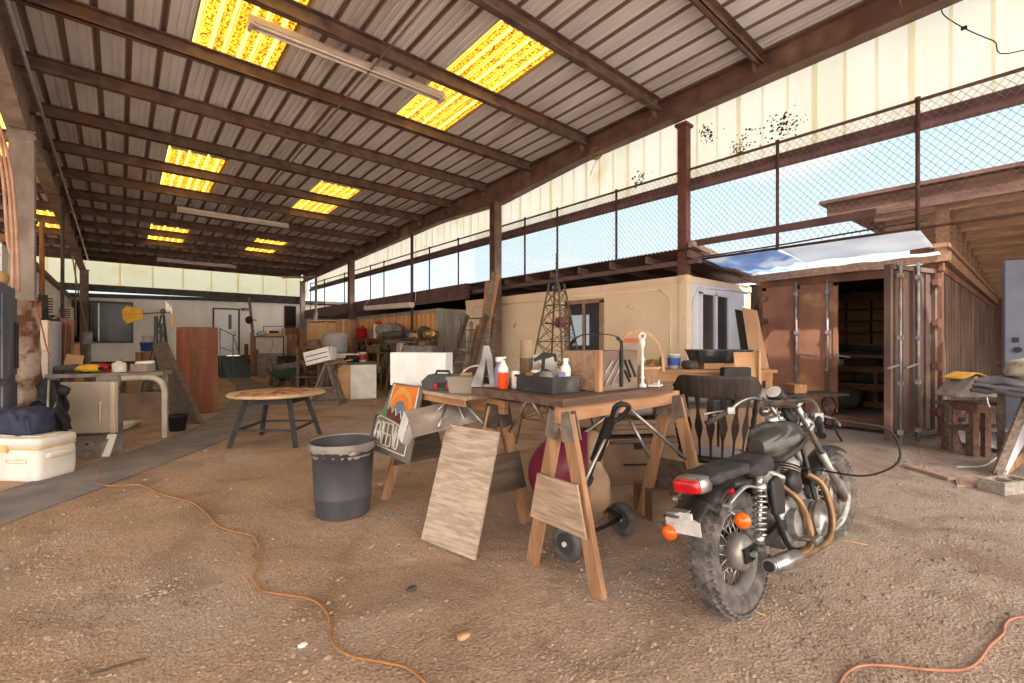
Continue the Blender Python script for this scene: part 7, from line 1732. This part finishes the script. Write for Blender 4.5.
for i,(x0,yy0,x1,yy1,mt) in enumerate(lum):
    d=9.7+.05*i; a=dep(x0,yy0,d); a.z=0.0; b=dep(x1,yy1,d+.35); m=MB(); m.bar(a,b,.16 if i%2 else .10,.05,up=FW)
    m.bar(a+Vector((0,0,.05)),a+(b-a)*.06,.17,.055,up=FW); solo('lumber',m,K[mt],'length of old lumber leaning in the bundle against the brown column','lumber',group='lumber leaning on the column')
m=MB(); a=g(455,405); m.quad(a-FW*.1,a+RT*.9-FW*.1,a+RT*.9+FW*.3+Vector((0,0,.55)),a+FW*.3+Vector((0,0,.55)),.04); solo('timber_pallet',m,K['old_wood'],'old boards slanting low at the foot of the ladders','boards')
# ================================================================ right side
K['bench_red']=wood('red_bench_wood',(150,104,84),(118,80,64),'x')
p0=g(951,446); BN=thing('timber_bench','brown timber bench along the rusty ribbed container side','bench',Vector((8.0,.62,0)),R(0))
b1=dep(950,397,6.1); b2=dep(988,399,5.55); bz=.72
o=Vector((b1.x,b1.y,0)); ex_=(Vector((b2.x,b2.y,0))-o); L_=ex_.length; ex_=ex_/L_; ey_=Vector((-ex_.y,ex_.x,0)); ey_= ey_ if ey_.dot(FW)>0 else -ey_
def bn(x,y,z): return o+ex_*x+ey_*y+Vector((0,0,z))
m=MB(); m.quad(bn(.1,0,bz-.09),bn(L_+.1,0,bz-.09),bn(L_+.1,.2,bz-.09),bn(.1,.2,bz-.09),.09); m.build('seat_board',K['bench_red'],BN,world=True,bev=.004)
for x,y in ((.16,.04),(.16,.17),(L_+.02,.04),(L_+.02,.17),(L_*.5,.17)):
    m=MB(); m.bar(bn(x,y,0),bn(x,y,bz-.09),.065,.065,up=ex_); m.build('leg',K['bench_red'],BN,world=True)
m=MB(); m.bar(bn(-.02,-.35,.34),bn(L_*.5,.1,.4),.12,.05); m.bar(bn(0,-.32,0),bn(0,-.32,.34),.14,.06,up=ex_); m.build('side_step',K['old_wood'],BN,world=True)
# open steps
ST2=thing('wooden_steps','weathered wooden steps with two treads in front of the grey steel door','steps',Vector((g(990,452).x,g(990,452).y,0)))
s0=g(971,456); sx=cdir(0); sy=FW
def stp(x,y,z): return s0+sx*x+sy*y+Vector((0,0,z))
for (y,z) in ((.05,.34),(.3,.62)):
    m=MB(); m.quad(stp(-.02,y-.06,z-.045),stp(.75,y-.06,z-.045),stp(.75,y+.22,z-.045),stp(-.02,y+.22,z-.045),.045); m.build('tread',K['old_wood'],ST2,world=True)
for x in (.02,.7):
    for (y,z) in ((.02,.3),(.3,.58)):
        m=MB(); m.bar(stp(x,y,0),stp(x,y,z),.07,.07,up=sx); m.build('leg',K['old_wood'],ST2,world=True)
m=MB(); m.quad(stp(.15,.3,.1),stp(.75,.1,.0),stp(.75,.3,.34),stp(.12,.36,.3),.05); solo('speckled_box',m,mat('speckled_white',(200,198,196),(150,148,150),scale=60,rough=.7),'speckled white board tucked under the weathered steps','board')
# yellow and grey cushion on the bench
CU=thing('cushion','grey cushion with yellow edge slumped on the brown timber bench','cushion',bn(L_*.7,.1,bz),0)
m=MB(); m.sheet(lambda u,v:(lambda x,k:RT*x+FW*((v-.5)*.3)+Vector((0,0,.01+.27*k*(1-.25*abs(2*v-1)**3)+.015*mnoise.noise(Vector((u*5,v*5,1))))))((u-.5)*.56,max(0,1-abs((u-.42)/(.42 if u<.42 else .58))**1.3)),24,12,.03); m.prism([(-.27,0),(.27,0),(.2,.1),(-.05,.26),(-.2,.12)],FW*-.15,RT,(0,0,1),.02); m.build('pad',mat('cushion_grey',(168,160,156),(146,138,134),scale=8,rough=.9),CU)
m=MB(); m.sheet(lambda u,v:(lambda x:RT*(x)+FW*(-.17+.3*v)+Vector((0,0,.305-.62*abs(x+.04)**1.15+.006*math.sin(x*20))))((u-.45)*.5),16,6,.012); m.build('yellow_cover',mat('yellow_cloth',(222,176,88),(200,150,64),scale=8,rough=.9),CU)
m=MB(); m.tube(spl([RT*-.22+Vector((0,0,.2)),RT*-.3+Vector((0,0,.1)),RT*-.24+Vector((0,0,.03))],5),.008,5); m.build('tie',K['tan_frame'],CU)
# heap of folded sheets over a stand
SHp=thing('covered_stand','stand heaped with grey sheets and a pale cover at the right edge','stand',Vector((dep(1034,450,4.9).x,dep(1034,450,4.9).y,0)))
hb=Vector(SHp.location); K['grey_sheet']=mat('grey_sheets',(150,146,152),(104,102,110),scale=4,rough=.8,st=(.3,.3,3)); K['cream_cloth']=mat('cream_cover',(206,194,178),(172,158,142),scale=5,rough=.9,c3=(120,104,88),s3=5)
def sh_(z,sx_,sy_,amp,sd,th): 
    m=MB(); m.sheet(lambda u,v:hb+RT*((u-.42)*sx_)+FW*((v-.5)*sy_)+Vector((0,0,z+amp*mnoise.noise(Vector((u*3,v*3,sd)))-(.05*max(0,.12-u)*8))),20,12,th); return m
for i,z in enumerate((.90,.955,1.005)):
    sh_(z,.95-.06*i,.6,.04,i,.035).build('folded_sheet',K['grey_sheet'],SHp,world=True)
m=MB(); m.blob(hb+RT*.1+Vector((0,0,1.08)),(.33,.28,.14),12,.8,.35,2.5,seed=7); m.build('pale_cover',K['cream_cloth'],SHp,world=True)
m=MB(); m.sheet(lambda u,v:hb+RT*(-.14+.3*u)-FW*.28+Vector((0,0,.87-.62*v))+FW*.05*math.sin(u*9+v*2),14,10,.01); m.build('hanging_cloth',K['cream_cloth'],SHp,world=True)
m=MB()
for x in (-.12,.55):
    for y in (-.22,.22): m.bar(hb+RT*x+FW*y,hb+RT*x+FW*y+Vector((0,0,.86)),.06,.06)
m.bar(hb+RT*-.2+Vector((0,0,.84)),hb+RT*.6+Vector((0,0,.84)),.5,.04); m.build('trestle',K['old_wood'],SHp,world=True)
m=MB(); m.tube(spl([dep(987,397,4.75),dep(988,403,4.75),dep(990,407,4.75)],4),.006,5); m.build('cord',K['white_pl'],SHp,world=True)
# grey steel door unit
GD=thing('steel_cabinet','tall blue-grey steel door unit with a black lock at the right edge','cabinet',Vector((dep(1017,400,5.6).x,dep(1017,400,5.6).y,0)),yawc(-42))
m=MB(); m.box((.0,.08,1.2),(.22,.25,2.4)); m.build('body',mat('slate_steel',(110,116,134),(96,102,120),scale=3,rough=.5),GD,bev=.012)
m=MB(); m.box((-.015,-.056,1.42),(.05,.015,.06)); m.build('switch_plate',K['black'],GD); m=MB(); m.can((.0,-.05,1.3),.035,.03,(0,-1,0),14); m.build('lock',K['black'],GD); m=MB(); m.can((.07,-.05,2.05),.01,.01,(0,-1,0),8); m.build('screw',K['white_pl'],GD)
m=MB(); m.box((.25,.1,1.6),(.28,.1,1.4)); 
for k in range(22): m.box((.25,.045,.95+.062*k),(.28,.02,.045),(R(25),0,0))
m.build('louvre_panel',K['cooler'],GD)
# planks, block and bits at lower right
CBk=thing('cinder_block','grey cinder block with two hollow cells at lower right','cinder block',g(1018,494)+FW*.1,yawc(14))
K['block']=mat('concrete_block',(172,164,156),(140,132,124),scale=30,rough=.95,bump=.3)
m=MB(); w_,d_,h_=.40,.20,.10
h_=.11
for c,dd in [((0,-d_/2+.016,h_/2),(w_,.032,h_)),((0,d_/2-.016,h_/2),(w_,.032,h_)),((-w_/2+.016,0,h_/2),(.032,d_-.06,h_)),((w_/2-.016,0,h_/2),(.032,d_-.06,h_)),((0,0,h_/2),(.03,d_-.06,h_))]: m.box(c,dd)
m.box((0,0,.01),(w_-.03,d_-.03,.02)); m.build('block_shell',K['block'],CBk)
pl=[((996,478),(1032,388),'old_wood',.10,'grey-brown plank'),((1001,476),(1040,400),'white_paint',.14,'white-painted plank'),((1006,476),(1044,440),'pine',.09,'pine plank sloping low'),((1009,474),(1042,410),'cushion',.08,'lavender-grey plank')]
for i,(a,b,mt,wd,lb) in enumerate(pl):
    A0=g(*a)+RT*.0+FW*.02*i; t=(b[0]-512)/FOC; B0=dep(b[0],b[1],A0.dot(FW)+.25)
    m=MB(); m.bar(A0+Vector((0,0,.02)),B0,wd,.025,up=FW); m.bar(A0+Vector((0,0,.02))-FW*.02,A0+(B0-A0)*.04-FW*.02,wd*.9,.012,up=FW); solo('leaning_plank',m,K[mt],lb+' leaning on the covered stand behind the cinder block','plank')
K['pink_slab']=mat('pink_slab',(184,156,146),(160,132,122),scale=8,rough=.9)
m=MB(); m.bar(g(906,467)+Vector((0,0,.02)),g(952,481)+Vector((0,0,.02)),.09,.03); m.bar(g(906,467)+Vector((0,0,.037)),g(925,472)+Vector((0,0,.037)),.05,.006); solo('ground_plank',m,K['pink_slab'],'pinkish plank half sunk in the dirt left of the slab','plank')
m=MB(); m.quad(g(957,487),g(975,487),g(972,478),g(955,477),.022); m.quad(g(960,486)+Vector((0,0,.022)),g(972,485)+Vector((0,0,.022)),g(970,480)+Vector((0,0,.022)),g(958,480)+Vector((0,0,.022)),.006); solo('stone_slab',m,K['pink_slab'],'small flat pinkish slab on the dirt left of the cinder block','slab')
gcord('white_cable','pale cable trailing from the leaning planks across the dirt',[(957,468),(975,468),(986,466),(993,461),(1000,456),(1008,448)],.009,K['white_pl'])
gcord('hose','dark hose coiled by the foot of the brown timber bench',[(962,440),(966,446),(976,447),(986,444),(984,438),(974,437)],.014,K['dk_grey'])
for i,(px,py,r,lb) in enumerate([(463,638,.022,'pale flat stone in the foreground dirt'),(303,646,.014,'small white pebble near the orange cord'),(412,590,.02,'dark clod of dirt before the plywood board'),(381,485,.015,'white fleck of paper beside the grey trash can')]):
    m=MB(); m.blob((0,0,r*.4),(r*1.5,r,r*.6),8,.8,.4,3,seed=i); solo('stone' if i!=3 else 'paper_scrap',m,K['white_pl'] if i in (1,3) else (K['junk'] if i==2 else K['card']),lb,'stone' if i!=3 else 'paper',base=g(px,py))
for i,((x0,yy0),(x1,yy1),lb) in enumerate([((737,608),(765,617),'thin straw by the motorcycle rear tyre'),((826,540),(868,546),'thin straw beyond the motorcycle front wheel'),((764,594),(775,603),'short straw below the motorcycle silencer')]):
    m=MB(); m.tube([g(x0,yy0)+Vector((0,0,.008)),(g(x0,yy0)+g(x1,yy1))/2+Vector((0,0,.014)),g(x1,yy1)+Vector((0,0,.008))],.0035,5); solo('straw',m,K['card'],lb,'straw')
